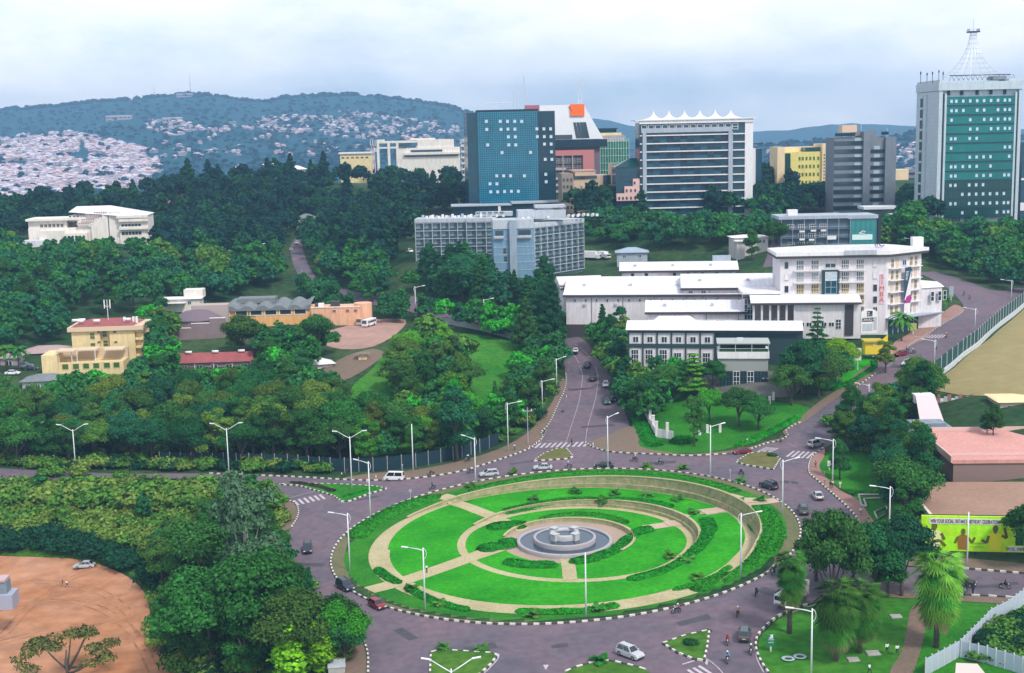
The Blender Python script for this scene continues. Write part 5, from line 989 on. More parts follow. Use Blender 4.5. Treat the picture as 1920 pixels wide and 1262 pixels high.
# long white buildings on the ridge
B = Bld('ridge_offices', 'white modern offices on pillars on the ridge left of the blue tower', 'building', 709, 345, 900, 2); X, Z = B.X, B.Z; xe = X(864)
B.part('top_beam', em, (0, X(785), 0, 14, Z(269), Z(265)), (0, X(722), 0, 14, Z(265)+.02, Z(262))); B.part('main_block', em, (X(745), xe, 1, 14, -8, Z(279)), (X(785), X(853), 2, 14, Z(279)+.02, Z(264)), (X(772), X(818), 3, 12, Z(264)+.02, Z(261)))
for a in (709, 729, 745): B.part('pillar', em, (X(a), X(a+4.5), 0, 3, -8, Z(269)-.02))
B.part('ribbon_window', glass_d, (X(751), X(766), -.1, .98, Z(276), Z(270)) , (X(772), X(831), .8, .98, Z(287), Z(283)), (X(760), X(860), .8, .98, Z(296), Z(293))); B.part('balcony', em, (X(760), xe, -1, .95, Z(292), Z(288))); B.part('low_beam', em, (0, X(745), .2, 4, Z(279), Z(276)))
B = Bld('ridge_offices', 'long low cream building on the ridge at the foot of the far hill', 'building', 640, 345, 930, 0); B.part('wall', cream, (0, B.X(700), 0, 10, -8, B.Z(289))); B.part('roof', white, (-1, B.X(701), -1, 11, B.Z(289)+.02, B.Z(286)))
for k in range(6): win(B, B.X(645+k*9), B.Z(298), 2, 1.3, 2, 1, cream, glass_d, y=-.02)
B = Bld('ridge_block', 'grey apartment block with balconies just left of the blue tower', 'building', 866, 350, 860, 0); B.part('wall', grey_l, (0, B.X(884), 0, 10, -8, B.Z(264)))
for j in range(6): B.part('balcony', white, (0, B.X(884), -1, -.05, B.Z(330-j*11), B.Z(328-j*11))); win(B, B.X(872), B.Z(326-j*11), 3, 1.4, 2, 1, white, glass_d, y=-.02)
for lb, px, py, Y, pxe, hp, rm in (('white gabled house under dark conifers on the ridge', 541, 333, 850, 572, 318, white), ('tiny white house on the ridge left of the gabled house', 442, 322, 870, 456, 314, white), ('small white roofed house between the ridge houses', 494, 318, 880, 511, 309, white), ('red roofed bungalow among trees right of the stepped villa', 307, 390, 760, 362, 382, rdr), ('white walled house half hidden left of the upper road', 555, 420, 720, 592, 410, gry), ('grey roofed house under the left treeline street lamp', 0, 530, 560, 55, 512, gry), ('low building with a broad grey roof above the orange hall', 350, 522, 545, 400, 512, gry), ('small brown roofed hut among the left trees', 302, 500, 570, 332, 496, gry)):
    house('small_house', lb, px, py, Y, 3, pxe, hp, 9, 2.4, em, rm, 2)
h = house('flat_villa', 'flat white villa with terraces left of the orange hall', 298, 578, 492, 3, 375, 562, 8, .4, em, white, 2, hip=False); h.part('upper_terrace', em, (h.X(342), h.X(378), 4, 10, h.H, h.H+3)); h.part('white_awning', white, (h.X(312), h.X(350), -3, 0, h.H-1.4, h.H-1.2))
# yellow hotel
B = Bld('yellow_hotel', 'cream yellow hotel with a maroon roof and water heaters, at the left', 'building', 137, 668, 408, 5); X, Z = B.X, B.Z; xe = X(268); H = Z(620, 10); yl = mat('cream_yellow_wall', (.82, .64, .34), .75, var=.06, scale=.3, streak=.20)
B.part('main_wall', yl, (0, X(190), 0, 13, -6, H), (X(190)+.02, X(208), 1.5, 13, -6, H), (X(208)+.02, X(255), 0, 13, -6, H), (X(255)+.02, xe, 1.5, 13, -6, H)); B.part('cornice', mat('tan_trim', (.62, .48, .33), .75), (-1, xe+.7, -1, 14, H+.02, Z(612, 10)))
mb = MB(); hz_ = Z(612, 10)+.02; mb.add([(0, -.5, hz_), (X(255), -.5, hz_), (xe-1, 13, hz_), (0, 13, hz_), (5, 8, hz_+1.6), (X(240), 8, hz_+1.6)], [(0, 1, 5, 4), (1, 2, 5), (2, 3, 4, 5), (3, 0, 4)], rdr); B.part('roof', mb=mb)
for px, py in ((176, 636), (176, 655), (197, 634), (198, 652)): win(B, X(px), Z(py+1), 1.5, 2.0, 1, 2, MATS['tan_trim'], ygl, y=-.02 if px < 190 else 1.48)
for px, py in ((188, 626), (218, 627), (188, 645), (219, 646), (186, 668)): win(B, X(px), Z(py), 1.0, .6, 1, 1, MATS['tan_trim'], dark, y=-.02)
for j in range(4): B.part('side_balcony', yl, (X(256), xe+.5, -.2, 1.48, Z(626+j*15.5), Z(622+j*15.5)))
for px, py in ((141, 600), (152, 598), (153, 604), (184, 605), (240, 603)):
    x = X(px, 3, H); o = MB(); o.tube([(x-1, 2+(604-py)*.5, H+3.1), (x+1.1, 2+(604-py)*.5, H+3.1)], .45, white, 8); o.build('water_heater', B.root, True)
for q in (232, 249, 255): B.part('roof_tank', white, (X(q, 4, H), X(q+3.5, 4, H), 4, 5.2, H+1.4, H+3.6))
b = MB(); x = X(204, 6, H)
b.tube([(x, 6, H), (x, 6, Z(562, x, 6))], .14, steel, 5)
for dx in (-.9, .9): b.box(x+dx-.15, x+dx+.15, 5.9, 6.1, Z(578, x, 6), Z(562, x, 6), white); b.tube([(x, 6, Z(576, x, 6)), (x+dx, 6, Z(572, x, 6))], .08, steel, 4)
b.build('phone_mast', B.root)
A = Bld('yellow_annex', 'yellow flat roofed annex with square windows in front of the cream hotel', 'building', 80, 705, 390, 5); X, Z = A.X, A.Z; xe = A.X(232); A.part('wall', yl, (0, X(110), 0, 10, -5, A.Z(667)), (X(110)+.02, xe, .5, 10, -5, A.Z(683)))
for px in (123, 143, 162, 181, 201, 219): win(A, X(px), Z(695), 1.9, 1.7, 1, 1, MATS['tan_trim'], ygl, y=.48)
A.part('terrace_roof', MATS['tan_trim'], (X(108), X(142), -.3, 6, Z(662), Z(660)), (X(143), X(182), 1, 7, Z(662), Z(660)), (X(195), X(232), 1, 7, Z(663), Z(661)))
for px in (112, 136, 146, 180): A.part('terrace_post', em, (X(px)-.1, X(px)+.1, .6, .8, Z(683), Z(662)))
A.part('terrace_back', MATS['tan_trim'], (X(110), xe, 8, 10, Z(683)+.02, Z(664))); A.part('awning', grey_l, (X(148), X(205), -3.5, -.1, -1.2, -.9))
house('lodge', 'grey roofed open lodge in front of the yellow annex', 42, 728, 376, 6, 120, 716, 8, 1.6, mat('lodge_wall', (.35, .42, .36), .8), gry, 4)
house('long_shed', 'long pinkish tin roof behind the left side of the cream hotel', 38, 682, 415, 8, 133, 664, 10, 1.8, mat('shed_wall', (.2, .14, .16), .8), mat('pink_tin_roof', (.40, .29, .28), .7, var=.1, scale=.4), 0)
house('left_cottage', 'cottage with white framed window under palms at the left edge', 2, 697, 402, 4, 34, 672, 8, 1.5, mat('mauve_wall', (.34, .25, .28), .8), mat('mauve_roof', (.25, .2, .22), .8), 1, 2, 2.4)
# orange hall
orw = mat('orange_render', (.80, .44, .17), .75, var=.06, scale=.3, streak=.20); pnk = mat('salmon_render', (.80, .44, .28), .75, var=.06, scale=.3, streak=.20)
B = Bld('orange_hall', 'long orange hall with scalloped grey roof and wide dark windows', 'building', 420, 620, 455, 2); X, Z = B.X, B.Z; xe = X(585); H = Z(584); B.part('wall', orw, (X(480), xe, 0, 14, -5, H), (0, X(480)-.02, .3, 14, -5, H))
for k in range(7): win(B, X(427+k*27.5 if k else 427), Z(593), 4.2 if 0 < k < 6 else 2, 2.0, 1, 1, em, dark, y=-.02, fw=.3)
win(B, X(521), Z(607), 1.2, 1.0, 1, 1, orw, ygl, y=-.02); mb = MB(); n = 30
for k in range(n):
    a, c2 = xe*k/n, xe*(k+1)/n; f = lambda q: H+.3+1.5*abs(math.sin(q/xe*math.pi*5.5)); mb.add([(a, -.6, H), (c2, -.6, H), (c2, -.6, f(c2)), (a, -.6, f(a)), (c2, 14, f(c2)+1.2), (a, 14, f(a)+1.2)], [(0, 1, 2, 3), (3, 2, 4, 5)], gry)
B.part('scalloped_roof', mb=mb); B.part('rear_roof', gry, (X(440), X(512), 8, 15, H+1.6, H+3.4))
A = Bld('salmon_block', 'salmon pink rounded block at the right end of the orange hall', 'building', 585, 614, 452, 0); X, Z = A.X, A.Z; xe = X(692); A.part('wall', pnk, (0, X(675), 0, 10, -3, Z(578))); mb = MB(); mb.cyl(X(680), 3.5, -3, Z(572), 3.2, pnk, 16); A.part('round_end', mb=mb); A.part('base', mat('brown_base', (.22, .13, .10), .9), (-.3, xe-2, -.5, -.02, -6, -.6))
for px in (628, 653, 668): win(A, X(px), Z(587), 1.3, 1.0, 1, 1, pnk, MATS['brown_base'], y=-.02)
A.part('parapet', em, (-.2, X(676), -.2, .4, Z(578)+.02, Z(576))); A.part('roof_clutter', soff, (X(590), X(600), 3, 6, Z(578), Z(572)), (X(620), X(636), 2, 5, Z(578), Z(568))); A.part('roof_tank', white, (X(597), X(607), 2, 4, Z(578), Z(571)))
C = Bld('brown_rotunda', 'mauve brown domed building with stepped walls left of the orange hall', 'building', 318, 642, 438, 4); X, Z = C.X, C.Z; mv = mat('mauve_brown_wall', (.24, .18, .19), .85, var=.1, scale=.3); mb = MB(); mb.prism([(X(365)+8.5*math.cos(a), 8+7*math.sin(a)) for a in np.linspace(0, 6.283, 15)[:-1]], -3, Z(605), mv); mb.prism([(X(365)+9*math.cos(a), 8+7.5*math.sin(a)) for a in np.linspace(0, 6.283, 15)[:-1]], Z(605)+.02, Z(590), mat('mauve_roof2', (.16, .12, .15), .8), taper=.45); C.part('dome', mb=mb)
C.part('stepped_wall', mv, (0, X(360), 0, 1, -4, Z(617)), (X(360)+.02, X(395), 0, 1, -4, Z(609)), (X(395)+.02, X(425), 0, 1, -4, Z(600))); C.part('wall_coping', em, (0, X(360), -.1, 1.1, Z(617)+.01, Z(616)), (X(360), X(395), -.1, 1.1, Z(609)+.01, Z(608)), (X(395), X(425), -.1, 1.1, Z(600)+.01, Z(599))); C.part('rear_block', mat('dusty_wall', (.42, .34, .32), .85), (X(350), X(420), 12, 18, -3, Z(572, 15, 12)))
h = house('motel_row', 'low row of rooms under a brown red roof with three white water heaters', 332, 694, 405, 3, 472, 681, 7, 2.6, mat('motel_wall', (.30, .24, .27), .8), rdr, 5, 2.0, 1.6, hip=False)
for px in (355, 405, 454): b = MB(); x = h.X(px, 3); b.tube([(x-1, 3, h.H+2.9), (x+1.1, 3, h.H+2.9)], .45, white, 8); b.build('water_heater', h.root, True)
h.part('veranda_rail', em, (0, h.xe, -1.5, -1.35, -.8, -.3))
for k in range(5): h.part('veranda_post', em, (h.xe*k/4-.1, h.xe*k/4+.1, -1.5, -1.3, -1, h.H-.2))
house('white_shed', 'tilted white roofed shed at the right of the motel row', 590, 690, 395, 20, 625, 684, 6, 1.5, em, white, 1); house('guard_hut', 'tiny cream guard hut by the grey driveway', 672, 676, 402, 0, 688, 664, 3, .5, cream, mat('brown_roof3', (.2, .15, .12)), 1, .7, .6)
house('white_house', 'white walled house with rubble roof behind the lamp at the left', 28, 833, 338, 4, 102, 806, 8, 1.2, em, mat('rubble_roof', (.2, .16, .16), .9, var=.4, scale=.8), 0)
# right edge compound
h = house('pink_house', 'pale house with two small dark windows at the right edge', 1875, 775, 300, -2, 1950, 754, 9, .4, mat('pale_pink_wall', (.58, .46, .40), .8), cream, 2, 1.5, 1.0, hip=False)
pr = mat('pink_flat_roof', (.62, .31, .27), .85, var=.06, scale=.15, streak=.20); br = mat('brown_flat_roof', (.34, .21, .15), .85, var=.1, scale=.08, streak=.20)
B = Bld('pink_roof_hall', 'flat salmon pink roof terrace with low parapets at the right edge', 'building', 1788, 862, 258, -3); X, Z = B.X, B.Z; B.part('walls', mat('hall_wall', (.25, .17, .15), .85), (0, 30, 0, 12, -8, -.8)); B.part('flat_roof', pr, (-.3, 30, -.3, 12.2, -.78, 0)); B.part('raised_roof', pr, (-.3, 12.5, 12.3, 26, -3, -.25), (12.51, 30, 12.3, 26, -3, -.28)); B.part('parapet', mat('pale_parapet', (.66, .45, .42), .8), (-.6, -.3, -.3, 26, -.6, .8), (-.6, 30, 26.1, 26.4, -3, .7), (-.3, 16, 3, 3.3, 0.02, .5))
B = Bld('brown_roof_hall', 'large plain brown flat roof behind the green billboard', 'building', 1762, 978, 228, -4); B.part('walls', MATS['hall_wall'], (0, 34, 0, 26, -8, -.8)); B.part('flat_roof', br, (-.3, 34, -.3, 27, -.78, 0)); B.part('white_gutter', em, (-.9, -.35, -.3, 27, -.7, .25)); 
B = Bld('builders_yard', 'grey container stack with a white sloping lid in the builders yard', 'shed', 1702, 842, 287, 0); X, Z = B.X, B.Z; ct = mat('blue_grey_tin', (.20, .25, .30), .6, var=.2, scale=.5)
B.part('container', ct, (0, X(1784), 0, 5, -3, Z(802))); B.part('container_lid', ct, (1, X(1775), .5, 5, Z(802)+.02, Z(796))); B.part('white_side', white, (X(1727), X(1783), -.2, -.02, Z(830), Z(817))); mb = MB(); a, c2 = X(1745), X(1782); z0, z1 = Z(800), Z(762); mb.add([(a-1, 5, z0), (c2, 5, z0), (c2, 12, z1), (a, 12, z1)], [(0, 1, 2, 3)], mat('pale_pink_sheet', (.62, .5, .52), .7)); mb.box(a, c2, 12, 15, z1-2, z1, white); B.part('sloping_lid', mb=mb)
for k in range(9): B.part('container_rib', ct, (1+k*1.2, 1.2+k*1.2, -.15, -.02, -1, Z(817)))
B = Bld('tin_hoarding', 'ragged hoarding of white and rusty sheets below the beige lot', 'fence', 1742, 756, 316, -3)
for k in range(16): q = k*.92; B.part('sheet', (white, mat('rusty_sheet', (.32, .17, .14), .8), ghl)[(k*5) % 3], (q, q+.85, .04*(k % 2), .1+.04*(k % 2), -2, 1.2+.5*((k*7) % 3)))
B.part('rail', steel, (0, 15, -.12, -.02, .4, .5))
# yellow kiosk + pylon signs
ky = mat('kiosk_yellow', (.80, .60, .03), .6); B = Bld('yellow_kiosk', 'bright yellow street kiosk beside the arched shop sign', 'kiosk', 1622, 661, 366, -4); X, Z = B.X, B.Z
B.part('body', ky, (0, X(1664), 0, 4, -.6, Z(642))); B.part('roof', mat('kiosk_roof', (.50, .38, .05), .6), (-.4, X(1656), -.6, 4.5, Z(642)+.02, Z(639))); mb = MB(); a, c2 = X(1650), X(1664); mb.add([(a, -.1, Z(641)), (c2, -.1, Z(641)), (c2, -.1, Z(628)), (a+1.5, -.1, Z(632)), (a, .4, Z(641)), (c2, .4, Z(641)), (c2, .4, Z(628)), (a+1.5, .4, Z(632))], [(0, 1, 2, 3), (7, 6, 5, 4), (1, 5, 6, 2), (3, 2, 6, 7)], ky); B.part('curved_crest', mb=mb); B.part('emblem', cream, (X(1636), X(1642), -.08, -.01, Z(650), Z(644))); B.part('side_counter', mat('kiosk_tan', (.70, .50, .20), .6), (X(1664)+.02, X(1674), .5, 3, -.6, Z(648)))
def pylon(label, px, py, hy, w, m, post=None, Y=None, yaw=0, panel=None):
    P = G(px, py); B = Bld('pylon_sign', label, 'sign', px, py, P[1], yaw); H = B.Z(hy); hp = panel if panel else H*.55
    B.part('panel', m, (-w/2, w/2, -.15, .15, H-hp, H)); B.part('post', steel, (-.12, .12, -.1, .1, -.3, H-hp-.01)); B.part('panel_print', ghl, (-w*.35, w*.35, -.2, -.151, H-hp*.45, H-hp*.38), (-w*.35, w*.35, -.2, -.151, H-hp*.7, H-hp*.62)); return B
pylon('white pylon sign on a thin post by the bright corner lawn', 1608, 694, 653, 1.9, white); pylon('white notice board on the corner lawn left of the pylon sign', 1570, 716, 698, 1.6, white, panel=1.6)
pylon('tall pale blue pylon sign beside the round wing of the corner office', 1783, 563, 537, 1.5, grey_l, panel=3.6); pylon('narrow yellow sign in front of the corner office', 1709, 605, 583, .7, ky, panel=2.4); pylon('yellow square sign near the corner palms', 1712, 628, 606, 2.0, mat('sign_olive', (.35, .4, .06)), panel=2.4)
pylon('small white board under trees beside the right verge lamp', 1555, 882, 864, .9, white, panel=1.2)
# tourist information sign
B = pylon('green tourist information sign with white pictogram on the south lawn', 1445, 1222, 1190, 1.15, mat('sign_green', (.01, .20, .09), .5), panel=1.8); B.part('pictogram', white, (-.3, .3, -.21, -.16, 2.2, 2.35), (-.1, .3, -.21, -.16, 2.36, 2.8)); 
# billboard
P = G(1726, 1046); B = Bld('billboard', 'long bright green billboard lettered about a birthday celebration', 'sign', 1726, 1052, P[1], -8); X, Z = B.X, B.Z; xe = X(1935); z0 = Z(1032); z1 = Z(967)
bg_ = mat('billboard_green', (.25, .85, .01), .5, var=.15, scale=.06, col2=(.62, .80, .01)); bkw = mat('print_brown', (.12, .13, .01), .6); bky = mat('print_yellow', (.72, .72, .02), .6); bkl = mat('print_pale', (.74, .80, .35), .6)
B.part('panel', bg_, (0, xe, 0, .5, z0, z1)); B.part('frame', soff, (0, xe, .52, .8, z0-.3, z1+.1))
for k in range(7): B.part('post', soff, (xe*(k+.5)/7-.15, xe*(k+.5)/7+.15, .82, 1.2, -3, z1))
Hb_ = z1-z0; B.part('title_strip', white, (X(1740), X(1873), -.06, -.01, z0+Hb_*.78, z0+Hb_*.94)); text('WIN YOUR SOCIAL DISTANCE BIRTHDAY CELEBRATION', B.root, ((X(1740)+X(1873))/2, -.09, z0+Hb_*.81), Hb_*.155, mat('print_dark', (.06, .08, .05)), sx=(X(1873)-X(1740))*.96/(Hb_*.155*25.6))
B.part('brand_strip', white, (X(1888), X(1917), -.06, -.01, z0+Hb_*.03, z0+Hb_*.17)); text('SKOL 100%', B.root, ((X(1888)+X(1917))/2, -.09, z0+Hb_*.055), Hb_*.13, MATS['print_dark'], sx=.8)
def figure(px, sc, shirt, arm, skin):
    x = X(px); b = MB(); q = Hb_*sc
    def ell(cx, cz, rx, rz, m, y=-.05): b.add([(cx, y, cz)]+[(cx+rx*math.cos(a), y, cz+rz*math.sin(a)) for a in np.linspace(0, 6.283, 17)], [(0, k+1, k+2) for k in range(16)], m)
    base = z0+Hb_*.05; b.add([(x-.17*q, -.045, base), (x+.17*q, -.045, base), (x+.22*q, -.045, base+.52*q), (x+.08*q, -.045, base+.60*q), (x-.08*q, -.045, base+.60*q), (x-.22*q, -.045, base+.52*q)], [(0, 1, 2, 3, 4, 5)], shirt)
    ell(x, base+.72*q, .085*q, .125*q, skin); b.add([(x-.04*q, -.048, base+.56*q), (x+.04*q, -.048, base+.56*q), (x+.04*q, -.048, base+.66*q), (x-.04*q, -.048, base+.66*q)], [(0, 1, 2, 3)], skin)
    for sgn, pts in arm:
        for (ax, az), (cx, cz) in zip(pts, pts[1:]):
            d = np.array([cx-ax, cz-az]); n_ = np.array([-d[1], d[0]])/np.linalg.norm(d)*.045; b.add([(x+(ax-n_[0])*q, -.055, base+(az-n_[1])*q), (x+(cx-n_[0])*q, -.055, base+(cz-n_[1])*q), (x+(cx+n_[0])*q, -.055, base+(cz+n_[1])*q), (x+(ax+n_[0])*q, -.055, base+(az+n_[1])*q)], [(0, 1, 2, 3)], skin)
    b.build('printed_figure', B.root)
figure(1750, .92, bkl, [(1, [(-.2, .5), (-.14, .22), (.16, .28), (.34, .1)]), (1, [(.2, .5), (.3, .3)])], bkw); figure(1804, .72, mat('print_rust', (.28, .14, .01)), [(1, [(.18, .5), (.34, .28), (.44, .5)]), (-1, [(-.2, .5), (-.3, .25)])], bkw); figure(1864, .85, bky, [(1, [(.2, .5), (.36, .42), (.28, .78)]), (-1, [(-.2, .48), (-.26, .24), (-.42, .34)])], bkw)
b = MB()
for q in (1906, 1914):
    x = X(q); r_ = Hb_*.055; pr_ = [(r_, .2), (r_, .52), (r_*.4, .64), (r_*.4, .74)]
    b.add([(x-a, -.05, z0+Hb_*zz) for a, zz in pr_]+[(x+a, -.05, z0+Hb_*zz) for a, zz in reversed(pr_)], [tuple(range(8))], mat('bottle_green', (.01, .10, .03), .4))
b.build('printed_bottle', B.root); B.part('small_print', mat('print_green', (.25, .5, .02)), (X(1818), X(1844), -.05, -.01, z0+Hb_*.22, z0+Hb_*.26), (X(1818), X(1844), -.05, -.01, z0+Hb_*.13, z0+Hb_*.15))
# blue shelter
B = Bld('blue_shelter', 'bright blue roofed shelter with a dark kiosk box under the right trees', 'shelter', 1672, 968, 262, -2); mb = MB(); bl_ = mat('shelter_blue', (.02, .22, .50), .5); x1 = B.X(1692); zl, zh = B.Z(945), B.Z(904, 0, 6); mb.add([(0, 0, zl), (x1, 0, zl), (x1, 8, zh), (0, 8, zh), (0, 0, zl-.2), (x1, 0, zl-.2), (x1, 8, zh-.2), (0, 8, zh-.2)], [(0, 1, 2, 3), (4, 7, 6, 5), (0, 4, 5, 1), (1, 5, 6, 2)], bl_); B.part('roof', mb=mb); B.part('kiosk_box', mat('shelter_dark', (.01, .05, .08), .6), (0, B.X(1694), .3, 3, -.3, zl-.3)); B.part('post', steel, (-.1, .1, 7.5, 7.7, 0, zh-.3), (x1-.1, x1+.1, 7.5, 7.7, 0, zh-.3))
# lattice phone mast on the ridge and far masts
B = Bld('lattice_mast', 'red and white lattice phone mast in front of the ridge offices', 'mast', 703, 375, 800, 0); b = MB(); Hm = B.Z(270)
for sx, sy in ((-1, -1), (1, -1), (1, 1), (-1, 1)): b.tube([(sx*1.6, sy*1.6, -3), (sx*.6, sy*.6, Hm)], .14, steel, 4)
for k in range(14):
    z = Hm*k/14; r_ = 1.6-z/Hm; m_ = (white, redl)[k % 2]
    for a in range(4): c1, c2_ = (math.cos(a*1.5708+.785)*r_*1.41, math.sin(a*1.5708+.785)*r_*1.41), (math.cos((a+1)*1.5708+.785)*r_*1.3, math.sin((a+1)*1.5708+.785)*r_*1.3); b.tube([(*c1, z), (*c2_, z+Hm/14)], .1, m_, 3)
for a in (-1.5, 0, 1.5): b.box(a-.15, a+.15, -.2, .2, Hm-1, Hm+2.5, white)
b.build('lattice', B.root)
for lb, px, py, hy in (('tall red and white radio mast on the far left hilltop', 358, 183, 137), ('thin radio mast left of the tallest one on the far hill', 290, 185, 163), ('short mast on the far hill right of the saddle', 497, 196, 181)):
    B = Bld('radio_mast', lb, 'mast', px, py, 4590, 0); Hm = B.Z(hy); b = MB(); 
    for k in range(8): b.cyl(0, 0, Hm*k/8, Hm*(k+1)/8, 1.4-k*.13, (redl, grey_l)[k % 2], 6)
    b.build('lattice', B.root)
# pillared garden wall and post fence with shade panels
wallpts = [G(*p) for p in ((1206, 772), (1212, 785), (1219, 797), (1225, 808), (1231, 820), (1262, 824))]
root = thing('pillared_wall', 'low white garden wall with square pillars at the corner of the shop lawn', 'wall', (0, 0, 0))
for i in range(len(wallpts)-1):
    a, c2 = wallpts[i], wallpts[i+1]; d = c2-a; L_ = math.hypot(d[0], d[1]); b = MB(); b.box(0, L_, -.15, .15, -1, 1.9 if i < 4 else 2.3, wr); o = b.build('wall_panel', root); o.location = a; o.rotation_euler = (0, 0, math.atan2(d[1], d[0]))
    b = MB(); b.box(-.35, .35, -.35, .35, -1, 4.0, wr); b.box(-.42, .42, -.42, .42, 4.01, 4.2, wr); o = b.build('pillar', root); o.location = a
b = MB(); b.box(-.35, .35, -.35, .35, -1, 4.2, wr); o = b.build('pillar', root); o.location = wallpts[4]*.35+wallpts[5]*.65
root = thing('pillar_row', 'row of white posts edging the shop lawn toward the right road', 'fence', (0, 0, 0))
for p in ((1422, 783), (1429, 775), (1436, 766), (1443, 758), (1450, 750), (1326, 812), (1350, 811), (1312, 816)): b = MB(); b.box(-.3, .3, -.3, .3, -.3, 2.2, wr); o = b.build('post', root); o.location = G(*p)
def fence(name, label, cat, pts, h, m, pm, every, panel='panel', top=None, base=None):
    P = [G(*p) for p in pts]; root = thing(name, label, cat, (0, 0, 0)); seg = []
    for i in range(len(P)-1):
        d = P[i+1]-P[i]; L_ = math.hypot(d[0], d[1]); n = max(1, round(L_/every))
        for k in range(n):
            a = P[i]+d*k/n; c2 = P[i]+d*(k+1)/n; w = L_/n; z = min(a[2], c2[2]) if top else (a[2]+c2[2])/2; b = MB(); sl_ = (c2[2]-a[2])
            z0_ = base[1] if base else 0
            b.add([(0, -.04, z0_), (w-.06, -.04, z0_+sl_), (w-.06, -.04, h+sl_), (0, -.04, h), (0, .04, z0_), (w-.06, .04, z0_+sl_), (w-.06, .04, h+sl_), (0, .04, h)], [(0, 1, 2, 3), (7, 6, 5, 4), (3, 2, 6, 7), (0, 4, 5, 1), (0, 3, 7, 4), (1, 5, 6, 2)], m)
            o = b.build(panel, root); o.location = a; o.rotation_euler = (0, 0, math.atan2(d[1], d[0]))
            b = MB(); b.box(-.08, .08, -.12, .12, -.5, h+.25, pm); o = b.build('post', root); o.location = a
            if base: b = MB(); b.add([(0, -.35, -.6), (w, -.35, sl_-.6), (w, -.35, base[1]-.02+sl_), (0, -.35, base[1]-.02), (0, .35, -.6), (w, .35, sl_-.6), (w, .35, base[1]-.02+sl_), (0, .35, base[1]-.02)], [(0, 1, 2, 3), (7, 6, 5, 4), (3, 2, 6, 7)], base[0]); o = b.build('stone_footing', root); o.location = a; o.rotation_euler = (0, 0, math.atan2(d[1], d[0]))
    return root
fence('panel_fence', 'dark green sheet fence on a white stone footing beside the right road', 'fence', [(1738, 722), (1764, 704), (1785, 688), (1805, 670), (1833, 650), (1846, 637), (1875, 611), (1905, 588), (1935, 562), (1965, 540)], 5.2, mat('green_sheet', (.012, .065, .065), .6, var=.15, scale=.4), steel, 4.2, base=(mat('white_rubble', (.55, .58, .60), .9, var=.3, scale=1.2), 1.5))
tin = mat('pale_blue_tin', (.48, .55, .68), .45, .4, metal=.2, var=.05, scale=.5)
fence('tin_fence', 'pale blue corrugated tin fence climbing along the lower right lawn', 'fence', [(1735, 1268), (1770, 1249), (1800, 1232), (1820, 1212), (1845, 1187), (1858, 1172), (1890, 1156), (1925, 1130), (1960, 1105)], 2.6, tin, steel, 1.5, 'tin_sheet')
fence('tin_fence', 'shorter tin fence branching to the right at the bottom right corner', 'fence', [(1801, 1233), (1850, 1245), (1900, 1260), (1950, 1278)], 2.6, tin, steel, 1.5, 'tin_sheet')
B = Bld('corner_shed', 'pink and white sheet roof behind the tin fence at the bottom right', 'shed', 1788, 1305, 166, 0); mb = MB(); mb.add([(0, 0, .6), (6.5, 0, .3), (5, 5, 2.4), (2, 5, 2.6)], [(0, 1, 2, 3)], mat('pink_sheet', (.72, .48, .46), .6)); B.part('roof', mb=mb); B.part('wall', ghl, (.3, 6, .3, 5, -3, .2))
fence('shade_panel_fence', 'boundary fence with dark panels standing in for shade before the park trees', 'fence', [(300, 872), (420, 874), (540, 877), (620, 884), (700, 884), (780, 876), (850, 862), (900, 848), (935, 834)], 3.4, mat('shade_panel_tone', (.008, .035, .05), .8), concrete, 3.2, 'shade_panel')  # dark panels between the posts stand in for shade along the verge
fence('park_wall', 'low pale wall with posts between the upper road and the park', 'wall', [(815, 604), (860, 612), (910, 622), (960, 636), (1000, 655)], 2.2, mat('pale_wall', (.30, .33, .34), .8), concrete, 4, 'wall_panel')
# garden strip by the shelter
root = thing('planter_box', 'low stone edged planting beds beside the right pavement', 'planter', (0, 0, 0))
for s in ("1610,930 1655,930 1655,936 1620,938 1625,952 1616,950", "1640,962 1662,952 1666,962 1645,975"):
    P = gpoly(s, True, 2, False); b = MB()
    for i in range(len(P)): a, c2 = P[i], P[(i+1) % len(P)]; b.tube([(a[0], a[1], T(*a)+.3), (c2[0], c2[1], T(*c2)+.3)], .22, concrete, 4)
    b.build('bed_edge', root)
B = Bld('site_hut', 'small blue grey tin hut at the left edge of the earth lot', 'shed', -14, 1140, 228, 4); B.part('wall', mat('lilac_tin', (.34, .36, .46), .6), (0, B.X(24), 0, 4, -.5, B.Z(1118))); B.part('upper_room', ct, (0, B.X(12), 1, 3.5, B.Z(1118)+.02, B.Z(1096))); B.part('roof', mat('pink_tin', (.5, .35, .36)), (-.3, B.X(10), .8, 4, B.Z(1096)+.02, B.Z(1092)))
for p, lb in (((345, 1262), 'flat concrete slab roof at the bottom edge by the tree cluster'), ((628, 1268), 'pale concrete box at the bottom edge beside the left pavement')):
    q = G(*p); B = Bld('concrete_box', lb, 'box', p[0]-12, p[1], q[1], 8); B.part('body', concrete, (0, 2.6, 0, 3.2, -2, 1.3)); B.part('lid', ghl, (-.1, 2.7, -.1, 3.3, 1.31, 1.45))
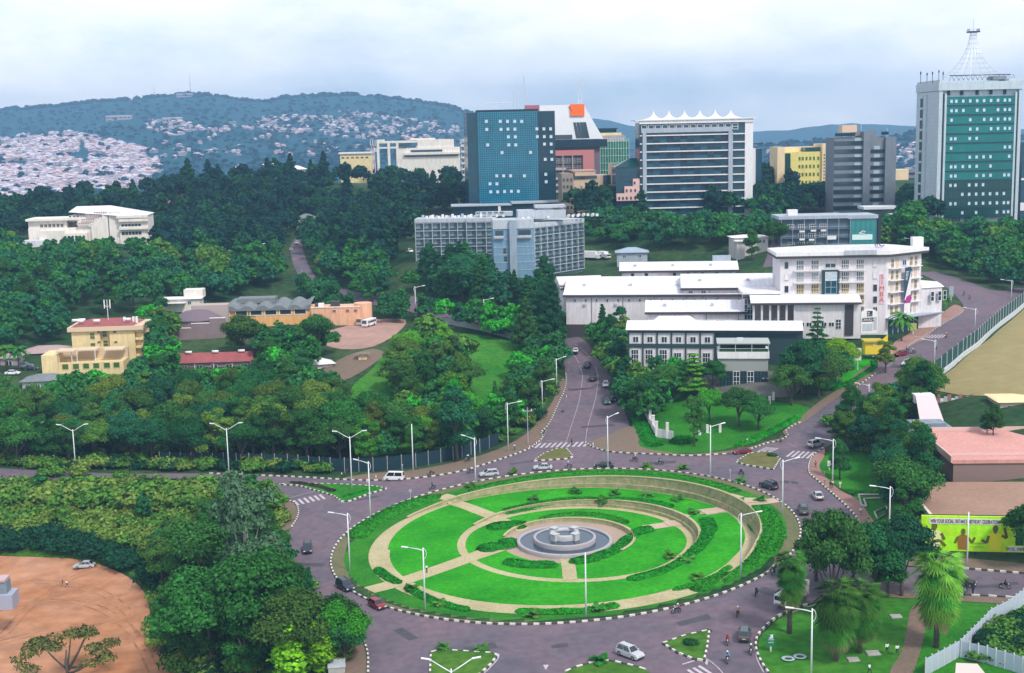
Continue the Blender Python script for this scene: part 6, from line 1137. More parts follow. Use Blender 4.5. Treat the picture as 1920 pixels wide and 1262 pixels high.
# ================================================================ VEGETATION
def fol(name, col, ov=.28, trans=.18): return mat(name, col, .85, .12, obj_var=ov, var=.35, scale=.9, dim='OBJ', trans=trans, isl=.26)
F_DARK = fol('foliage_dark', (.022, .120, .032)); F_TEAL = fol('foliage_teal', (.016, .106, .044)); F_MID = fol('foliage_mid', (.028, .145, .024)); F_BRI = fol('foliage_bright', (.035, .30, .020)); F_OLI = fol('foliage_olive', (.075, .18, .024)); F_GREY = fol('foliage_grey', (.07, .15, .09)); F_LIME = fol('foliage_lime', (.10, .42, .012))
bark = mat('bark', (.10, .085, .07), .9, var=.3, scale=2); bark_p = mat('pale_bark', (.34, .33, .28), .85, var=.2, scale=2)
def quads_mesh(name, P, N, S, m, core=None, asp=1.0):
    """leaf clumps: positions P, normals N, sizes S"""
    n = len(P); r = rng.normal(size=(n, 3)); U = np.cross(N, r); U /= np.linalg.norm(U, axis=1)[:, None]+1e-9; V = np.cross(N, U); S = S[:, None]
    bend = N*S*.25
    v = np.stack([P-U*S*asp-V*S, P+U*S*asp-V*S*.6+bend, P+U*S*asp+V*S, P-U*S*asp*.8+V*S*.9+bend], 1).reshape(-1, 3)
    fs = np.arange(4*n).reshape(-1, 4)
    V0 = [tuple(q) for q in v] if core else None
    me = bpy.data.meshes.new(name)
    if core: v = np.concatenate([v, core[0]]); cf = core[1]+4*n
    nl = 4*n+(cf.size if core else 0); me.vertices.add(len(v)); me.vertices.foreach_set('co', v.ravel().astype('f')); me.loops.add(nl)
    li = fs.ravel() if not core else np.concatenate([fs.ravel(), cf.ravel()]); me.loops.foreach_set('vertex_index', li.astype('i'))
    st_ = list(range(0, 4*n, 4))+(list(range(4*n, nl, 3)) if core else []); me.polygons.add(len(st_)); me.polygons.foreach_set('loop_start', st_)
    me.update(calc_edges=True); me.materials.append(m); return me
_bm = bmesh.new(); bmesh.ops.create_icosphere(_bm, subdivisions=1, radius=1); ICO_V = np.array([v.co[:] for v in _bm.verts]); ICO_F = np.array([[v.index for v in f.verts] for f in _bm.faces]); _bm.free()
def puffs_crown(seed, kind, n=2600, leaf=.34):
    g = np.random.default_rng(seed); c = []; rad = []
    if kind == 'broad':
        k = 26
        for i in range(k):
            a = g.uniform(0, 6.28); e_ = g.uniform(-.25, 1); r = math.sqrt(1-max(e_, 0)**2)*g.uniform(.5, 1); c.append((4.3*r*math.cos(a), 4.3*r*math.sin(a), 6.6+3.4*e_*g.uniform(.7, 1.05))); rad.append(g.uniform(.8, 2.1))
    elif kind == 'tall':
        for i in range(24): t = g.uniform(0, 1); a = g.uniform(0, 6.28); r = 2.6*math.sin(math.pi*min(1, t*.75+.2))*g.uniform(.5, 1); c.append((r*math.cos(a), r*math.sin(a), 3+10*t)); rad.append(g.uniform(1.0, 1.8)*(1.1-.4*t))
    elif kind == 'conifer':
        for i in range(34): t = i/34; a = i*2.4; r = 3.0*(1-t)**.85*g.uniform(.6, 1.05); c.append((r*math.cos(a), r*math.sin(a), 2.2+12.5*t)); rad.append((1.35-.9*t)*g.uniform(.8, 1.2))
    elif kind == 'tiered':
        for i in range(40): lv = i % 8; a = g.uniform(0, 6.28); r = 3.6*(1-lv/9)*g.uniform(.4, 1); c.append((r*math.cos(a), r*math.sin(a), 3+lv*1.5)); rad.append(.95*(1.1-lv/12))
    elif kind == 'cypress':
        for i in range(22): t = i/22; c.append((g.normal()*.25, g.normal()*.25, .8+8*t)); rad.append(.95*math.sin(math.pi*min(1, .25+t*.72))+.15)
    elif kind == 'umbrella':
        for i in range(34): a = g.uniform(0, 6.28); r = 6.4*math.sqrt(g.uniform(0, 1)); c.append((r*math.cos(a), r*math.sin(a), 6.6-.055*r*r+g.normal()*.2)); rad.append(g.uniform(.8, 1.3))
    elif kind == 'loose':
        for i in range(30): a = g.uniform(0, 6.28); e_ = g.uniform(0, 1); r = 3.9*g.uniform(.3, 1)*(1-.4*e_); c.append((r*math.cos(a), r*math.sin(a), 4+7*e_)); rad.append(g.uniform(.7, 1.3))
    elif kind == 'bush':
        for i in range(9): a = g.uniform(0, 6.28); r = 1.1*g.uniform(0, 1); c.append((r*math.cos(a), r*math.sin(a), .7+.5*g.uniform(0, 1))); rad.append(g.uniform(.6, 1))
    c = np.array(c); rad = np.array(rad); pr = rad**2/(rad**2).sum(); idx_ = g.choice(len(c), n, p=pr)
    d = g.normal(size=(n, 3)); d[:, 2] = np.abs(d[:, 2])*.9-.35*(g.random(n) < .5); d /= np.linalg.norm(d, axis=1)[:, None]
    flat = np.array([1, 1, .45]) if kind in ('tiered', 'umbrella') else np.array([1, 1, .8])
    P = c[idx_]+d*flat*(rad[idx_]*np.where(g.random(n) < .16, g.uniform(1.05, 1.4, n), g.uniform(.68, 1.12, n)))[:, None]
    N = d*.75+g.normal(size=(n, 3))*.45+np.array([0, 0, .3]); N /= np.linalg.norm(N, axis=1)[:, None]
    S = leaf*g.uniform(.55, 1.25, n)
    cv = np.concatenate([c_+ICO_V*flat*r_*(.55 if kind != 'umbrella' else .12) for c_, r_ in zip(c, rad)]); cf = np.concatenate([ICO_F+len(ICO_V)*i for i in range(len(c))])
    return P, N, S, (cv, cf), c, rad
CROWN = {}; TRUNK = {}
def tree_parts(kind, var, m):
    k = (kind, var)
    if k not in CROWN:
        nn, lf = {'bush': (1600, .13), 'cypress': (3000, .17), 'umbrella': (2600, .15), 'loose': (9000, .145), 'tiered': (10000, .15)}.get(kind, (15000, .15))
        P, N, S, core, c, rad = puffs_crown(100+var*7+len(kind), kind, nn, lf); CROWN[k] = quads_mesh('crown', P, N, S, F_MID, core)
        b = MB(); g = random.Random(var); top = {'broad': 6.5, 'tall': 10, 'conifer': 13.5, 'tiered': 13, 'cypress': 7, 'umbrella': 5, 'loose': 9, 'bush': .6}[kind]
        b.tube([(0, 0, -.8), (.1, .05, top*.3), (-.1, .15, top*.65), (.05, 0, top)], [.34, .27, .2, .08] if kind != 'bush' else [.08]*4, bark, 6)
        if kind in ('broad', 'umbrella', 'loose', 'tall'):
            for i in range(7):
                q = c[g.randrange(len(c))]; z = top*g.uniform(.3, .6); b.tube([(0, 0, z), (q[0]*.5, q[1]*.5, (z+q[2])/2-.2), tuple(q)], [.16, .11, .05], bark, 5)
        TRUNK[k] = b.mesh('trunk', True)
    return CROWN[k], TRUNK[k]
FNAME = {}
TREES = []
def put_tree(P, kind, m, scale, var=None, rz=None, label=None, cat='tree', name=None, bk=None, sxy=1.0):
    var = var if var is not None else random.randrange(5); cm, tm = tree_parts(kind, var, m)
    TREES.append(dict(P=np.array(P, float), kind=kind, m=m, s=scale, var=var, rz=rz if rz is not None else random.uniform(0, 6.28), label=label, cat=cat, name=name, bk=bk, sxy=sxy))
# ---- zones: where trees root (photo px), spacing, size, kinds
CLEAR = [(50, 385, 282, 446, 620), (130, 592, 270, 672, 400), (75, 655, 230, 700, 385), (425, 574, 692, 608, 445), (320, 585, 425, 632, 430), (335, 658, 470, 690, 400), (782, 398, 1096, 478, 480), (930, 440, 1060, 512, 475), (884, 150, 1042, 384, 640), (706, 258, 864, 316, 880), (640, 284, 700, 297, 900), (1066, 320, 1195, 388, 600), (1195, 205, 1412, 396, 600), (1420, 270, 1562, 345, 780), (1563, 225, 1677, 400, 620), (1714, 30, 1920, 408, 560), (1465, 398, 1648, 462, 480), (1457, 455, 1760, 640, 370), (1062, 494, 1460, 600, 380), (1180, 598, 1508, 662, 360), (1346, 640, 1452, 704, 345), (1062, 665, 1150, 835, 300), (1638, 575, 1830, 735, 300), (1338, 694, 1440, 722, 330), (688, 690, 735, 792, 300), (878, 655, 955, 800, 300), (1278, 738, 1368, 806, 280), (0, 740, 88, 778, 300), (1740, 560, 1920, 760, 200), (1615, 625, 1680, 665, 300), (625, 600, 706, 645, 380), (532, 452, 580, 500, 600), (640, 565, 765, 590, 440), (1702, 762, 1788, 824, 230), (1786, 755, 1920, 985, 200), (1722, 962, 1920, 1100, 100), (0, 1045, 290, 1262, 100), (296, 558, 378, 576, 480), (1560, 866, 1655, 912, 240), (1374, 436, 1444, 472, 490), (1335, 477, 1372, 500, 480), (1155, 470, 1290, 498, 510), (530, 880, 1680, 1262, 100), (30, 800, 102, 835, 300), (1204, 765, 1266, 828, 250), (1100, 445, 1140, 490, 530), (680, 465, 780, 500, 520), (540, 312, 575, 330, 800), (305, 372, 365, 392, 700), (1600, 650, 1625, 700, 300), (1440, 800, 1600, 1000, 100), (600, 340, 640, 352, 800), (672, 655, 705, 690, 380), (588, 672, 628, 692, 380), (0, 660, 40, 700, 380), (860, 600, 960, 640, 380), (1465, 690, 1500, 725, 200), (690, 480, 770, 505, 480)]
BB = []
for o in list(COL.objects):
    if o.parent is None and o.type == 'EMPTY' and o.get('category') in ('building', 'shed', 'kiosk', 'shelter', 'podium'):
        pts = [o.matrix_basis @ (ch.matrix_basis @ Vector(c)) for ch in o.children if ch.type == 'MESH' for c in ch.bound_box]
        if pts: BB.append((min(p.x for p in pts)-1.5, max(p.x for p in pts)+1.5, min(p.y for p in pts)-1, max(p.y for p in pts)+1.5))
ROADP = [[(v.co.x, v.co.y) for v in o.data.vertices] for o in []]
ROAD_PTS = []
for o in COL.objects:
    if o.type == 'MESH' and o.get('kind') == 'structure' and o.name.split('.')[0] in ('road', 'side_road'): ROAD_PTS += [(v.co.x, v.co.y) for v in o.data.vertices]
from mathutils.kdtree import KDTree
kd = KDTree(len(ROAD_PTS))
for i, (a, b) in enumerate(ROAD_PTS): kd.insert((a, b, 0), i)
kd.balance()
def ok_spot(P, h, r, road=3.2):
    for x0, x1, y0, y1 in BB:
        if x0 < P[0] < x1 and y0 < P[1] < y1: return False
    if kd.find((P[0], P[1], 0))[2] < road: return False
    px, py = proj(P); qx, qy = proj(P+np.array([0, 0, h])); w = r*FPX/P[1]
    for x0, y0, x1, y1, Y in CLEAR:
        if P[1] < Y+4 and px+w*.75 > x0 and px-w*.75 < x1 and qy+3 < y1 and py > y0+2: return False
    return True
HT = {'broad': 10.6, 'tall': 13.6, 'conifer': 15, 'tiered': 14, 'cypress': 9, 'loose': 11.5, 'umbrella': 7.3, 'bush': 1.9}; RD = {'broad': 5, 'tall': 3, 'conifer': 3, 'tiered': 3.4, 'cypress': 1, 'loose': 3.8, 'umbrella': 7, 'bush': 1.6}
spots = []
def zone(s, n, smin, smax, kinds, ms, sep=1.0, road=3.2):
    n = int(n*1.5); sep *= .86
    poly = np.array(pxl(s)); x0, y0 = poly.min(0); x1, y1 = poly.max(0); got = 0; t = 0
    while got < n and t < n*14:
        t += 1; px = random.uniform(x0, x1); py = random.uniform(y0, y1)
        if not inpoly(np.array([px]), np.array([py]), poly)[0]: continue
        P = G(px, py); k = random.choice(kinds); s_ = random.uniform(smin, smax); r = RD[k]*s_
        if not ok_spot(P, HT[k]*s_, r, road): continue
        if any((P[0]-q[0])**2+(P[1]-q[1])**2 < (sep*.62*(r+q[2]))**2 for q in spots if abs(P[0]-q[0]) < 14): continue
        spots.append((P[0], P[1], r)); put_tree(P, k, random.choice(ms), s_); got += 1
D, TE, M_, BR, OL, GY_ = F_DARK, F_TEAL, F_MID, F_BRI, F_OLI, F_GREY
zone("90,860 110,800 280,760 470,750 640,790 650,868 480,876 280,872", 46, .95, 1.3, ['broad', 'broad', 'loose'], [D, TE, M_, D, OL])
zone("235,720 330,705 480,705 610,730 640,790 470,750 280,760 110,800 100,760 150,720", 40, .8, 1.15, ['broad', 'broad', 'loose'], [M_, M_, BR, D, D])
zone("735,705 760,665 800,650 870,680 880,740 870,850 780,872 660,875 650,800 740,800", 34, .7, 1.15, ['broad', 'loose', 'tall', 'broad'], [M_, D, OL, M_, BR])
zone("965,680 1040,660 1045,720 1000,790 940,830 880,850 900,810 960,780", 18, .55, .95, ['broad', 'loose', 'tall'], [M_, D, BR, M_])
zone("700,655 720,610 800,600 850,615 960,650 1040,655 1050,640 980,610 860,590 760,588 720,600", 20, .6, .95, ['broad', 'tall', 'loose'], [M_, D, TE, BR])
zone("1000,560 1050,570 1050,640 980,660 960,640", 12, .8, 1.1, ['tall', 'broad', 'conifer'], [D, TE, M_])
zone("1115,635 1175,640 1190,700 1215,790 1185,800 1160,745 1135,690 1110,650", 22, .6, .95, ['broad', 'tall', 'loose'], [D, M_, TE, OL], .85, .6)
zone("1030,655 1052,650 1060,700 1050,715 1030,700", 6, .5, .8, ['broad', 'loose'], [M_, D], .8, .6)
zone("1190,735 1250,715 1290,735 1270,745 1220,800 1200,790", 9, .6, .9, ['broad', 'loose'], [M_, D, BR])
zone("1465,730 1545,700 1600,725 1540,775 1500,775 1470,760", 8, .8, 1.1, ['broad'], [D, M_, TE], 1.1)
zone("1540,790 1600,745 1690,760 1730,735 1745,800 1740,850 1660,860 1560,850", 26, .75, 1.1, ['broad', 'tall', 'loose', 'broad'], [D, M_, TE, OL])
zone("1655,870 1740,860 1750,960 1715,1000 1680,985 1665,920", 12, .7, 1.05, ['broad', 'tall'], [D, TE, M_])
zone("560,600 640,600 720,600 600,700 480,700 500,640", 8, .7, 1.0, ['broad', 'loose'], [M_, D, D])
zone("275,640 330,700 300,720 270,700", 6, .8, 1.1, ['loose', 'broad'], [M_, D])
zone("0,530 130,500 300,510 420,560 430,575 300,590 130,592 60,640 0,640", 48, .8, 1.2, ['broad', 'broad', 'tall', 'loose'], [D, TE, M_, D])
zone("0,470 200,470 420,500 560,500 640,520 700,540 780,560 700,575 600,545 540,530 430,560 300,510 0,530", 52, .8, 1.2, ['broad', 'tall', 'broad', 'loose'], [D, TE, D, M_, OL])
zone("780,520 925,525 1000,545 990,600 900,590 800,580", 22, .8, 1.15, ['broad', 'tall', 'conifer'], [D, TE, TE])
zone("1100,420 1195,412 1300,425 1420,400 1460,400 1455,470 1380,480 1290,470 1100,445", 34, .75, 1.15, ['broad', 'broad', 'tall'], [D, TE, M_, D])
zone("1660,430 1920,440 1990,470 1990,545 1900,530 1820,500 1700,480 1650,470", 42, .85, 1.3, ['broad', 'broad', 'loose'], [D, TE, M_, M_, OL])
zone("1800,525 1860,545 1960,555 1990,500 1900,490 1760,495", 22, .6, .95, ['broad', 'loose'], [D, M_, TE, OL], .85, 1.0)
zone("1740,520 1800,520 1860,560 1820,570 1780,540", 5, .5, .7, ['broad'], [D, M_])
zone("585,520 620,545 700,570 640,600 600,590 560,560", 12, .6, .9, ['broad', 'tall'], [D, TE, M_], .9, 1.2)
zone("575,440 640,470 720,510 790,560 760,575 690,560 620,535 585,500", 30, .8, 1.2, ['broad', 'tall', 'broad', 'conifer'], [D, TE, D, M_], .8, 1.5)
zone("700,590 800,585 900,602 960,615 900,612 800,602 720,600", 9, .45, .7, ['broad', 'loose'], [M_, D, TE], .9, .5)
zone("1100,440 1200,440 1290,455 1290,470 1160,468 1100,460", 12, .5, .8, ['broad'], [D, M_, TE], .9)
zone("0,600 60,600 130,590 130,660 40,660 0,690", 12, .7, 1.0, ['broad', 'loose'], [D, M_, TE], .9)
zone("270,590 330,640 330,700 480,640 540,640 600,655 600,700 480,710 330,705 275,690", 16, .5, .85, ['broad', 'loose'], [D, M_, BR, OL], .9)
zone("0,900 140,900 150,860 80,800 0,790", 10, .9, 1.2, ['broad', 'loose'], [M_, D])
zone("0,1010 300,1010 300,980 200,925 0,925", 2, .4, .7, ['broad', 'loose'], [OL, D, M_], road=5)
CL2 = [q for q in CLEAR if q[:4] not in ((530, 880, 1680, 1262), (0, 1045, 290, 1262))]
CLEAR = CL2+[(545, 930, 1420, 1262, 100), (0, 1045, 285, 1200, 100), (395, 800, 560, 900, 100)]
zone("300,1040 420,1000 500,1010 545,1060 600,1150 650,1240 640,1262 480,1290 340,1262 300,1150", 44, .5, .95, ['broad', 'tall', 'loose', 'broad'], [M_, D, D, M_, D], .8, 3.5)
zone("400,960 450,935 520,950 530,1000 430,1010 380,1010", 6, .45, .7, ['broad', 'loose'], [M_, OL], .8)
# hand-placed trees (base px, kind, colour, height in m, label)
def hand(px, py, kind, m, h, label, sxy=1.0, bk=None, var=None, cat='tree', name=None):
    P = G(px, py); put_tree(P, kind, m, h/HT[kind], label=label, sxy=sxy, bk=bk, var=var, cat=cat, name=name); spots.append((P[0], P[1], RD[kind]*h/HT[kind]))
hand(1577, 706, 'broad', F_LIME, 10.5, 'vivid lime green tree above the corner lawn, glowing beside the yellow kiosk', 1.05)
hand(1505, 740, 'broad', TE, 15, 'big dark round tree left of the bright corner lawn', 1.0); hand(1300, 742, 'tiered', F_BRI, 12, 'bright spreading tree in front of the panelled shop block', 1.7); hand(1302, 838, 'loose', M_, 12.5, 'slim light tree rising from the middle of the shop lawn', .7); hand(1385, 800, 'broad', D, 10, 'dark tree on the shop lawn under the forecourt', 1.0); hand(1422, 806, 'broad', M_, 8.5, 'rounder tree right of the dark one on the shop lawn', 1.0); hand(1330, 790, 'broad', BR, 8, 'bright low tree on the upper shop lawn'); hand(1035, 645, 'conifer', TE, 24, 'tallest dark conifer left of the biggest market hall', .9); hand(985, 660, 'conifer', D, 19, 'dark conifer beside the upper road wall', .9); hand(905, 566, 'conifer', TE, 17, 'dark conifer left of the blue gable'); hand(868, 560, 'broad', TE, 16, 'big dark tree under the left hotel wing'); hand(700, 820, 'broad', M_, 12, 'rounded tree at the left corner of the park lawn'); hand(905, 830, 'broad', D, 9, 'low dark tree on the lower park lawn'); hand(870, 745, 'broad', M_, 11, 'leafy tree in the middle of the park lawn'); hand(1335, 733, 'broad', M_, 8.5, 'smaller mid green tree at the right of the bright spreading one'); hand(1245, 752, 'broad', M_, 10, 'mid green tree left of the bright spreading one by the shop lawn')
hand(1532, 655, 'tiered', D, 13, 'dark tiered tree in front of the low arcade roof'); hand(1000, 640, 'tiered', TE, 22, 'tall dark tiered conifer beside the upper road bend', .9); hand(1022, 560, 'tall', TE, 16, 'slim dark tree against the right wing of the grey hotel'); hand(1130, 655, 'conifer', TE, 15, 'dark conifer in front of the biggest market hall', .8); hand(1145, 670, 'conifer', D, 14, 'second dark conifer in front of the biggest market hall', .8)
hand(965, 560, 'conifer', TE, 11, 'bushy dark conifer at the foot of the blue gable'); hand(592, 672, 'broad', D, 14, 'round dark tree in front of the salmon block', .9); hand(455, 668, 'broad', M_, 13, 'wide green tree hiding the left end of the orange hall', 1.15)
hand(470, 1160, 'loose', F_GREY, 26, 'tall thin crowned tree with pale bare forking trunk, lower left', .75, bark_p); hand(640, 850, 'broad', M_, 14, 'round mid green tree behind the double armed lamp'); hand(858, 865, 'tall', TE, 19, 'tall dark tree left of the park edge fence'); hand(930, 800, 'conifer', D, 13, 'narrow dark conifer standing on the park grass', .6)
hand(840, 855, 'conifer', TE, 18, 'tall dark pine behind the netted fence', .8); hand(400, 1262, 'broad', M_, 17, 'large billowing green tree in the lower left cluster', 1.1); hand(480, 1240, 'broad', M_, 18, 'brighter billowing tree right of the large one in the lower left', 1.0); hand(550, 1262, 'broad', M_, 13, 'rounded olive green tree at the right of the lower left cluster')
hand(385, 1120, 'broad', M_, 15, 'broad green tree at the top of the lower left cluster', 1.1); hand(600, 1262, 'cypress', F_LIME, 9, 'pale lime cypress at the bottom edge', 1.6); hand(548, 1275, 'cypress', F_LIME, 11, 'taller lime cypress at the bottom edge, left of the other', 1.6); hand(585, 1200, 'conifer', TE, 13, 'thin dark conifer at the edge of the left carriageway', .5)
hand(645, 1235, 'broad', BR, 9, 'bright bushy tree beside the concrete box at the bottom', 1.0); hand(130, 1290, 'umbrella', fol('foliage_thorn', (.11, .13, .035), 0), 10, 'flat topped thorn tree with sparse olive crown at the bottom left', .95, cat='tree')
hand(1560, 1165, 'broad', D, 18, 'big dark tree overhanging the right carriageway of the roundabout', .62, bk=None); hand(1530, 1090, 'loose', D, 12, 'wispy dark tree behind the big one at the right carriageway'); hand(1642, 1125, 'broad', TE, 12, 'dark trunked tree left of the bright palm'); hand(1690, 1118, 'broad', TE, 13, 'dark rounded tree between the palm and the billboard', .9); hand(1665, 1120, 'tall', D, 11, 'slender dark tree between two rounded ones on the south lawn')
hand(1600, 1090, 'tall', GY_, 10, 'grey green feathery tree behind the fan palms'); hand(1500, 880, 'bush', D, 1.6, 'small dark bush on the right traffic island', cat='shrub', name='shrub') if False else None
hand(1574, 900, 'tall', D, 9, 'single tree on the side lawn right of the verge lamp'); hand(1668, 955, 'tall', TE, 11, 'dark tree in front of the blue shelter', .7); hand(1700, 980, 'broad', D, 12, 'dense dark tree right of the blue shelter'); hand(1660, 700, 'loose', OL, 9, 'thin olive tree leaning over the right road'); hand(1470, 650, 'broad', M_, 9, 'leafy tree on the ground between the shops') if False else None
hand(1862, 825, 'loose', M_, 8, 'small loose tree standing on the pink roof terrace', .8); hand(1850, 822, 'loose', D, 6.5, 'lower companion tree on the pink roof terrace', .7); hand(1940, 1060, 'broad', D, 11, 'dark tree overlapping the right end of the green billboard')
hand(1180, 780, 'loose', D, 9, 'overhanging dark tree at the right kerb of the back road'); hand(1655, 1100-10, 'broad', D, 10, 'round tree hiding the left end of the billboard road')
hand(1456, 470, 'broad', D, 11, 'dark tree right of the hillside villa'); hand(1410, 488, 'tall', M_, 12, 'palm like slender tree in front of the hillside villa'); hand(355, 372, 'conifer', TE, 26, 'tall dark conifer on the left ridge skyline', 1.1); hand(432, 330, 'cypress', TE, 16, 'dark columnar tree on the ridge left of the gabled house', 1.5); hand(405, 335, 'broad', TE, 17, 'dark round tree on the ridge skyline, left of the columnar one')
hand(170, 372, 'broad', TE, 18, 'broad dark tree rising over the stepped villa'); hand(610, 335, 'broad', TE, 20, 'wide dark tree on the ridge right of the gabled house', 1.1); hand(395, 352, 'conifer', D, 14, 'small conifer on the ridge skyline between two larger trees')
# ---- sort: the largest in the photo stay individuals
def psize(t): return t['s']*HT[t['kind']]*FPX/t['P'][1]
auto = sorted([t for t in TREES if not t['label']], key=psize, reverse=True); handed = [t for t in TREES if t['label']]
NIND = 285-len(handed); indiv = handed+auto[:NIND]; rest = auto[NIND:]
LM = {'the stepped villa': (165, 420), 'the cream hotel': (200, 640), 'the yellow annex': (150, 690), 'the orange hall': (510, 600), 'the salmon block': (640, 600), 'the motel row': (400, 680), 'the grey hotel': (1010, 470), 'the left hotel wing': (850, 450), 'the thatched hall': (850, 500), 'the blue tower': (960, 390), 'the banded hotel tower': (1300, 400), 'the corner office': (1590, 560), 'the netted office': (1550, 430), 'the green tower': (1815, 420), 'the panelled shop block': (1260, 650), 'the terrace restaurant': (1400, 690), 'the pillared wall': (1235, 800), 'the back road': (1100, 740), 'the park lawn': (800, 740), 'the park fence': (700, 880), 'the white walled house': (65, 820), 'the blue shelter': (1680, 940), 'the builders yard': (1745, 800), 'the right road': (1700, 680), 'the earth lot': (150, 1100), 'the left carriageway': (580, 1060), 'the upper road': (700, 565), 'the hillside villa': (1405, 460), 'the brown rotunda': (370, 610), 'the upper left road': (560, 480), 'the left meadow': (45, 760), 'the shop lawn': (1300, 780), 'the pylon sign': (1608, 690), 'the left exit road': (300, 900), 'the south lawn': (1600, 1180)}
CN = {F_DARK: 'dark green', F_TEAL: 'deep teal', F_MID: 'mid green', F_BRI: 'bright green', F_OLI: 'olive', F_GREY: 'grey green', F_LIME: 'lime'}; KN = {'broad': 'round crowned tree', 'tall': 'tall oval tree', 'conifer': 'conifer', 'tiered': 'tiered tree', 'loose': 'loose crowned tree', 'cypress': 'cypress', 'umbrella': 'flat topped tree', 'bush': 'bush'}
def where(P):
    px, py = proj(P); k = min(LM, key=lambda q: (LM[q][0]-px)**2+((LM[q][1]-py)*1.5)**2); dx = px-LM[k][0]; dy = py-LM[k][1]
    return ('left of ' if dx < 0 else 'right of ')+k if abs(dx) > abs(dy)*1.2 else ('in front of ' if dy > 0 else 'behind ')+k
for t in indiv:
    if t['s']*HT[t['kind']] < 8 and not t['label']: sz = 'small '
    elif t['s']*HT[t['kind']] > 12.5: sz = 'large '
    else: sz = ''
    lb = t['label'] or f"{sz}{CN[t['m']]} {KN[t['kind']]} {where(t['P'])}"
    z = float(ALL(np.array([t['P'][0]]), np.array([t['P'][1]]))[0]); root = thing((t['name'] or {'conifer': 'conifer', 'cypress': 'cypress', 'tiered': 'conifer', 'umbrella': 'acacia_tree'}.get(t['kind'], 'broadleaf_tree')), lb, t['cat'], (t['P'][0], t['P'][1], z), t['rz'], 'trees among the buildings and roads')
    root.scale = (t['s']*t['sxy'], t['s']*t['sxy'], t['s']); cm, tm = tree_parts(t['kind'], t['var'], t['m']); c = link('crown', cm, root); c.material_slots[0].link = 'OBJECT'; c.material_slots[0].material = t['m']
    k = link('trunk', tm, root)
    if t['bk']: k.material_slots[0].link = 'OBJECT'; k.material_slots[0].material = t['bk']
# ---- distant woodland: one mass
def mass(name, items, mats_, n_leaf, leaf, **props):
    """items: (P, scale, sxy, kind, material)"""
    by = {}
    for it in items: by.setdefault(it[4], []).append(it)
    objs = []; AP, AN, AS, AV, AF, MI = [], [], [], [], [], []; off_ = 0; lib = {}
    for mi, (m, its) in enumerate(by.items()):
        for P, s, sxy, kind, _ in its:
            v = random.randrange(4); key = (kind, v)
            if key not in lib: lib[key] = puffs_crown(500+v, kind, n_leaf, leaf)
            p, n_, s_, core, *_r = lib[key]; a = random.uniform(0, 6.28); ca, sa = math.cos(a), math.sin(a); M = np.array([[ca, -sa, 0], [sa, ca, 0], [0, 0, 1]])
            sc = np.array([s*sxy, s*sxy, s]); AP.append((p*sc)@M.T+P); AN.append(n_@M.T); AS.append(s_*s); AV.append((core[0]*sc)@M.T+P); AF.append(core[1]+off_); off_ += len(core[0]); MI.append((mi, len(p), len(core[1])))
    P = np.concatenate(AP); core = (np.concatenate(AV), np.concatenate(AF)); me = quads_mesh(name, P, np.concatenate(AN), np.concatenate(AS), list(by)[0], core)
    for m in list(by)[1:]: me.materials.append(m)
    idx_ = np.concatenate([np.full(k[1], k[0]) for k in MI]+[np.full(k[2], k[0]) for k in MI]); me.polygons.foreach_set('material_index', idx_.astype('i')); return link(name, me, **props)
items = [(np.array([t['P'][0], t['P'][1], t['P'][2]]), t['s'], 1.0, t['kind'], t['m']) for t in rest]
def far_zone(s, n, smin, smax, kinds, ms):
    poly = np.array(pxl(s)); x0, y0 = poly.min(0); x1, y1 = poly.max(0); got = t = 0
    while got < n and t < n*8:
        t += 1; px = random.uniform(x0, x1); py = random.uniform(y0, y1)
        if not inpoly(np.array([px]), np.array([py]), poly)[0]: continue
        P = G(px, py); k = random.choice(kinds); s_ = random.uniform(smin, smax)
        if P[1] > 1300 or not ok_spot(P, HT[k]*s_, RD[k]*s_): continue
        items.append((P, s_, 1.0, k, random.choice(ms))); got += 1
wt = [fol('woodland_teal', (.006, .050, .042), 0), fol('woodland_dark', (.008, .050, .032), 0), fol('woodland_mid', (.014, .08, .034), 0)]
far_zone("-20,400 100,385 300,372 420,345 540,322 640,322 720,330 880,345 890,400 800,410 780,470 700,520 600,505 540,440 520,500 300,500 0,480", 430, .9, 1.45, ['broad', 'broad', 'tall', 'conifer'], wt)
far_zone("1040,400 1110,395 1195,400 1420,405 1460,385 1560,380 1570,400 1460,420 1100,420", 60, .9, 1.3, ['broad', 'tall'], wt)
far_zone("1410,395 1420,330 1460,345 1560,372 1560,400", 40, .9, 1.3, ['broad', 'tall'], wt); far_zone("1650,420 1720,380 1720,425 1920,430 1920,445 1660,440", 30, .9, 1.3, ['broad'], wt)
mass('woodland', items, None, 800, .55, kind='stuff', label='dense dark woodland covering the ridge behind the town', category='woodland')
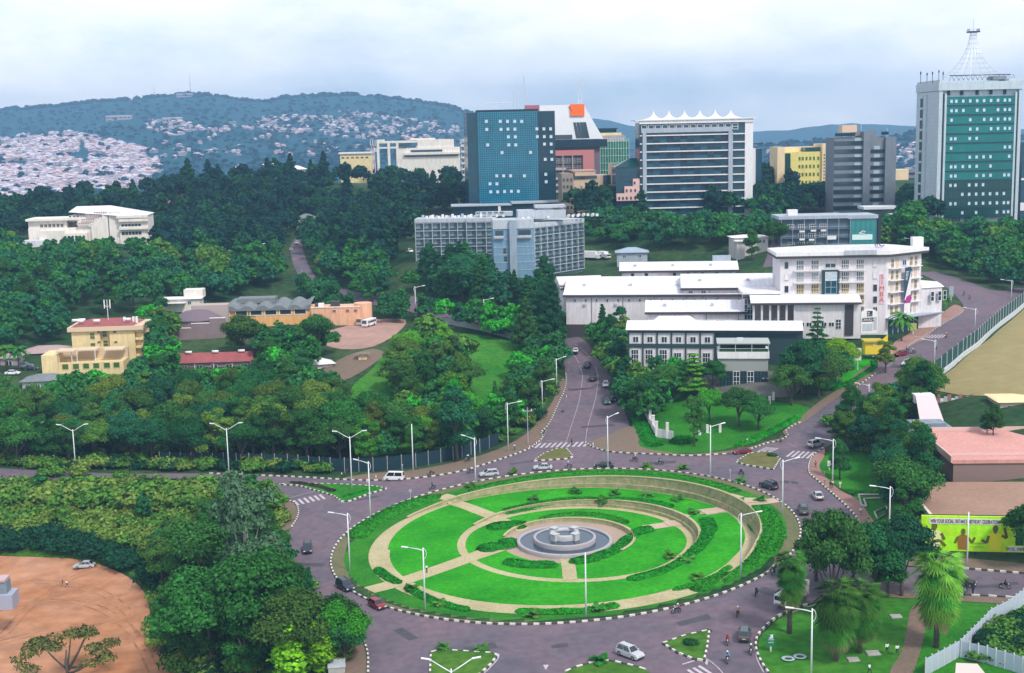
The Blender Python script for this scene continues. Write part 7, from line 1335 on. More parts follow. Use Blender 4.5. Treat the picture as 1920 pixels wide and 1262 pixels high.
# hillside trees and the far town
ht = []; hm = [mat('hill_tree_haze_tint_a', (.005, .055, .092), .9, .1), mat('hill_tree_haze_tint_b', (.012, .080, .115), .9, .1)]  # tree colours hold the same painted haze blue as the hill sheet
for _ in range(5200):
    px = random.uniform(-60, 1980); py = random.uniform(170, 375); 
    if px > 1020 and py < 250: continue
    P = G(px, py)
    if not (1500 < P[1] < 5000): continue
    if px < 290 and py > 262 and random.random() < .72: continue
    if random.random() < (P[1]/5000)**.3: ht.append((P, random.uniform(.55, 1.1), 1.6, 'broad', random.choice(hm)))
for _ in range(500):
    px = random.uniform(-60, 1000); Y = 4600+random.uniform(-60, 30); x = (px-960)/FPX*Y; ht.append((np.array([x, Y, float(FAR(np.array([x]), np.array([Y]))[0])-9]), random.uniform(.9, 2.0), 1.6, 'broad', random.choice(hm)))
for _ in range(150):
    px = random.uniform(1400, 1960); Y = 3000+random.uniform(-80, 30); x = (px-960)/FPX*Y; ht.append((np.array([x, Y, float(FAR(np.array([x]), np.array([Y]))[0])-9]), random.uniform(.9, 1.6), 1.5, 'broad', random.choice(hm)))
mass('hill_woodland', ht, None, 30, 2.0, kind='stuff', label='forest cover of the far hills, haze blue put into its colour', category='woodland')
tb = MB(); tms = [mat('town_white', (.60, .54, .60), .7), mat('town_pink', (.50, .37, .42), .7), mat('town_grey', (.30, .29, .36), .8), mat('town_rust', (.34, .22, .21), .8)]
def town(s, n, dens=None, sz=(6, 14), thr=.38):
    poly = np.array(pxl(s)); x0, y0 = poly.min(0); x1, y1 = poly.max(0); got = t = 0
    while got < n and t < n*6:
        t += 1; px = random.uniform(x0, x1); py = random.uniform(y0, y1)
        if not inpoly(np.array([px]), np.array([py]), poly)[0] or vnoise(np.array([px/22.]), np.array([py/9.]))[0] < thr: continue
        P = G(px, py)
        if P[1] < 1400: continue
        w, d, h = random.uniform(*sz), random.uniform(6, 10), random.uniform(3, 6); a = random.uniform(-.5, .5); q = (P[0], P[1]); wm = random.choice(tms[:3]); rm = random.choices(tms, [4, 3, 4, 2])[0]
        tb.box(q[0]-w/2, q[0]+w/2, q[1]-d/2, q[1]+d/2, P[2]-4, P[2]+h, wm, a, q); tb.prism([(q[0]+sx*(w/2+.6), q[1]+sy*(d/2+.6)) for sx, sy in ((-1, -1), (1, -1), (1, 1), (-1, 1))], P[2]+h+.02, P[2]+h+2.2, rm, taper=.35); got += 1
town("-20,262 60,252 130,248 200,262 290,285 300,320 250,352 180,372 80,375 -20,372", 3400, thr=.22); town("480,222 640,208 800,228 880,235 880,270 700,262 540,250 460,242", 420); town("260,228 420,222 470,245 400,260 280,250", 90); town("1420,285 1460,282 1560,290 1560,300 1430,310", 60); town("1675,272 1720,268 1920,275 1920,340 1720,340 1675,330", 260); town("300,250 540,255 700,275 850,275 700,290 300,300", 70)
tb.build('hillside_town', label='pale hillside town spread over the slopes of the far hills', category='town', kind='stuff')
for lb, px, py, w in (('long pale institution high on the far left hill', 222, 224, 46), ('second long pale building on the far hill under the mast', 322, 229, 34), ('white building on the crest beside the tall radio mast', 345, 182, 28)):
    P = G(px, py); B = Bld('hill_building', lb, 'building', px-w/2, py, P[1]-10, 0); L_ = w*P[1]/FPX; B.part('wall', tms[1], (0, L_, 0, 14, -8, 9)); B.part('roof', white, (-1, L_+1, -1, 15, 9.02, 11))
    for k in range(6): win(B, L_*(k+.5)/6, 2, L_/9, 4, 1, 1, white, glass_d, y=-.05)

# ---- hedges, shrubs, young palms of the garden
def leaf_strip(name, label, s, w, h, m, dens=34, leaf=.13, cat='hedge', zf=None, kind=None, grp=None):
    P = gpoly(s, False, 5, True, isl_far if zf is None else None); n = 0; A, Nn, Sz = [], [], []; b = []
    cum = np.concatenate([[0], np.cumsum([np.linalg.norm(P[i+1]-P[i]) for i in range(len(P)-1)])]); L_ = cum[-1]; n = int(L_*w*dens*(1+h)); X = np.array([p[0] for p in P]); Yy = np.array([p[1] for p in P])
    s_ = rng.uniform(0, L_, n); x = np.interp(s_, cum, X); y = np.interp(s_, cum, Yy); x2 = np.interp(s_+.3, cum, X); y2 = np.interp(s_+.3, cum, Yy); x1 = np.interp(s_-.3, cum, X); y1 = np.interp(s_-.3, cum, Yy); ang = np.arctan2(y2-y1, x2-x1)
    e_ = np.minimum(1, np.minimum(s_, L_-s_)/1.0+.25); u = rng.uniform(-1, 1, n); q = u*w/2*e_*(1+.25*(vnoise(s_/1.3, s_*0)-.5)); x = x-np.sin(ang)*q; y = y+np.cos(ang)*q
    z0 = (isl(x, y) if zf is None else TV(x, y)); h = h*.62; z = z0+h*e_*(1-np.abs(u)**2*.75)*(rng.uniform(.25, 1.05, n)**.5)*(.8+.45*vnoise(s_/1.7+3, u*1.2+5))
    N = np.stack([-np.sin(ang)*u*.6+rng.normal(size=n)*.4, np.cos(ang)*u*.6+rng.normal(size=n)*.4, rng.uniform(.3, 1.1, n)], -1); N /= np.linalg.norm(N, axis=1)[:, None]
    return link(name, quads_mesh(name, np.stack([x, y, z], -1), N, leaf*rng.uniform(.6, 1.3, n), m), None, label=label, category=cat, kind=kind, group=grp)
HM = fol('hedge_green', (.02, .30, .014), 0); HM2 = fol('hedge_dark', (.015, .24, .014), 0); HB = fol('hedge_brown', (.05, .045, .03), 0); HG = fol('ground_cover', (.03, .26, .014), 0)
for lb, s, w, h, m in (('clipped hedge along the front edge of the outer ring path', "966,1147 1010,1149 1060,1149 1110,1145 1161,1136", 1.9, 1.2, HM), ('leafy bank curving under the right inner terrace', "1178,1088 1235,1073 1280,1048 1310,1022 1330,990 1322,972", 3.2, .9, HM2), ('thick hedge in front of the fountain on the left', "948,1052 970,1058 1010,1061 1046,1060", 3.6, 1.3, HM2), ('thick hedge sweeping round the right side of the fountain', "1068,1056 1110,1048 1150,1034 1180,1012 1200,997 1225,992", 3.2, 1.3, HM2), ('hedge bordering the lower left curve of the ring path', "762,1100 795,1120 840,1136 880,1146", 2.0, 1.1, HM2), ('short hedge by the left entrance path', "706,1066 728,1084 750,1095", 2.2, 1.0, HM2), ('shrub bed left of the fountain, upper clump', "915,992 940,986 966,984 985,990", 3.6, 1.2, HM2), ('shrub bed left of the fountain, lower clump', "905,1035 922,1026 950,1024 952,1012", 4.2, 1.2, HM2), ('dark hedge along the lower edge of the rear lawn', "942,962 1000,948 1060,941 1130,937 1200,939 1262,951", 2.6, .9, HM2), ('shrub strip above the fountain wall', "1010,975 1060,966 1110,965 1150,972 1175,982", 2.4, .8, HG), ('leafy bank filling the right outer bed', "1420,950 1446,985 1442,1020 1410,1055 1360,1085 1300,1108", 5.0, .8, HG), ('leafy bed along the back kerb of the garden', "880,922 960,902 1060,888 1160,885 1250,890 1340,908 1385,922", 3.0, .6, HG), ('leafy bed along the left back kerb of the garden', "665,1010 690,985 740,957 800,936 825,934", 4.5, .8, HG), ('low hedge by the lower right ring path', "1262,1107 1300,1098 1340,1082 1370,1062", 1.4, .9, HM)):
    leaf_strip('hedge', lb, s, w, h, m)
for lb, s, w, h, m in (('brownish hedge on the left splitter island', "540,907 575,910 610,918 628,925", 2.8, .9, HB), ('green hedge on the left splitter island', "640,934 665,930 700,920 715,917", 3.0, .8, HM2), ('trimmed hedge bordering the bright corner lawn', "1560,732 1590,720 1618,704 1638,690 1638,676", 1.8, 1.3, HM2), ('bush row under the white pillared wall', "1196,775 1205,800 1215,822 1232,838", 4.0, 1.6, HM2), ('dark clipped shrub right of the pillared wall', "1266,834 1280,828 1296,832", 5, 2.6, HM2), ('green verge hedge along the right side pavement', "1380,838 1430,818 1475,795 1500,782", 2.5, 1.2, HM), ('planting in the bed by the blue shelter', "1600,930 1625,925 1650,928", 3, 1.0, HM2), ('second planted bed under the blue shelter', "1640,985 1660,995 1690,1002 1720,1015", 6, 1.2, HM2), ('bushes behind the green billboard road lamp', "1670,1015 1690,1030 1720,1040", 6, 1.6, HM2), ('overgrown grass bank behind the tin fence', "1850,1215 1880,1200 1920,1185", 9, 1.2, HM2)):
    leaf_strip('hedge', lb, s, w, h, m, zf=1)
# embankment scrub: nobody could count it
def scrub(name, label, s, n, smin, smax, ms, leafn=330):
    poly = np.array(pxl(s)); it = []; x0, y0 = poly.min(0); x1, y1 = poly.max(0)
    while len(it) < n:
        px, py = random.uniform(x0, x1), random.uniform(y0, y1)
        if inpoly(np.array([px]), np.array([py]), poly)[0]:
            P = G(px, py)
            if kd.find((P[0], P[1], 0))[2] < 1.8: n -= .2; continue
            it.append((P, random.uniform(smin, smax), 1.3, 'bush', random.choice(ms)))
    return mass(name, it, None, leafn, .19, kind='stuff', label=label, category='scrub')
sm_ = [fol('scrub_olive', (.15, .24, .04), 0), fol('scrub_green', (.08, .21, .03), 0), fol('scrub_dark', (.008, .06, .025), 0)]
scrub('scrub', 'olive green scrub covering the bank between the left road and the earth lot', "-20,922 300,926 520,940 535,1000 480,1060 400,1050 300,1040 180,1015 -20,1000", 620, .5, 1.5, sm_[:2]+sm_[:1], 260)
scrub('scrub', 'tall light green bushes screening the left entry road', "-20,922 200,926 400,933 505,940 515,955 400,955 -20,945", 150, 1.5, 2.6, sm_[:2], 700)
scrub('scrub', 'bushes on the strip between the two left carriageways', "-20,888 200,893 380,899 380,902 200,900 -20,897", 26, .9, 1.5, sm_[:2], 500)
scrub('scrub', 'dark scrub line at the foot of the bank beside the earth lot', "-20,1000 120,1005 220,1040 300,1090 310,1120 270,1085 200,1050 100,1035 -20,1030", 110, .9, 1.8, [sm_[2]])
scrub('scrub', 'undergrowth below the lower left tree cluster', "300,1080 450,1080 560,1080 650,1200 660,1250 560,1262 400,1280 330,1262 290,1180", 260, .8, 1.8, sm_)
scrub('scrub', 'undergrowth along the left road in front of the wood', "100,850 300,868 520,876 620,880 620,888 400,884 60,878 0,870 0,840", 170, .8, 1.7, sm_)
scrub('scrub', 'undergrowth between the houses and the park', "240,720 480,705 640,735 700,800 640,860 400,860 120,850 110,790", 260, .9, 1.9, sm_)
scrub('scrub', 'shrubs beside the back road', "960,690 1040,680 1050,720 1010,785 960,825 930,830", 90, .8, 1.5, sm_); scrub('scrub', 'shrubs beneath the right hand trees', "1540,790 1620,770 1740,780 1745,850 1600,850", 110, .9, 1.7, sm_[1:]); scrub('scrub', 'rough shrubs right of the blue shelter', "1660,900 1740,860 1752,1000 1700,1050 1680,1000", 60, .8, 1.6, sm_[1:]); scrub('scrub', 'tall weeds behind the tin fence', "1815,1235 1870,1180 1930,1150 1960,1260 1900,1252", 90, .5, 1.1, sm_[1:])
# palms
def palm_mesh(seed, n=26, L_=3.2, droop=1.0, fan=False, m=None):
    g = np.random.default_rng(seed); b = MB()
    for i in range(n):
        a = i*2.399+g.uniform(-.2, .2); e_ = g.uniform(-.5, 1.2) if not fan else g.uniform(-1.3, 1.3); ln = L_*g.uniform(.8, 1.1); pts = []
        for t in np.linspace(0, 1, 6):
            r = ln*t*math.cos(e_*.75); z = ln*(t*math.sin(e_*.9)-droop*.55*t*t); pts.append(np.array([r*math.cos(a), r*math.sin(a), z]))
        side_ = np.array([-math.sin(a), math.cos(a), 0])
        if fan:
            hub = pts[3]
            for q in range(9): th = (q-4)*.3; d = (pts[5]-pts[2]); d = d/np.linalg.norm(d); v = d*math.cos(th)+side_*math.sin(th); tip = hub+v*ln*.5+np.array([0, 0, -.35]); w_ = side_*.10+np.array([0, 0, .05]); b.add([hub-w_, hub+w_, tip], [(0, 1, 2)], m)
            b.tube([pts[0], hub], .03, m, 3)
        else:
            for t in range(5):
                p, q = pts[t], pts[t+1]; w1 = .30*math.sin(math.pi*(t+.4)/5.6)+.05; w2 = .30*math.sin(math.pi*(t+1.4)/6.2)+.03; dz = np.array([0, 0, -.18])
                b.add([p, q, q+side_*w2*1.4+dz, p+side_*w1*1.4+dz, q-side_*w2*1.4+dz, p-side_*w1*1.4+dz], [(0, 1, 2, 3), (1, 0, 5, 4)], m)
    return b.mesh('fronds')
PF = fol('palm_green', (.03, .17, .02)); PB = fol('palm_bright', (.06, .34, .035))
pm = [palm_mesh(k, m=PF) for k in range(3)]; fm = [palm_mesh(k+9, 95, 2.6, .8, True, PF) for k in range(2)]; ypm = [palm_mesh(k+20, 11, 1.5, .5, m=PF) for k in range(3)]
_pt = MB(); _pt.tube([(0, 0, -.6), (.05, 0, 3), (0, .05, 6)], [.3, .22, .2], bark, 7); ptm = _pt.mesh('trunk', True); _yt = MB(); _yt.tube([(0, 0, -.2), (0, 0, .7)], [.12, .08], bark, 5); ytm = _yt.mesh('trunk')
_sk = palm_mesh(77, 30, 2.2, 1.9, True, mat('dry_fronds', (.20, .17, .08), .9))
def palm(px, py, h, label, fan=False, bright=False, wide=1.0, skirt=False, zf=None):
    P = G(px, py, zf); r = thing('fan_palm' if fan else 'palm_tree', label, 'palm', P, random.uniform(0, 6)); s = h/7.5
    t = link('trunk', ptm, r); t.scale = (s*.8, s*.8, h/7.2); f = link('fronds', random.choice(fm if fan else pm), r, (0, 0, h*.82)); f.scale = (wide,)*3
    if fan and skirt:
        for q in (.68, .54): g_ = link('fronds', random.choice(fm), r, (0, 0, h*q)); g_.scale = (wide*.85,)*3; g_.rotation_euler = (0, 0, q*9)
        g_ = link('dry_fronds', _sk, r, (0, 0, h*.45)); g_.scale = (wide*.8,)*3
    if bright:
        for c in r.children:
            if c.name.startswith('fronds'): c.material_slots[0].link = 'OBJECT'; c.material_slots[0].material = PB
palm(1755, 1215, 15.5, 'tall bright shaggy fan palm in front of the green billboard', True, True, 1.75, True); palm(1567, 1240, 12.5, 'left fan palm of the pair on the south lawn', True, False, 1.6, True); palm(1612, 1225, 11.5, 'right fan palm of the pair on the south lawn', True, False, 1.5, True); palm(1480, 1188, 14.5, 'fan palm leaning over the roundabout carriageway', True, False, 1.15, True)
palm(1690, 640, 9.5, 'bushy palm in front of the corner office awning', wide=1.35); palm(1760, 588, 8.5, 'palm beside the round white wing of the corner office', wide=1.2); palm(1468, 672, 8, 'palm behind the terrace restaurant', wide=1.3); palm(36, 700, 9, 'right palm of the pair at the left cottage', wide=1.2); palm(12, 698, 9, 'left palm of the pair at the left cottage', wide=1.2); palm(1508, 400, 9, 'small palm in the courtyard before the yellow office', wide=1.1); palm(285, 665, 8, 'drooping palm right of the cream hotel', wide=1.5); palm(1742, 470, 9, 'round headed palm behind the corner office roof tank', wide=1.3)
for i, (px, py) in enumerate(((771, 1108), (828, 1135), (1000, 1157), (1122, 1145), (1000, 937), (1080, 925), (1152, 928), (1215, 930), (1270, 938), (1256, 1045), (1290, 1052), (1308, 1085), (963, 890), (880, 912), (1213, 878), (1425, 940), (1302, 962), (1280, 880), (1390, 905), (1130, 938))):
    P = G(px, py, isl_far); r = thing('young_palm', f"young palm {['on the front planting strip', 'on the rear lawn', 'on the right lawn', 'by the back kerb'][0 if i < 4 else 1 if i < 9 else 2 if i < 12 or i == 16 else 3]} of the garden", 'palm', P, i*1.3, 'young palms dotted over the roundabout garden'); link('fronds', ypm[i % 3], r, (0, 0, .6)).scale = (1.2,)*3; link('trunk', ytm, r)
for i, (px, py, w_) in enumerate(((830, 1219, 'left'), (905, 1221, 'right'))): P = G(px, py); r = thing('young_palm', f'young palm at the {w_} corner of the bottom traffic island', 'palm', P, i, 'young palms dotted over the roundabout garden'); link('fronds', ypm[i], r, (0, 0, .7)); link('trunk', ytm, r)
P = G(1126, 1243); r = thing('young_palm', 'young palm at the tip of the bottom edge island', 'palm', P, 2, 'young palms dotted over the roundabout garden'); link('fronds', ypm[2], r, (0, 0, .7)).scale = (1.4,)*3; link('trunk', ytm, r)
for px, py, lb in ((1293, 1210, 'dark round shrub on the right bottom traffic island'), (1446, 857, 'small round shrub on the right back traffic island')):
    P = G(px, py); r = thing('shrub', lb, 'shrub', P, 0); c = link('crown', tree_parts('bush', 1, F_DARK)[0], r); c.material_slots[0].link = 'OBJECT'; c.material_slots[0].material = F_DARK; r.scale = (.9, .9, .5)
# ================================================================ STREET LAMPS
lampw = mat('lamp_white', (.72, .75, .78), .4, .5)
def lamp(px, py, hy, arm, label, base=None, double=False, loops=True):
    """arm: (dx,dy) picture direction of the arm"""
    P = G(px, py) if base is None else np.array(base, float); a, b = 2., 20.
    for _ in range(40):
        m = (a+b)/2
        if proj(P+np.array([0, 0, m]))[1] > hy: a = m
        else: b = m
    h = a; root = thing('street_lamp', label, 'street lamp', P, 0, 'white street lamps along the roads')
    mb = MB(); mb.tube([(0, 0, -.3), (0, 0, h*.5), (0, 0, h)], [.16, .13, .10], lampw, 8); mb.build('pole', root, True)
    arms = [] if arm is None else [arm]+([(-arm[0], arm[1])] if double else [])
    for ax, ay in arms:
        A = 2.6*(1 if not double else 1.1); d = Vector((ax, -ay*0+ay*-.0, 0)); d = Vector((ax, ay, 0)).normalized(); up = 1.0 if double else .45
        mb = MB(); mb.tube([(0, 0, h-.5), (d.x*A*.35, d.y*A*.35, h-.5+up*.55), (d.x*A, d.y*A, h-.3+up*(1.5 if double else .7))], [.09, .08, .06], lampw, 6); mb.build('arm', root, True)
        mb = MB(); e_ = (d.x*A, d.y*A, h-.3+up*(1.5 if double else .7)); mb.tube([e_, (e_[0]+d.x*1.2, e_[1]+d.y*1.2, e_[2]+.12)], [.13, .15], lampw, 6); mb.build('lamp_head', root)
        if loops and not double: mb = MB(); mb.tube([(d.x*-.02, d.y*-.02, h-.1)]+[(-d.x*.55*math.sin(t), -d.y*.55*math.sin(t), h-1.05+.95*math.cos(t)) for t in np.linspace(.2, 2.9, 7)], .045, lampw, 4); mb.build('bracket', root)
    return root
Lft, Rgt = (-1, .1), (1, .1)
LAMPS = [(142, 880, 805, (-1, 0), 'double armed lamp furthest left by the left exit road', 1), (430, 897, 803, (-1, 0), 'double armed lamp in front of the dark left wood', 1), (660, 920, 818, (-1, 0), 'double armed lamp on the left splitter island', 1), (695, 978, 865, (-1, .5), 'lamp with left arm in the upper left garden bed', 0), (656, 1070, 962, (-1, .1), 'lamp with left arm at the left garden edge', 0), (775, 888, 795, None, 'plain pole lamp beside the parked white minivan', 0), (892, 912, 820, (-1, .7), 'lamp with short left arm behind the silver estate car', 0), (797, 1142, 1027, (-1, .1), 'lamp with left arm in front of the garden entrance path', 0), (1099, 1157, 1036, None, 'armless pole lamp on the front garden edge below the fountain', 0), (1389, 1080, 962, (1, .1), 'lamp with right arm on the right garden slope', 0), (1467, 967, 862, (1, .3), 'lamp with right arm at the far right garden edge', 0), (1332, 897, 797, (1, .4), 'lamp with right arm at the back right of the garden', 0), (1140, 880, 780, (1, .9), 'lamp with short right arm at the back of the garden', 0), (953, 847, 755, (1, .2), 'lamp with right arm on the verge before the back road', 0), (1017, 765, 713, (1, .3), 'lamp with right arm beside the left kerb of the back road', 0), (1044, 730, 672, (1, .8), 'slim lamp higher up the back road', 0), (1561, 912, 823, (-1, .2), 'lamp with left arm on the right verge by the side lawn', 0), (1667, 1010, 912, (-1, .1), 'lamp with left arm in front of the blue shelter', 0), (1813, 1062, 960, None, 'plain pole lamp in front of the green billboard', 0), (1629, 742, 720, (-1, .4), 'short lamp beside the right road under the trees', 0), (1752, 682, 637, (-1, .3), 'lamp with left arm on the right road before the zebra crossing', 0), (1828, 618, 578, (-1, .4), 'lamp with left arm beyond the zebra crossing', 0), (1896, 562, 525, (-1, .4), 'lamp at the far bend of the right road', 0), (780, 598, 537, (1, .3), 'lamp with right arm by the upper road', 0), (908, 598, 561, (1, .4), 'lamp with right arm among trees by the upper road', 0), (48, 508, 470, (1, .2), 'lamp among the trees below the stepped villa', 0), (43, 590, 538, (1, .1), 'lamp left of the cream hotel', 0), (3, 602, 562, (1, .1), 'lamp cut by the left picture edge', 0), (1898, 480, 456, (1, .2), 'lamp behind the right hand wood', 0), (1424, 404, 366, (-1, .3), 'lamp right of the banded hotel tower', 0), (1712, 486, 447, (-1, .3), 'lamp behind the corner office roof', 0), (1521, 1268, 1141, (-1, .1), 'tall near lamp with left arm on the south lawn', 0), (484, 508, 458, (1, .4), 'lamp beside the upper left road', 0)]
for px, py, hy, arm, lb, dbl in LAMPS: lamp(px, py, hy, arm, 'white street '+lb if False else 'white '+lb, double=bool(dbl))
Pn = atZ(850, 1385, -.6); lamp(0, 0, 1254, (-1, .15), 'white nearest double armed lamp at the bottom edge, only its arms in view', base=Pn, double=True)
def pole(px, py, hy, label, name='utility_pole', r=.14, m=None, cat='pole', bulbs=False):
    P = G(px, py); a, b = .5, 30.
    for _ in range(40):
        q = (a+b)/2
        if proj(P+np.array([0, 0, q]))[1] > hy: a = q
        else: b = q
    root = thing(name, label, cat, P); mb = MB(); mb.tube([(0, 0, -.3), (0, 0, a)], [r, r*.7], m or grey_l, 7); mb.build('shaft', root)
    if bulbs: mb = MB(); mb.box(-1.2, 1.2, -.06, .06, a-1.0, a-.88, steel); mb.build('crossarm', root); mb = MB(); [mb.tube([(q, 0, a-1), (q, 0, a-.5)], .16, lampw, 6) for q in (-1.1, 1.1)]; mb.build('lamp_head', root)
    return root
pole(990, 832, 764, 'grey utility pole with two small heads by the park fence', bulbs=True); pole(567, 545, 502, 'thin mast behind the orange hall', 'mast', .12, cat='mast'); pole(206, 835, 768, 'pale utility pole in the left wood'); pole(1784, 566, 540, 'thin pole beside the round wing', r=.08)
# round signs
def roundsign(px, py, hy, label, m, r=.38):
    root = pole(px, py, hy, label, 'road_sign', .05, steel, 'road sign'); z = max(v.co.z for v in root.children[0].data.vertices); mb = MB(); mb.tube([(0, -.08, z-r), (0, -.03, z-r)], r, m, 14); mb.build('sign_plate', root)
roundsign(770, 940, 917, 'round grey sign on a post by the left back garden kerb', grey_l); roundsign(1369, 905, 880, 'thin sign post at the back right garden kerb', ghl, .2); roundsign(755, 884, 870, 'thin sign post behind the white minivan', ghl, .2)
for i, (px, py) in enumerate(((1006, 834), (993, 841), (1112, 836), (1800, 1066), (688, 905), (705, 897), (1062, 776-30), (1546, 890))):
    P = G(px, py); root = thing('bollard', 'small white and red kerb bollard', 'bollard', P, 0, 'small bollards on the kerbs'); mb = MB(); mb.cyl(0, 0, -.1, .9, .12, white, 8); mb.cyl(0, 0, .901, 1.15, .13, redl, 8); mb.build('post', root)
for px, py in ((1386, 704), (1396, 706), (1404, 707), (1414, 707)): P = G(px, py); root = thing('traffic_cone', 'white cone in front of the terrace restaurant', 'cone', P, 0, 'cones in front of the restaurant'); mb = MB(); mb.cyl(0, 0, .05, .9, .22, white, 8, .05); mb.build('cone_body', root); mb = MB(); mb.box(-.3, .3, -.3, .3, -.05, .05, redl); mb.build('base', root)
# manholes on the south lawn
for px, py, w in ((1478, 1238, 1.0), (1500, 1234, 1.0), (1637, 1226, 1.4), (1600, 1238, 1.2), (1680, 1157, 1.2)):
    P = G(px, py); mb = MB(); mb.lathe([(w*.9, .25), (w, .3), (w*.6, .3), (w*.55, .22)], grey_l, 14) if w < 1.1 else mb.box(-w*.7, w*.7, -w*.6, w*.6, 0, .22, concrete); link('manhole_cover', mb.mesh('manhole_cover'), None, P, label=('round concrete manhole ring on the south lawn' if w < 1.1 else 'square concrete slab on the south lawn'), category='manhole', group='manholes and slabs on the south lawn')

# ================================================================ VEHICLES
tyre = mat('tyre', (.015, .015, .016), .85); rim = mat('rim', (.35, .36, .38), .4, metal=.6); cgl = mat('car_glass', (.015, .02, .028), .08, .9); hl = mat('headlight', (.75, .78, .8), .15, .8); tl = mat('tail_light', (.35, .02, .02), .25, .6); plate = mat('number_plate', (.65, .6, .35), .5); trim = mat('black_trim', (.02, .02, .022), .6)
def paint(name, c): return mat('paint_'+name, c, .28, .6, metal=.0)
KINDS_ = {'saloon': (4.5, 1.75, 1.45, .92, .80, 1.15, -.15-.9, -1.75, .25), 'suv': (4.6, 1.88, 1.78, 1.08, 1.0, 1.05, -1.85, -2.15, .35), 'hatchback': (3.9, 1.7, 1.5, .95, .86, 1.05, -1.45, -1.85, .3), 'estate': (4.6, 1.75, 1.55, .95, .82, 1.15, -1.85, -2.15, .3), 'van': (4.9, 1.8, 2.1, 1.15, 1.05, 2.05, -2.25, -2.4, 1.35)}
def lerp(a, b, t): return np.array(a)+(np.array(b)-np.array(a))*t
def inset(q, f, o_):
    q = [np.array(p, float) for p in q]; c = sum(q)/4; n = np.cross(q[1]-q[0], q[3]-q[0]); n = n/np.linalg.norm(n); return [c+(p-c)*f+n*o_ for p in q]
def make_car(kind, pm):
    L_, W_, H_, belt, hood, xw, xrr, xrb, xfr = KINDS_[kind]; w = W_/2; hl_ = L_/2; root = thing('car_proto', 'car', 'car')
    xs = [(-hl_, .88, .45, belt*.80), (-hl_+.12, .97, .30, belt*.97), (xrb if xrb > -hl_+.2 else -hl_+.3, 1, .28, belt), (xw, 1, .28, belt), (xw+.15, 1, .28, belt-.03), (hl_-.35, .98, .28, hood), (hl_-.08, .93, .30, hood*.85), (hl_, .84, .42, hood*.68)]
    b = MB(); V = []
    for x, f, zb, zt in xs: V += [(x, -w*f, zb), (x, -w*f, (zb+zt)/2+.05), (x, -w*f*.94, zt), (x, w*f*.94, zt), (x, w*f, (zb+zt)/2+.05), (x, w*f, zb)]
    Fc = [(i*6+k, i*6+(k+1) % 6, (i+1)*6+(k+1) % 6, (i+1)*6+k) for i in range(len(xs)-1) for k in range(6)]; Fc = [tuple(reversed(f)) for f in Fc]+[tuple(range(6)), tuple(reversed(range(len(V)-6, len(V))))]
    b.add(V, Fc, pm); wb, wt = w*.93, w*.74; z0, z1 = belt-.02, H_
    A = [(xrb, -wb, z0), (xw, -wb, z0), (xfr, -wt, z1), (xrr, -wt, z1)]; Bq = [(x, -y, z) for x, y, z in A]
    b.add(A+Bq, [(0, 1, 2, 3), (7, 6, 5, 4), (1, 5, 6, 2), (3, 2, 6, 7), (0, 3, 7, 4)], pm); b.build('body', root)
    for nm, q in (('side_window', A), ('side_window', [Bq[1], Bq[0], Bq[3], Bq[2]]), ('windscreen', [A[1], Bq[1], Bq[2], A[2]]), ('rear_window', [Bq[0], A[0], A[3], Bq[3]])):
        q2 = inset(q, .86, .02); 
        if nm == 'side_window':
            q2 = inset(q, .88, .02); c1, c2 = lerp(q2[0], q2[1], .48), lerp(q2[3], q2[2], .46); c3, c4 = lerp(q2[0], q2[1], .52), lerp(q2[3], q2[2], .50); MB().add([q2[0], c1, c2, q2[3], c3, q2[1], q2[2], c4], [(0, 1, 2, 3), (4, 5, 6, 7)], cgl).build(nm, root)
        else: MB().add(q2, [(0, 1, 2, 3)], cgl).build(nm, root)
    r_ = .33 if kind != 'suv' else .37; wm = MB(); wm.tube([(0, -.11, 0), (0, .11, 0)], r_, tyre, 14); wm.tube([(0, -.125, 0), (0, .125, 0)], r_*.6, rim, 10); wme = wm.mesh('wheel')
    for x in (-L_*.31, L_*.31):
        for y in (-w+.1, w-.1): link('wheel', wme, root, (x, y, r_))
    for y in (-w*.68, w*.68):
        q = MB(); q.box(hl_-.13, hl_+.02, y-.2, y+.2, hood*.60, hood*.60+.16, hl); q.build('headlight', root); q = MB(); q.box(-hl_-.02, -hl_+.12, y-.14, y+.14, belt*.60, belt*.60+.28, tl); q.build('tail_light', root)
    q = MB(); q.box(hl_-.05, hl_+.05, -w*.8, w*.8, .3, .48, trim); q.build('bumper', root); q = MB(); q.box(-hl_-.05, -hl_+.05, -w*.8, w*.8, .32, .5, trim); q.build('bumper', root); q = MB(); q.box(-hl_-.07, -hl_-.04, -.26, .26, .62, .74, plate); q.build('number_plate', root)
    q = MB(); [q.box(xw-.25, xw-.08, y-.09, y+.09, belt+.02, belt+.16, pm) for y in (-w-.06, w+.06)]; q.build('mirrors', root)
    if kind == 'suv': q = MB(); [q.box(xrr+.2, xfr-.1, y-.03, y+.03, H_+.0, H_+.07, trim) for y in (-wt+.05, wt-.05)]; q.build('roof_rails', root)
    return root
PC = {'white': paint('white', (.75, .75, .76)), 'silver': paint('silver', (.45, .47, .5)), 'black': paint('black', (.012, .013, .016)), 'dkgreen': paint('dark_green', (.012, .03, .028)), 'red': paint('red', (.20, .02, .02)), 'grey': paint('grey', (.16, .19, .22)), 'navy': paint('navy', (.02, .03, .05)), 'greygreen': paint('grey_green', (.05, .09, .09))}
PROTO = {}
def heading(px, py, dx, dy):
    a = G(px, py); b = G(px+dx*22, py+dy*22); return math.atan2(b[1]-a[1], b[0]-a[0]), a
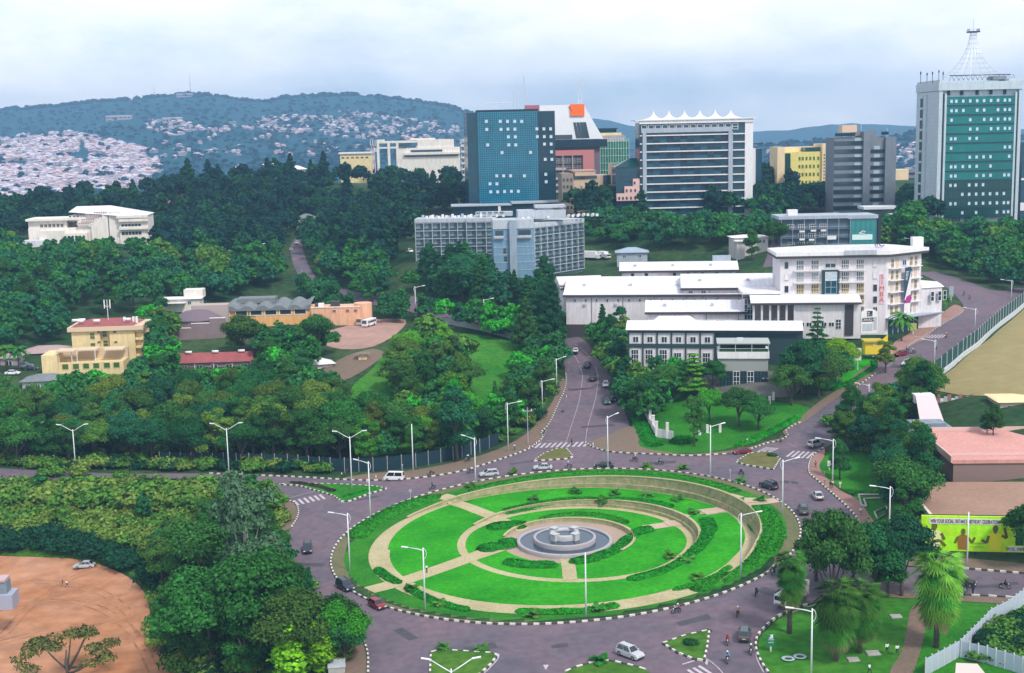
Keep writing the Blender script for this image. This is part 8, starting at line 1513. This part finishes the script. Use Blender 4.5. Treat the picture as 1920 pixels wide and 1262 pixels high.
def car(kind, col, px, py, dx, dy, label, group=None, name='car', cat='car'):
    if kind not in PROTO: PROTO[kind] = make_car(kind, PC['white'])
    a, P = heading(px, py, dx, dy); P[2] = T(P[0], P[1])+.12; o = clone(PROTO[kind], P, a, label, group=group); o.name = name; o['category'] = cat
    for c in o.children:
        for s_ in c.material_slots:
            if s_.material == PC['white']: s_.link = 'OBJECT'; s_.material = PC[col]
    return o
TR = 'vehicles on the roads'
for a in (('van', 'white', 739, 901, -1, .03, 'white minivan leaving the roundabout at the left', TR, 'minivan', 'van'), ('estate', 'silver', 917, 893, -1, .14, 'silver estate car on the back arc of the roundabout'), ('saloon', 'silver', 1018, 881, -1, .08, 'pale silver saloon on the back arc, right of the estate car'), ('saloon', 'dkgreen', 1133, 877, -1, .02, 'dark green saloon passing behind a lamp post at the back'), ('suv', 'navy', 1441, 916, -1, -.3, 'dark blue car at the right back of the roundabout'), ('suv', 'greygreen', 1506, 962, -.32, -.9, 'dark grey car below the silver saloon on the right arc'), ('saloon', 'silver', 1533, 935, -.55, -.7, 'silver saloon on the right arc of the roundabout'), ('suv', 'silver', 1529, 838, 1, -.45, 'silver car heading up the right road'), ('saloon', 'red', 1391, 851, -1, .1, 'dark red saloon parked at the back kerb'), ('suv', 'navy', 577, 1034, .03, 1, 'dark car driving down the left arc'), ('suv', 'navy', 647, 1105, 1, .55, 'black car at the lower left garden kerb'), ('hatchback', 'red', 707, 1140, 1, .5, 'dark red hatchback at the lower left kerb'), ('suv', 'silver', 1181, 1232, 1, .35, 'silver grey car crossing the front of the roundabout'), ('suv', 'greygreen', 1396, 1197, .12, -1, 'grey green car leaving upward at the front right'), ('saloon', 'black', 1803, 1098, 1, .08, 'black car behind the bright fan palm'), ('saloon', 'white', 1080, 661, .3, -1, 'white saloon highest on the back road'), ('suv', 'navy', 1102, 689, .3, -1, 'dark car second from the top of the back road'), ('suv', 'black', 1111, 713, .1, -1, 'black car third from the top of the back road'), ('estate', 'white', 1136, 725, -.1, 1, 'white taxi waiting at the right of the back road'), ('suv', 'greygreen', 1139, 757, .1, 1, 'dark car parked at the right of the back road'), ('saloon', 'black', 1149, 751, .1, 1, 'black car tucked behind another at the hedge'), ('suv', 'silver', 1629, 670, 1, .3, 'silver car leaving the side street by the kiosk'), ('estate', 'black', 1652, 667, -1, .05, 'black car behind the silver one at the kiosk'), ('saloon', 'red', 1690, 667, -1, .3, 'dark car among motorcycles near the kiosk'), ('suv', 'white', 1702, 686, -1, .7, 'white car on the right road below the kiosk'), ('saloon', 'white', 1705, 710, -1, .7, 'white saloon half under the leaning olive tree'), ('suv', 'white', 1368, 704, -1, .12, 'white car parked before the terrace restaurant'), ('suv', 'navy', 1433, 712, .4, 1, 'dark car parked at the right of the restaurant forecourt'), ('saloon', 'silver', 159, 1065, -1, .15, 'pale gold saloon parked on the earth lot'), ('suv', 'white', 557, 458, .3, -1, 'upper of the two cars on the upper left road'), ('saloon', 'silver', 546, 470, .3, -1, 'lower of the two cars on the upper left road'), ('saloon', 'white', 24, 703, 1, 0, 'white car parked by the left cottage'), ('suv', 'grey', 48, 690, 1, 0, 'left dark car in the yard behind the yellow annex'), ('saloon', 'navy', 58, 694, 1, 0, 'right dark car in the yard behind the yellow annex'), ('suv', 'white', 768, 474, 1, 0, 'white van parked at the left end of the grey hotel'), ('saloon', 'white', 740, 475, 1, 0, 'white car parked left of the grey hotel'), ('saloon', 'silver', 727, 477, 1, 0, 'leftmost car parked left of the grey hotel')):
    car(*(a+(TR,) if len(a) == 7 else a))
for o in PROTO.values(): purge(o)
def boxy(name, label, px, py, dx, dy, L_, W_, H_, m, nwin, cat, roof=None, cab=None):
    a, P = heading(px, py, dx, dy); P[2] = T(P[0], P[1])+.12; r = thing(name, label, cat, P, a, TR); h = L_/2; w = W_/2
    if cab: MB().box(-h, h-cab-.2, -w, w, .9, H_, m).build('cargo_box', r); MB().box(-h, h, -w*.8, w*.8, .6, .88, trim).build('chassis', r); b = MB(); b.box(h-cab, h, -w*.95, w*.95, .6, 2.3, PC['white']); b.build('cab', r); MB().box(h-.02, h+.03, -w*.85, w*.85, 1.4, 2.1, cgl).build('windscreen', r)
    else:
        b = MB(); b.box(-h, h-.3, -w, w, .4, H_, m); b.add([(h-.3, -w, .4), (h, -w*.95, .4), (h, -w*.95, 1.2), (h-.3, -w*.95, H_), (h-.3, w, .4), (h, w*.95, .4), (h, w*.95, 1.2), (h-.3, w*.95, H_)], [(0, 1, 2, 3), (7, 6, 5, 4), (1, 5, 6, 2), (3, 2, 6, 7)], m); b.build('body', r)
        for s_ in (-1, 1):
            for k in range(nwin): x = -h+.4+(L_-1.4)*k/nwin; MB().box(x, x+(L_-1.4)/nwin-.14, s_*w-.02, s_*w+.02, H_*.52, H_*.82, cgl).build('side_window', r)
        MB().add([(h-.01, -w*.85, 1.25), (h-.01, w*.85, 1.25), (h-.26, w*.85, H_-.15), (h-.26, -w*.85, H_-.15)], [(0, 1, 2, 3)], cgl).build('windscreen', r); MB().box(-h-.03, -h, -w*.8, w*.8, H_*.5, H_*.82, cgl).build('rear_window', r)
    for x in (-h*.6, h*.62):
        for y in (-w+.12, w-.12): b = MB(); b.tube([(x, y-.13, .45), (x, y+.13, .45)], .45, tyre, 12); b.tube([(x, y-.15, .45), (x, y+.15, .45)], .22, rim, 8); b.build('wheel', r)
    return r
boxy('minibus', 'white minibus parked beside the salmon block', 692, 612, -1, .32, 7.2, 2.1, 2.6, white, 6, 'bus'); boxy('minibus', 'beige minibus behind the white one', 680, 609, -1, .32, 7.0, 2.1, 2.5, mat('beige_paint', (.55, .42, .30), .4), 6, 'bus')
r = boxy('lorry', 'white poster covered lorry half hidden by the fan palm', 1484, 1132, -.75, .45, 7.2, 2.4, 3.3, mat('poster_print', (.10, .10, .10), .6, var=.6, scale=1.3, col2=(.62, .58, .55)), 0, 'lorry', cab=2.0); b = MB(); b.box(-3.0, 1.0, -1.22, -1.2, 1.0, 1.25, white); b.box(-3.0, 1.0, -1.3, -1.22, 1.5, 1.6, white); b.build('side_rail', r); b = MB(); b.box(-2.0, .6, -.9, .9, 3.31, 4.6, white); b.build('roof_board', r)
boxy('lorry', 'large white box lorry right of the grey hotel', 1108, 487, 1, 0, 9, 2.6, 3.6, white, 0, 'lorry', cab=1.8); boxy('lorry', 'smaller white lorry right of the large box lorry', 1133, 486, 1, 0, 6.5, 2.4, 3.2, white, 0, 'lorry', cab=1.7)
# golf cart style three wheeler
a, P = heading(1381, 716, 1, .1); r = thing('open_cart', 'small dark open cart behind the white parked car', 'cart', P, a); MB().box(-1.2, 1.2, -.6, .6, .35, .8, trim).build('body', r); MB().box(-1, .9, -.65, .65, 1.75, 1.85, PC['dkgreen']).build('canopy', r); b = MB(); [b.box(x-.03, x+.03, y-.03, y+.03, .8, 1.75, trim) for x in (-.9, .8) for y in (-.55, .55)]; b.build('canopy_frame', r); [MB().tube([(x, y-.08, .28), (x, y+.08, .28)], .28, tyre, 10).build('wheel', r) for x in (-.8, .8) for y in (-.55, .55)]

# ================================================================ PEOPLE AND MOTORCYCLES
skin_m = mat('dark_skin', (.10, .05, .035), .6); hair_m = mat('black_hair', (.01, .009, .008), .8); shoe = mat('dark_shoes', (.02, .018, .016), .6)
CL = {k: mat('cloth_'+k, c, .85) for k, c in (('white', (.78, .80, .82)), ('black', (.02, .02, .025)), ('navy', (.03, .05, .10)), ('khaki', (.28, .24, .15)), ('red', (.35, .04, .05)), ('grey', (.22, .24, .27)), ('green', (.04, .13, .06)), ('pink', (.55, .3, .3)), ('blue', (.12, .25, .45)))}
def person_mesh(pose):
    J = {}; s = 1
    J['pel'] = (0, 0, .95); J['sp'] = (0, 0, 1.15); J['ch'] = (.01, 0, 1.36); J['nk'] = (.02, 0, 1.50); J['hd'] = (.05, 0, 1.61); J['ht'] = (.05, 0, 1.70)
    for q, y in (('l', .19), ('r', -.19)):
        J['sh'+q] = (0, y, 1.42); J['el'+q] = (-.03, y*1.25, 1.14); J['wr'+q] = (.05, y*1.3, .90); J['ha'+q] = (.08, y*1.3, .80); J['hi'+q] = (0, y*.5, .90); J['kn'+q] = (.02, y*.52, .49); J['an'+q] = (-.01, y*.52, .09); J['to'+q] = (.16, y*.55, .04)
    if pose == 'walk':
        J['knl'] = (.20, .1, .52); J['anl'] = (.28, .1, .10); J['tol'] = (.44, .1, .08); J['knr'] = (-.06, -.1, .50); J['anr'] = (-.34, -.1, .15); J['tor'] = (-.22, -.1, .03); J['ell'] = (-.14, .24, 1.17); J['wrl'] = (-.14, .25, .94); J['hal'] = (-.10, .25, .85); J['elr'] = (.10, -.24, 1.16); J['wrr'] = (.26, -.23, .98); J['har'] = (.33, -.22, .92)
    if pose in ('ride', 'pillion'):
        d = .0; J['pel'] = (-.05, 0, .84); J['sp'] = (-.02, 0, 1.04); J['ch'] = (.05, 0, 1.24); J['nk'] = (.09, 0, 1.38); J['hd'] = (.14, 0, 1.48); J['ht'] = (.14, 0, 1.57)
        for q, y in (('l', .19), ('r', -.19)):
            J['sh'+q] = (.05, y, 1.30); J['el'+q] = (.24, y*1.4, 1.10); J['wr'+q] = ((.48, y*1.5, 1.06) if pose == 'ride' else (.42, y*.9, 1.02)); J['ha'+q] = (J['wr'+q][0]+.09, J['wr'+q][1], J['wr'+q][2]-.01); J['hi'+q] = (-.02, y*.55, .80); J['kn'+q] = (.38, y*1.1, .74); J['an'+q] = (.16, y*1.1, .36); J['to'+q] = (.34, y*1.1, .31)
    names = list(J); E = [('pel', 'sp'), ('sp', 'ch'), ('ch', 'nk'), ('nk', 'hd'), ('hd', 'ht')]
    for q in 'lr': E += [('ch', 'sh'+q), ('sh'+q, 'el'+q), ('el'+q, 'wr'+q), ('wr'+q, 'ha'+q), ('pel', 'hi'+q), ('hi'+q, 'kn'+q), ('kn'+q, 'an'+q), ('an'+q, 'to'+q)]
    rad = {'pel': .15, 'sp': .135, 'ch': .16, 'nk': .06, 'hd': .10, 'ht': .085, 'sh': .075, 'el': .05, 'wr': .035, 'ha': .04, 'hi': .10, 'kn': .065, 'an': .045, 'to': .04}
    me = bpy.data.meshes.new('person'); me.from_pydata([J[n] for n in names], [(names.index(a), names.index(b)) for a, b in E], []); o = bpy.data.objects.new('tmp', me); COL.objects.link(o)
    md = o.modifiers.new('s', 'SKIN'); md.use_smooth_shade = True
    for i, n in enumerate(names): r_ = rad.get(n, rad.get(n[:2])); me.skin_vertices[0].data[i].radius = (r_, r_*(1.15 if n in ('ch', 'pel') else 1))
    me.skin_vertices[0].data[0].use_root = True; ss = o.modifiers.new('u', 'SUBSURF'); ss.levels = 1; ss.render_levels = 1
    m2 = bpy.data.meshes.new_from_object(o.evaluated_get(bpy.context.evaluated_depsgraph_get())); bpy.data.objects.remove(o); m2.name = 'person'
    m2.materials.clear(); [m2.materials.append(x) for x in (CL['white'], CL['black'], skin_m, hair_m, shoe)]
    bone = {'sp': 0, 'ch': 0, 'pel': 1, 'nk': 2, 'hd': 2, 'ht': 3, 'sh': 0, 'el': 0, 'wr': 2, 'ha': 2, 'hi': 1, 'kn': 1, 'an': 1, 'to': 4}; JP = np.array([J[n] for n in names])
    for p in m2.polygons:
        c = np.array(p.center); k = int(np.argmin(((JP-c)**2).sum(1))); p.material_index = bone.get(names[k], bone.get(names[k][:2], 0)); p.use_smooth = True
        if names[k] in ('hd', 'ht') and (c[0] < J['hd'][0]-.03 or c[2] > J['hd'][2]+.07): p.material_index = 3
        elif names[k] in ('hd', 'ht'): p.material_index = 2
    return m2
PM = {k: person_mesh(k) for k in ('stand', 'walk', 'ride', 'pillion')}
def person(P, rz, pose, top, legs, label, helmet=None):
    o = link('person', PM[pose], None, P, rz, label=label, category='person')
    for i, m in ((0, CL[top]), (1, CL[legs])): o.material_slots[i].link = 'OBJECT'; o.material_slots[i].material = m
    if helmet: b = MB(); x = .14; b.lathe([(.02, 1.68), (.10, 1.65), (.145, 1.56), (.145, 1.46), (.10, 1.42)], CL[helmet], 12, .13, 0); b.build('helmet', o, True)
    return o
def walker(px, py, dx, dy, pose, top, legs, label): a, P = heading(px, py, dx, dy); P[2] = (float(isl(P[0], P[1])) if math.hypot(P[0]-RC[0], P[1]-RC[1]) < 46 else T(P[0], P[1])+.14); return person(P, a, pose, top, legs, label)
for a in ((800, 1067, 1, .2, 'stand', 'white', 'black', 'person in a white shirt standing alone on the left garden lawn'), (965, 845, 1, -.3, 'walk', 'white', 'navy', 'person in white walking on the verge near the back zebra crossing'), (1529, 878, .2, 1, 'walk', 'khaki', 'navy', 'person in khaki on the right pavement nearest the zebra crossing'), (1547, 910, .5, 1, 'walk', 'pink', 'khaki', 'person in pink walking down the right pavement'), (1557, 918, .5, 1, 'walk', 'black', 'green', 'person in dark clothes beside the right verge lamp'), (1561, 916, .5, 1, 'stand', 'white', 'black', 'person in a white top right beside the verge lamp'), (1575, 917, .5, 1, 'stand', 'white', 'white', 'person all in white right of the verge lamp'), (1614, 968, .2, 1, 'walk', 'white', 'khaki', 'person in a white shirt and tan trousers low on the right pavement'), (1663, 1227, .5, 1, 'walk', 'white', 'black', 'left person in a white shirt beside the south footpath'), (1682, 1230, .4, 1, 'walk', 'white', 'black', 'right person in a white shirt at the edge of the south footpath'), (1630, 1266, 1, .3, 'walk', 'white', 'black', 'person at the bottom edge of the south lawn'), (1808, 1121, -1, .5, 'walk', 'khaki', 'black', 'person stepping off the kerb below the black car'), (1813, 1113, -1, .3, 'walk', 'navy', 'navy', 'person in navy beside the one stepping off the kerb'), (1824, 1118, -1, .2, 'stand', 'navy', 'black', 'person in dark clothes at the right of the group by the road'), (118, 1102, 1, 0, 'walk', 'red', 'khaki', 'left of two people walking on the earth lot'), (126, 1103, 1, 0, 'walk', 'white', 'navy', 'right of two people walking on the earth lot, in white'), (1401, 834, 1, 0, 'walk', 'white', 'grey', 'person on the back pavement by the dark red saloon'), (641, 898, 1, 0, 'walk', 'white', 'black', 'person in white on the left exit road kerb'), (1704, 1262, 1, 0, 'walk', 'blue', 'black', 'person entering the bottom of the south footpath')):
    if a[0] != 1704: walker(*a)
chrome = mat('chrome', (.5, .5, .52), .25, metal=.8); bikem = mat('bike_red', (.22, .02, .02), .4); bikeb = mat('bike_black', (.02, .02, .025), .4)
def make_bike():
    r = thing('motorcycle', 'm', 'motorcycle'); wm = MB(); wm.lathe([(.31, -.05), (.33, 0), (.31, .05), (.24, .05), (.24, -.05), (.31, -.05)], tyre, 16); wm.v = [(x, z, y) for x, y, z in wm.v]
    for k in range(6): a = k*math.pi/3; wm.tube([(0, 0, 0), (.25*math.cos(a), 0, .25*math.sin(a))], .012, chrome, 3)
    me = wm.mesh('wheel')
    for x in (-.62, .66): link('wheel', me, r, (x, 0, .33))
    b = MB(); b.tube([(-.62, .06, .33), (-.1, .06, .4), (.1, 0, .75), (.38, 0, .85)], .035, trim, 5); b.tube([(-.62, -.06, .33), (-.1, -.06, .4)], .035, trim, 5); b.box(-.15, .2, -.13, .13, .3, .6, chrome); b.build('frame', r)
    b = MB(); b.tube([(.66, .07, .33), (.45, .07, .95)], .03, chrome, 5); b.tube([(.66, -.07, .33), (.45, -.07, .95)], .03, chrome, 5); b.build('fork', r); b = MB(); b.tube([(.36, -.36, 1.05), (.45, -.15, 1.0), (.45, .15, 1.0), (.36, .36, 1.05)], .025, trim, 5); b.build('handlebar', r)
    b = MB(); b.tube([(.02, 0, .80), (.15, 0, .87), (.32, 0, .86), (.42, 0, .80)], [.08, .14, .14, .07], bikem, 8); b.build('fuel_tank', r, True); b = MB(); b.box(-.72, .05, -.13, .13, .74, .84, trim); b.build('seat', r); b = MB(); b.tube([(-.9, 0, .55), (-.75, 0, .70), (-.45, 0, .72)], [.06, .09, .06], bikem, 6); b.build('mudguard', r)
    b = MB(); b.tube([(.48, 0, .88), (.58, 0, .88)], [.09, .11], hl, 8); b.build('headlight', r); b = MB(); b.tube([(.0, -.16, .3), (-.75, -.18, .38)], [.03, .05], chrome, 6); b.build('exhaust', r); return r
BK = make_bike(); tops = ['navy', 'grey', 'khaki', 'black', 'red', 'blue', 'green']
MT = [(684, 1187, .25, 1, 'below the dark red hatchback on the left arc', 1), (1268, 1151, -1, .25, 'beside the front garden kerb', 2), (1383, 1156, .4, -1, 'in mid carriageway at the lower right', 1), (1418, 1118, .6, -1, 'upper one in the lower right carriageway', 1), (1364, 1209, .1, 1, 'right of the bottom grass triangle', 1), (1364, 1243, .1, 1, 'lowest one at the bottom edge', 2), (1408, 1227, .1, 1, 'hugging the south lawn kerb', 1), (1390, 891, -1, -.3, 'left of the dark blue car at the back right', 1), (1189, 866, -1, .05, 'at the back of the garden, left of the pair', 2), (1237, 872, -1, .05, 'at the back of the garden, right of the pair', 1), (877, 866, -1, .3, 'on the left back kerb', 2), (808, 892, -1, .2, 'between the white minivan and the estate car', 1), (882, 888, -1, .2, 'just left of the silver estate car', 1), (811, 918, -1, .3, 'by the left back garden kerb', 1), (1450, 1078, -.8, .7, 'at the right garden kerb under the fan palm', 2), (1056, 773, -.1, 1, 'coming down the back road', 1), (1465, 829, -.2, 1, 'at the kerb above the right traffic island', 1), (1884, 1105, 1, .1, 'on the billboard road near the right edge', 1), (1774, 634, -.6, .8, 'beside the zebra crossing on the right road', 1), (1755, 656, -.6, .8, 'below the zebra crossing on the right road', 1), (1818, 562, -.4, .8, 'upper pair member at the far right bend, right', 1), (1807, 555, -.4, .8, 'upper pair member at the far right bend, left', 1), (1712, 664, -1, .2, 'waiting near the kiosk, right one', 1), (1700, 660, -1, .2, 'waiting near the kiosk, left one', 1), (652, 893, -1, 0, 'on the left exit road by the kerb', 1), (1072, 838-4, 0, -1, 'on the back zebra crossing', 1) , (1066, 878, -1, .05, 'right of the pale silver saloon', 1)]
for i, (px, py, dx, dy, wh, n) in enumerate(MT):
    a, P = heading(px, py, dx, dy); P[2] = T(P[0], P[1])+.12; o = clone(BK, P, a, 'motorcycle '+wh, group='motorcycles in the traffic')
    if i % 2:
        for c in o.children:
            for s_ in c.material_slots:
                if s_.material == bikem: s_.link = 'OBJECT'; s_.material = bikeb
    c, s_ = math.cos(a), math.sin(a); hm_ = ['red', 'green', 'white', 'blue'][i % 4]; t = tops[i % 7]; person((P[0]-.05*c, P[1]-.05*s_, P[2]), a, 'ride', t, 'black', f'person in {hm_} helmet riding {wh}', hm_)
    if n == 2: person((P[0]-.42*c, P[1]-.42*s_, P[2]+.03), a, 'pillion', tops[(i+3) % 7], 'navy', f'passenger riding {wh}', 'white')
purge(BK)
pat = mat('asphalt_patch', (.07, .065, .08), .85, var=.2, scale=.6, dim='POS'); rp = random.Random(11)
for px, py, w, l, a in ((900, 1215, 5, 2.2, .2), (1050, 1212, 3, 1.6, .1), (760, 1190, 2, 6, .5), (580, 1060, 1.8, 7, 1.3), (1300, 1165, 6, 1.8, .4), (1440, 1110, 2.5, 4, .7), (1560, 960, 2, 6, 1.9), (1480, 905, 4, 2, -.5), (1240, 868, 7, 2, -.05), (980, 868, 6, 1.6, .2), (1120, 800, 2, 9, 1.4), (1090, 730, 1.6, 8, 1.5), (1600, 780, 2, 8, .8), (1700, 690, 2.2, 9, .9), (1860, 1100, 9, 1.6, .05), (690, 935, 5, 1.8, .4)):
    P = G(px, py); q = []
    for sx, sy in ((-1, -1), (1, -1), (1, 1), (-1, 1)): x = P[0]+sx*w/2*math.cos(a)-sy*l/2*math.sin(a)+rp.uniform(-.3, .3); y = P[1]+sx*w/2*math.sin(a)+sy*l/2*math.cos(a)+rp.uniform(-.3, .3); q.append((x, y, T(x, y)+.118))
    MB().add(q, [(0, 1, 2, 3)], pat).build('road_patch', kind='structure')

# ================================================================ HAZE
hb = MB(); hb.box(-4400, 4400, -60, 7400, -260, 345, None if False else white); me = hb.mesh('haze'); me.materials.clear(); hm2 = bpy.data.materials.new('haze'); hm2.use_nodes = True; t = hm2.node_tree; t.nodes.clear(); o_ = t.nodes.new('ShaderNodeOutputMaterial'); pv = t.nodes.new('ShaderNodeVolumePrincipled'); pv.inputs['Color'].default_value = (.36, .63, .96, 1); pv.inputs['Density'].default_value = .00015; pv.inputs['Anisotropy'].default_value = .2; t.links.new(pv.outputs[0], o_.inputs['Volume']); me.materials.append(hm2)
link('haze', me, kind='stuff', label='thin bluish haze over the whole valley', category='haze')

# ================================================================ every label its own
ordn = ['leftmost', 'second from left', 'third from left', 'fourth from left', 'fifth from left', 'sixth from left', 'seventh from left', 'eighth from left', 'ninth from left', 'tenth from left', 'eleventh from left', 'twelfth from left']
by = {}
for o in COL.objects:
    if o.parent is None and o.get('label'): by.setdefault(o['label'], []).append(o)
for lb, L_ in by.items():
    if len(L_) < 2: continue
    L_.sort(key=lambda o: proj(np.array(o.location) if o.type == 'EMPTY' or o.location.length > 1 else np.mean([v.co[:] for v in o.data.vertices], axis=0))[0])
    for i, o in enumerate(L_): o['label'] = (ordn[min(i, 11)]+' '+lb) if len(L_) > 2 else (('left-hand ' if i == 0 else 'right-hand ')+lb)
bpy.context.view_layer.update()
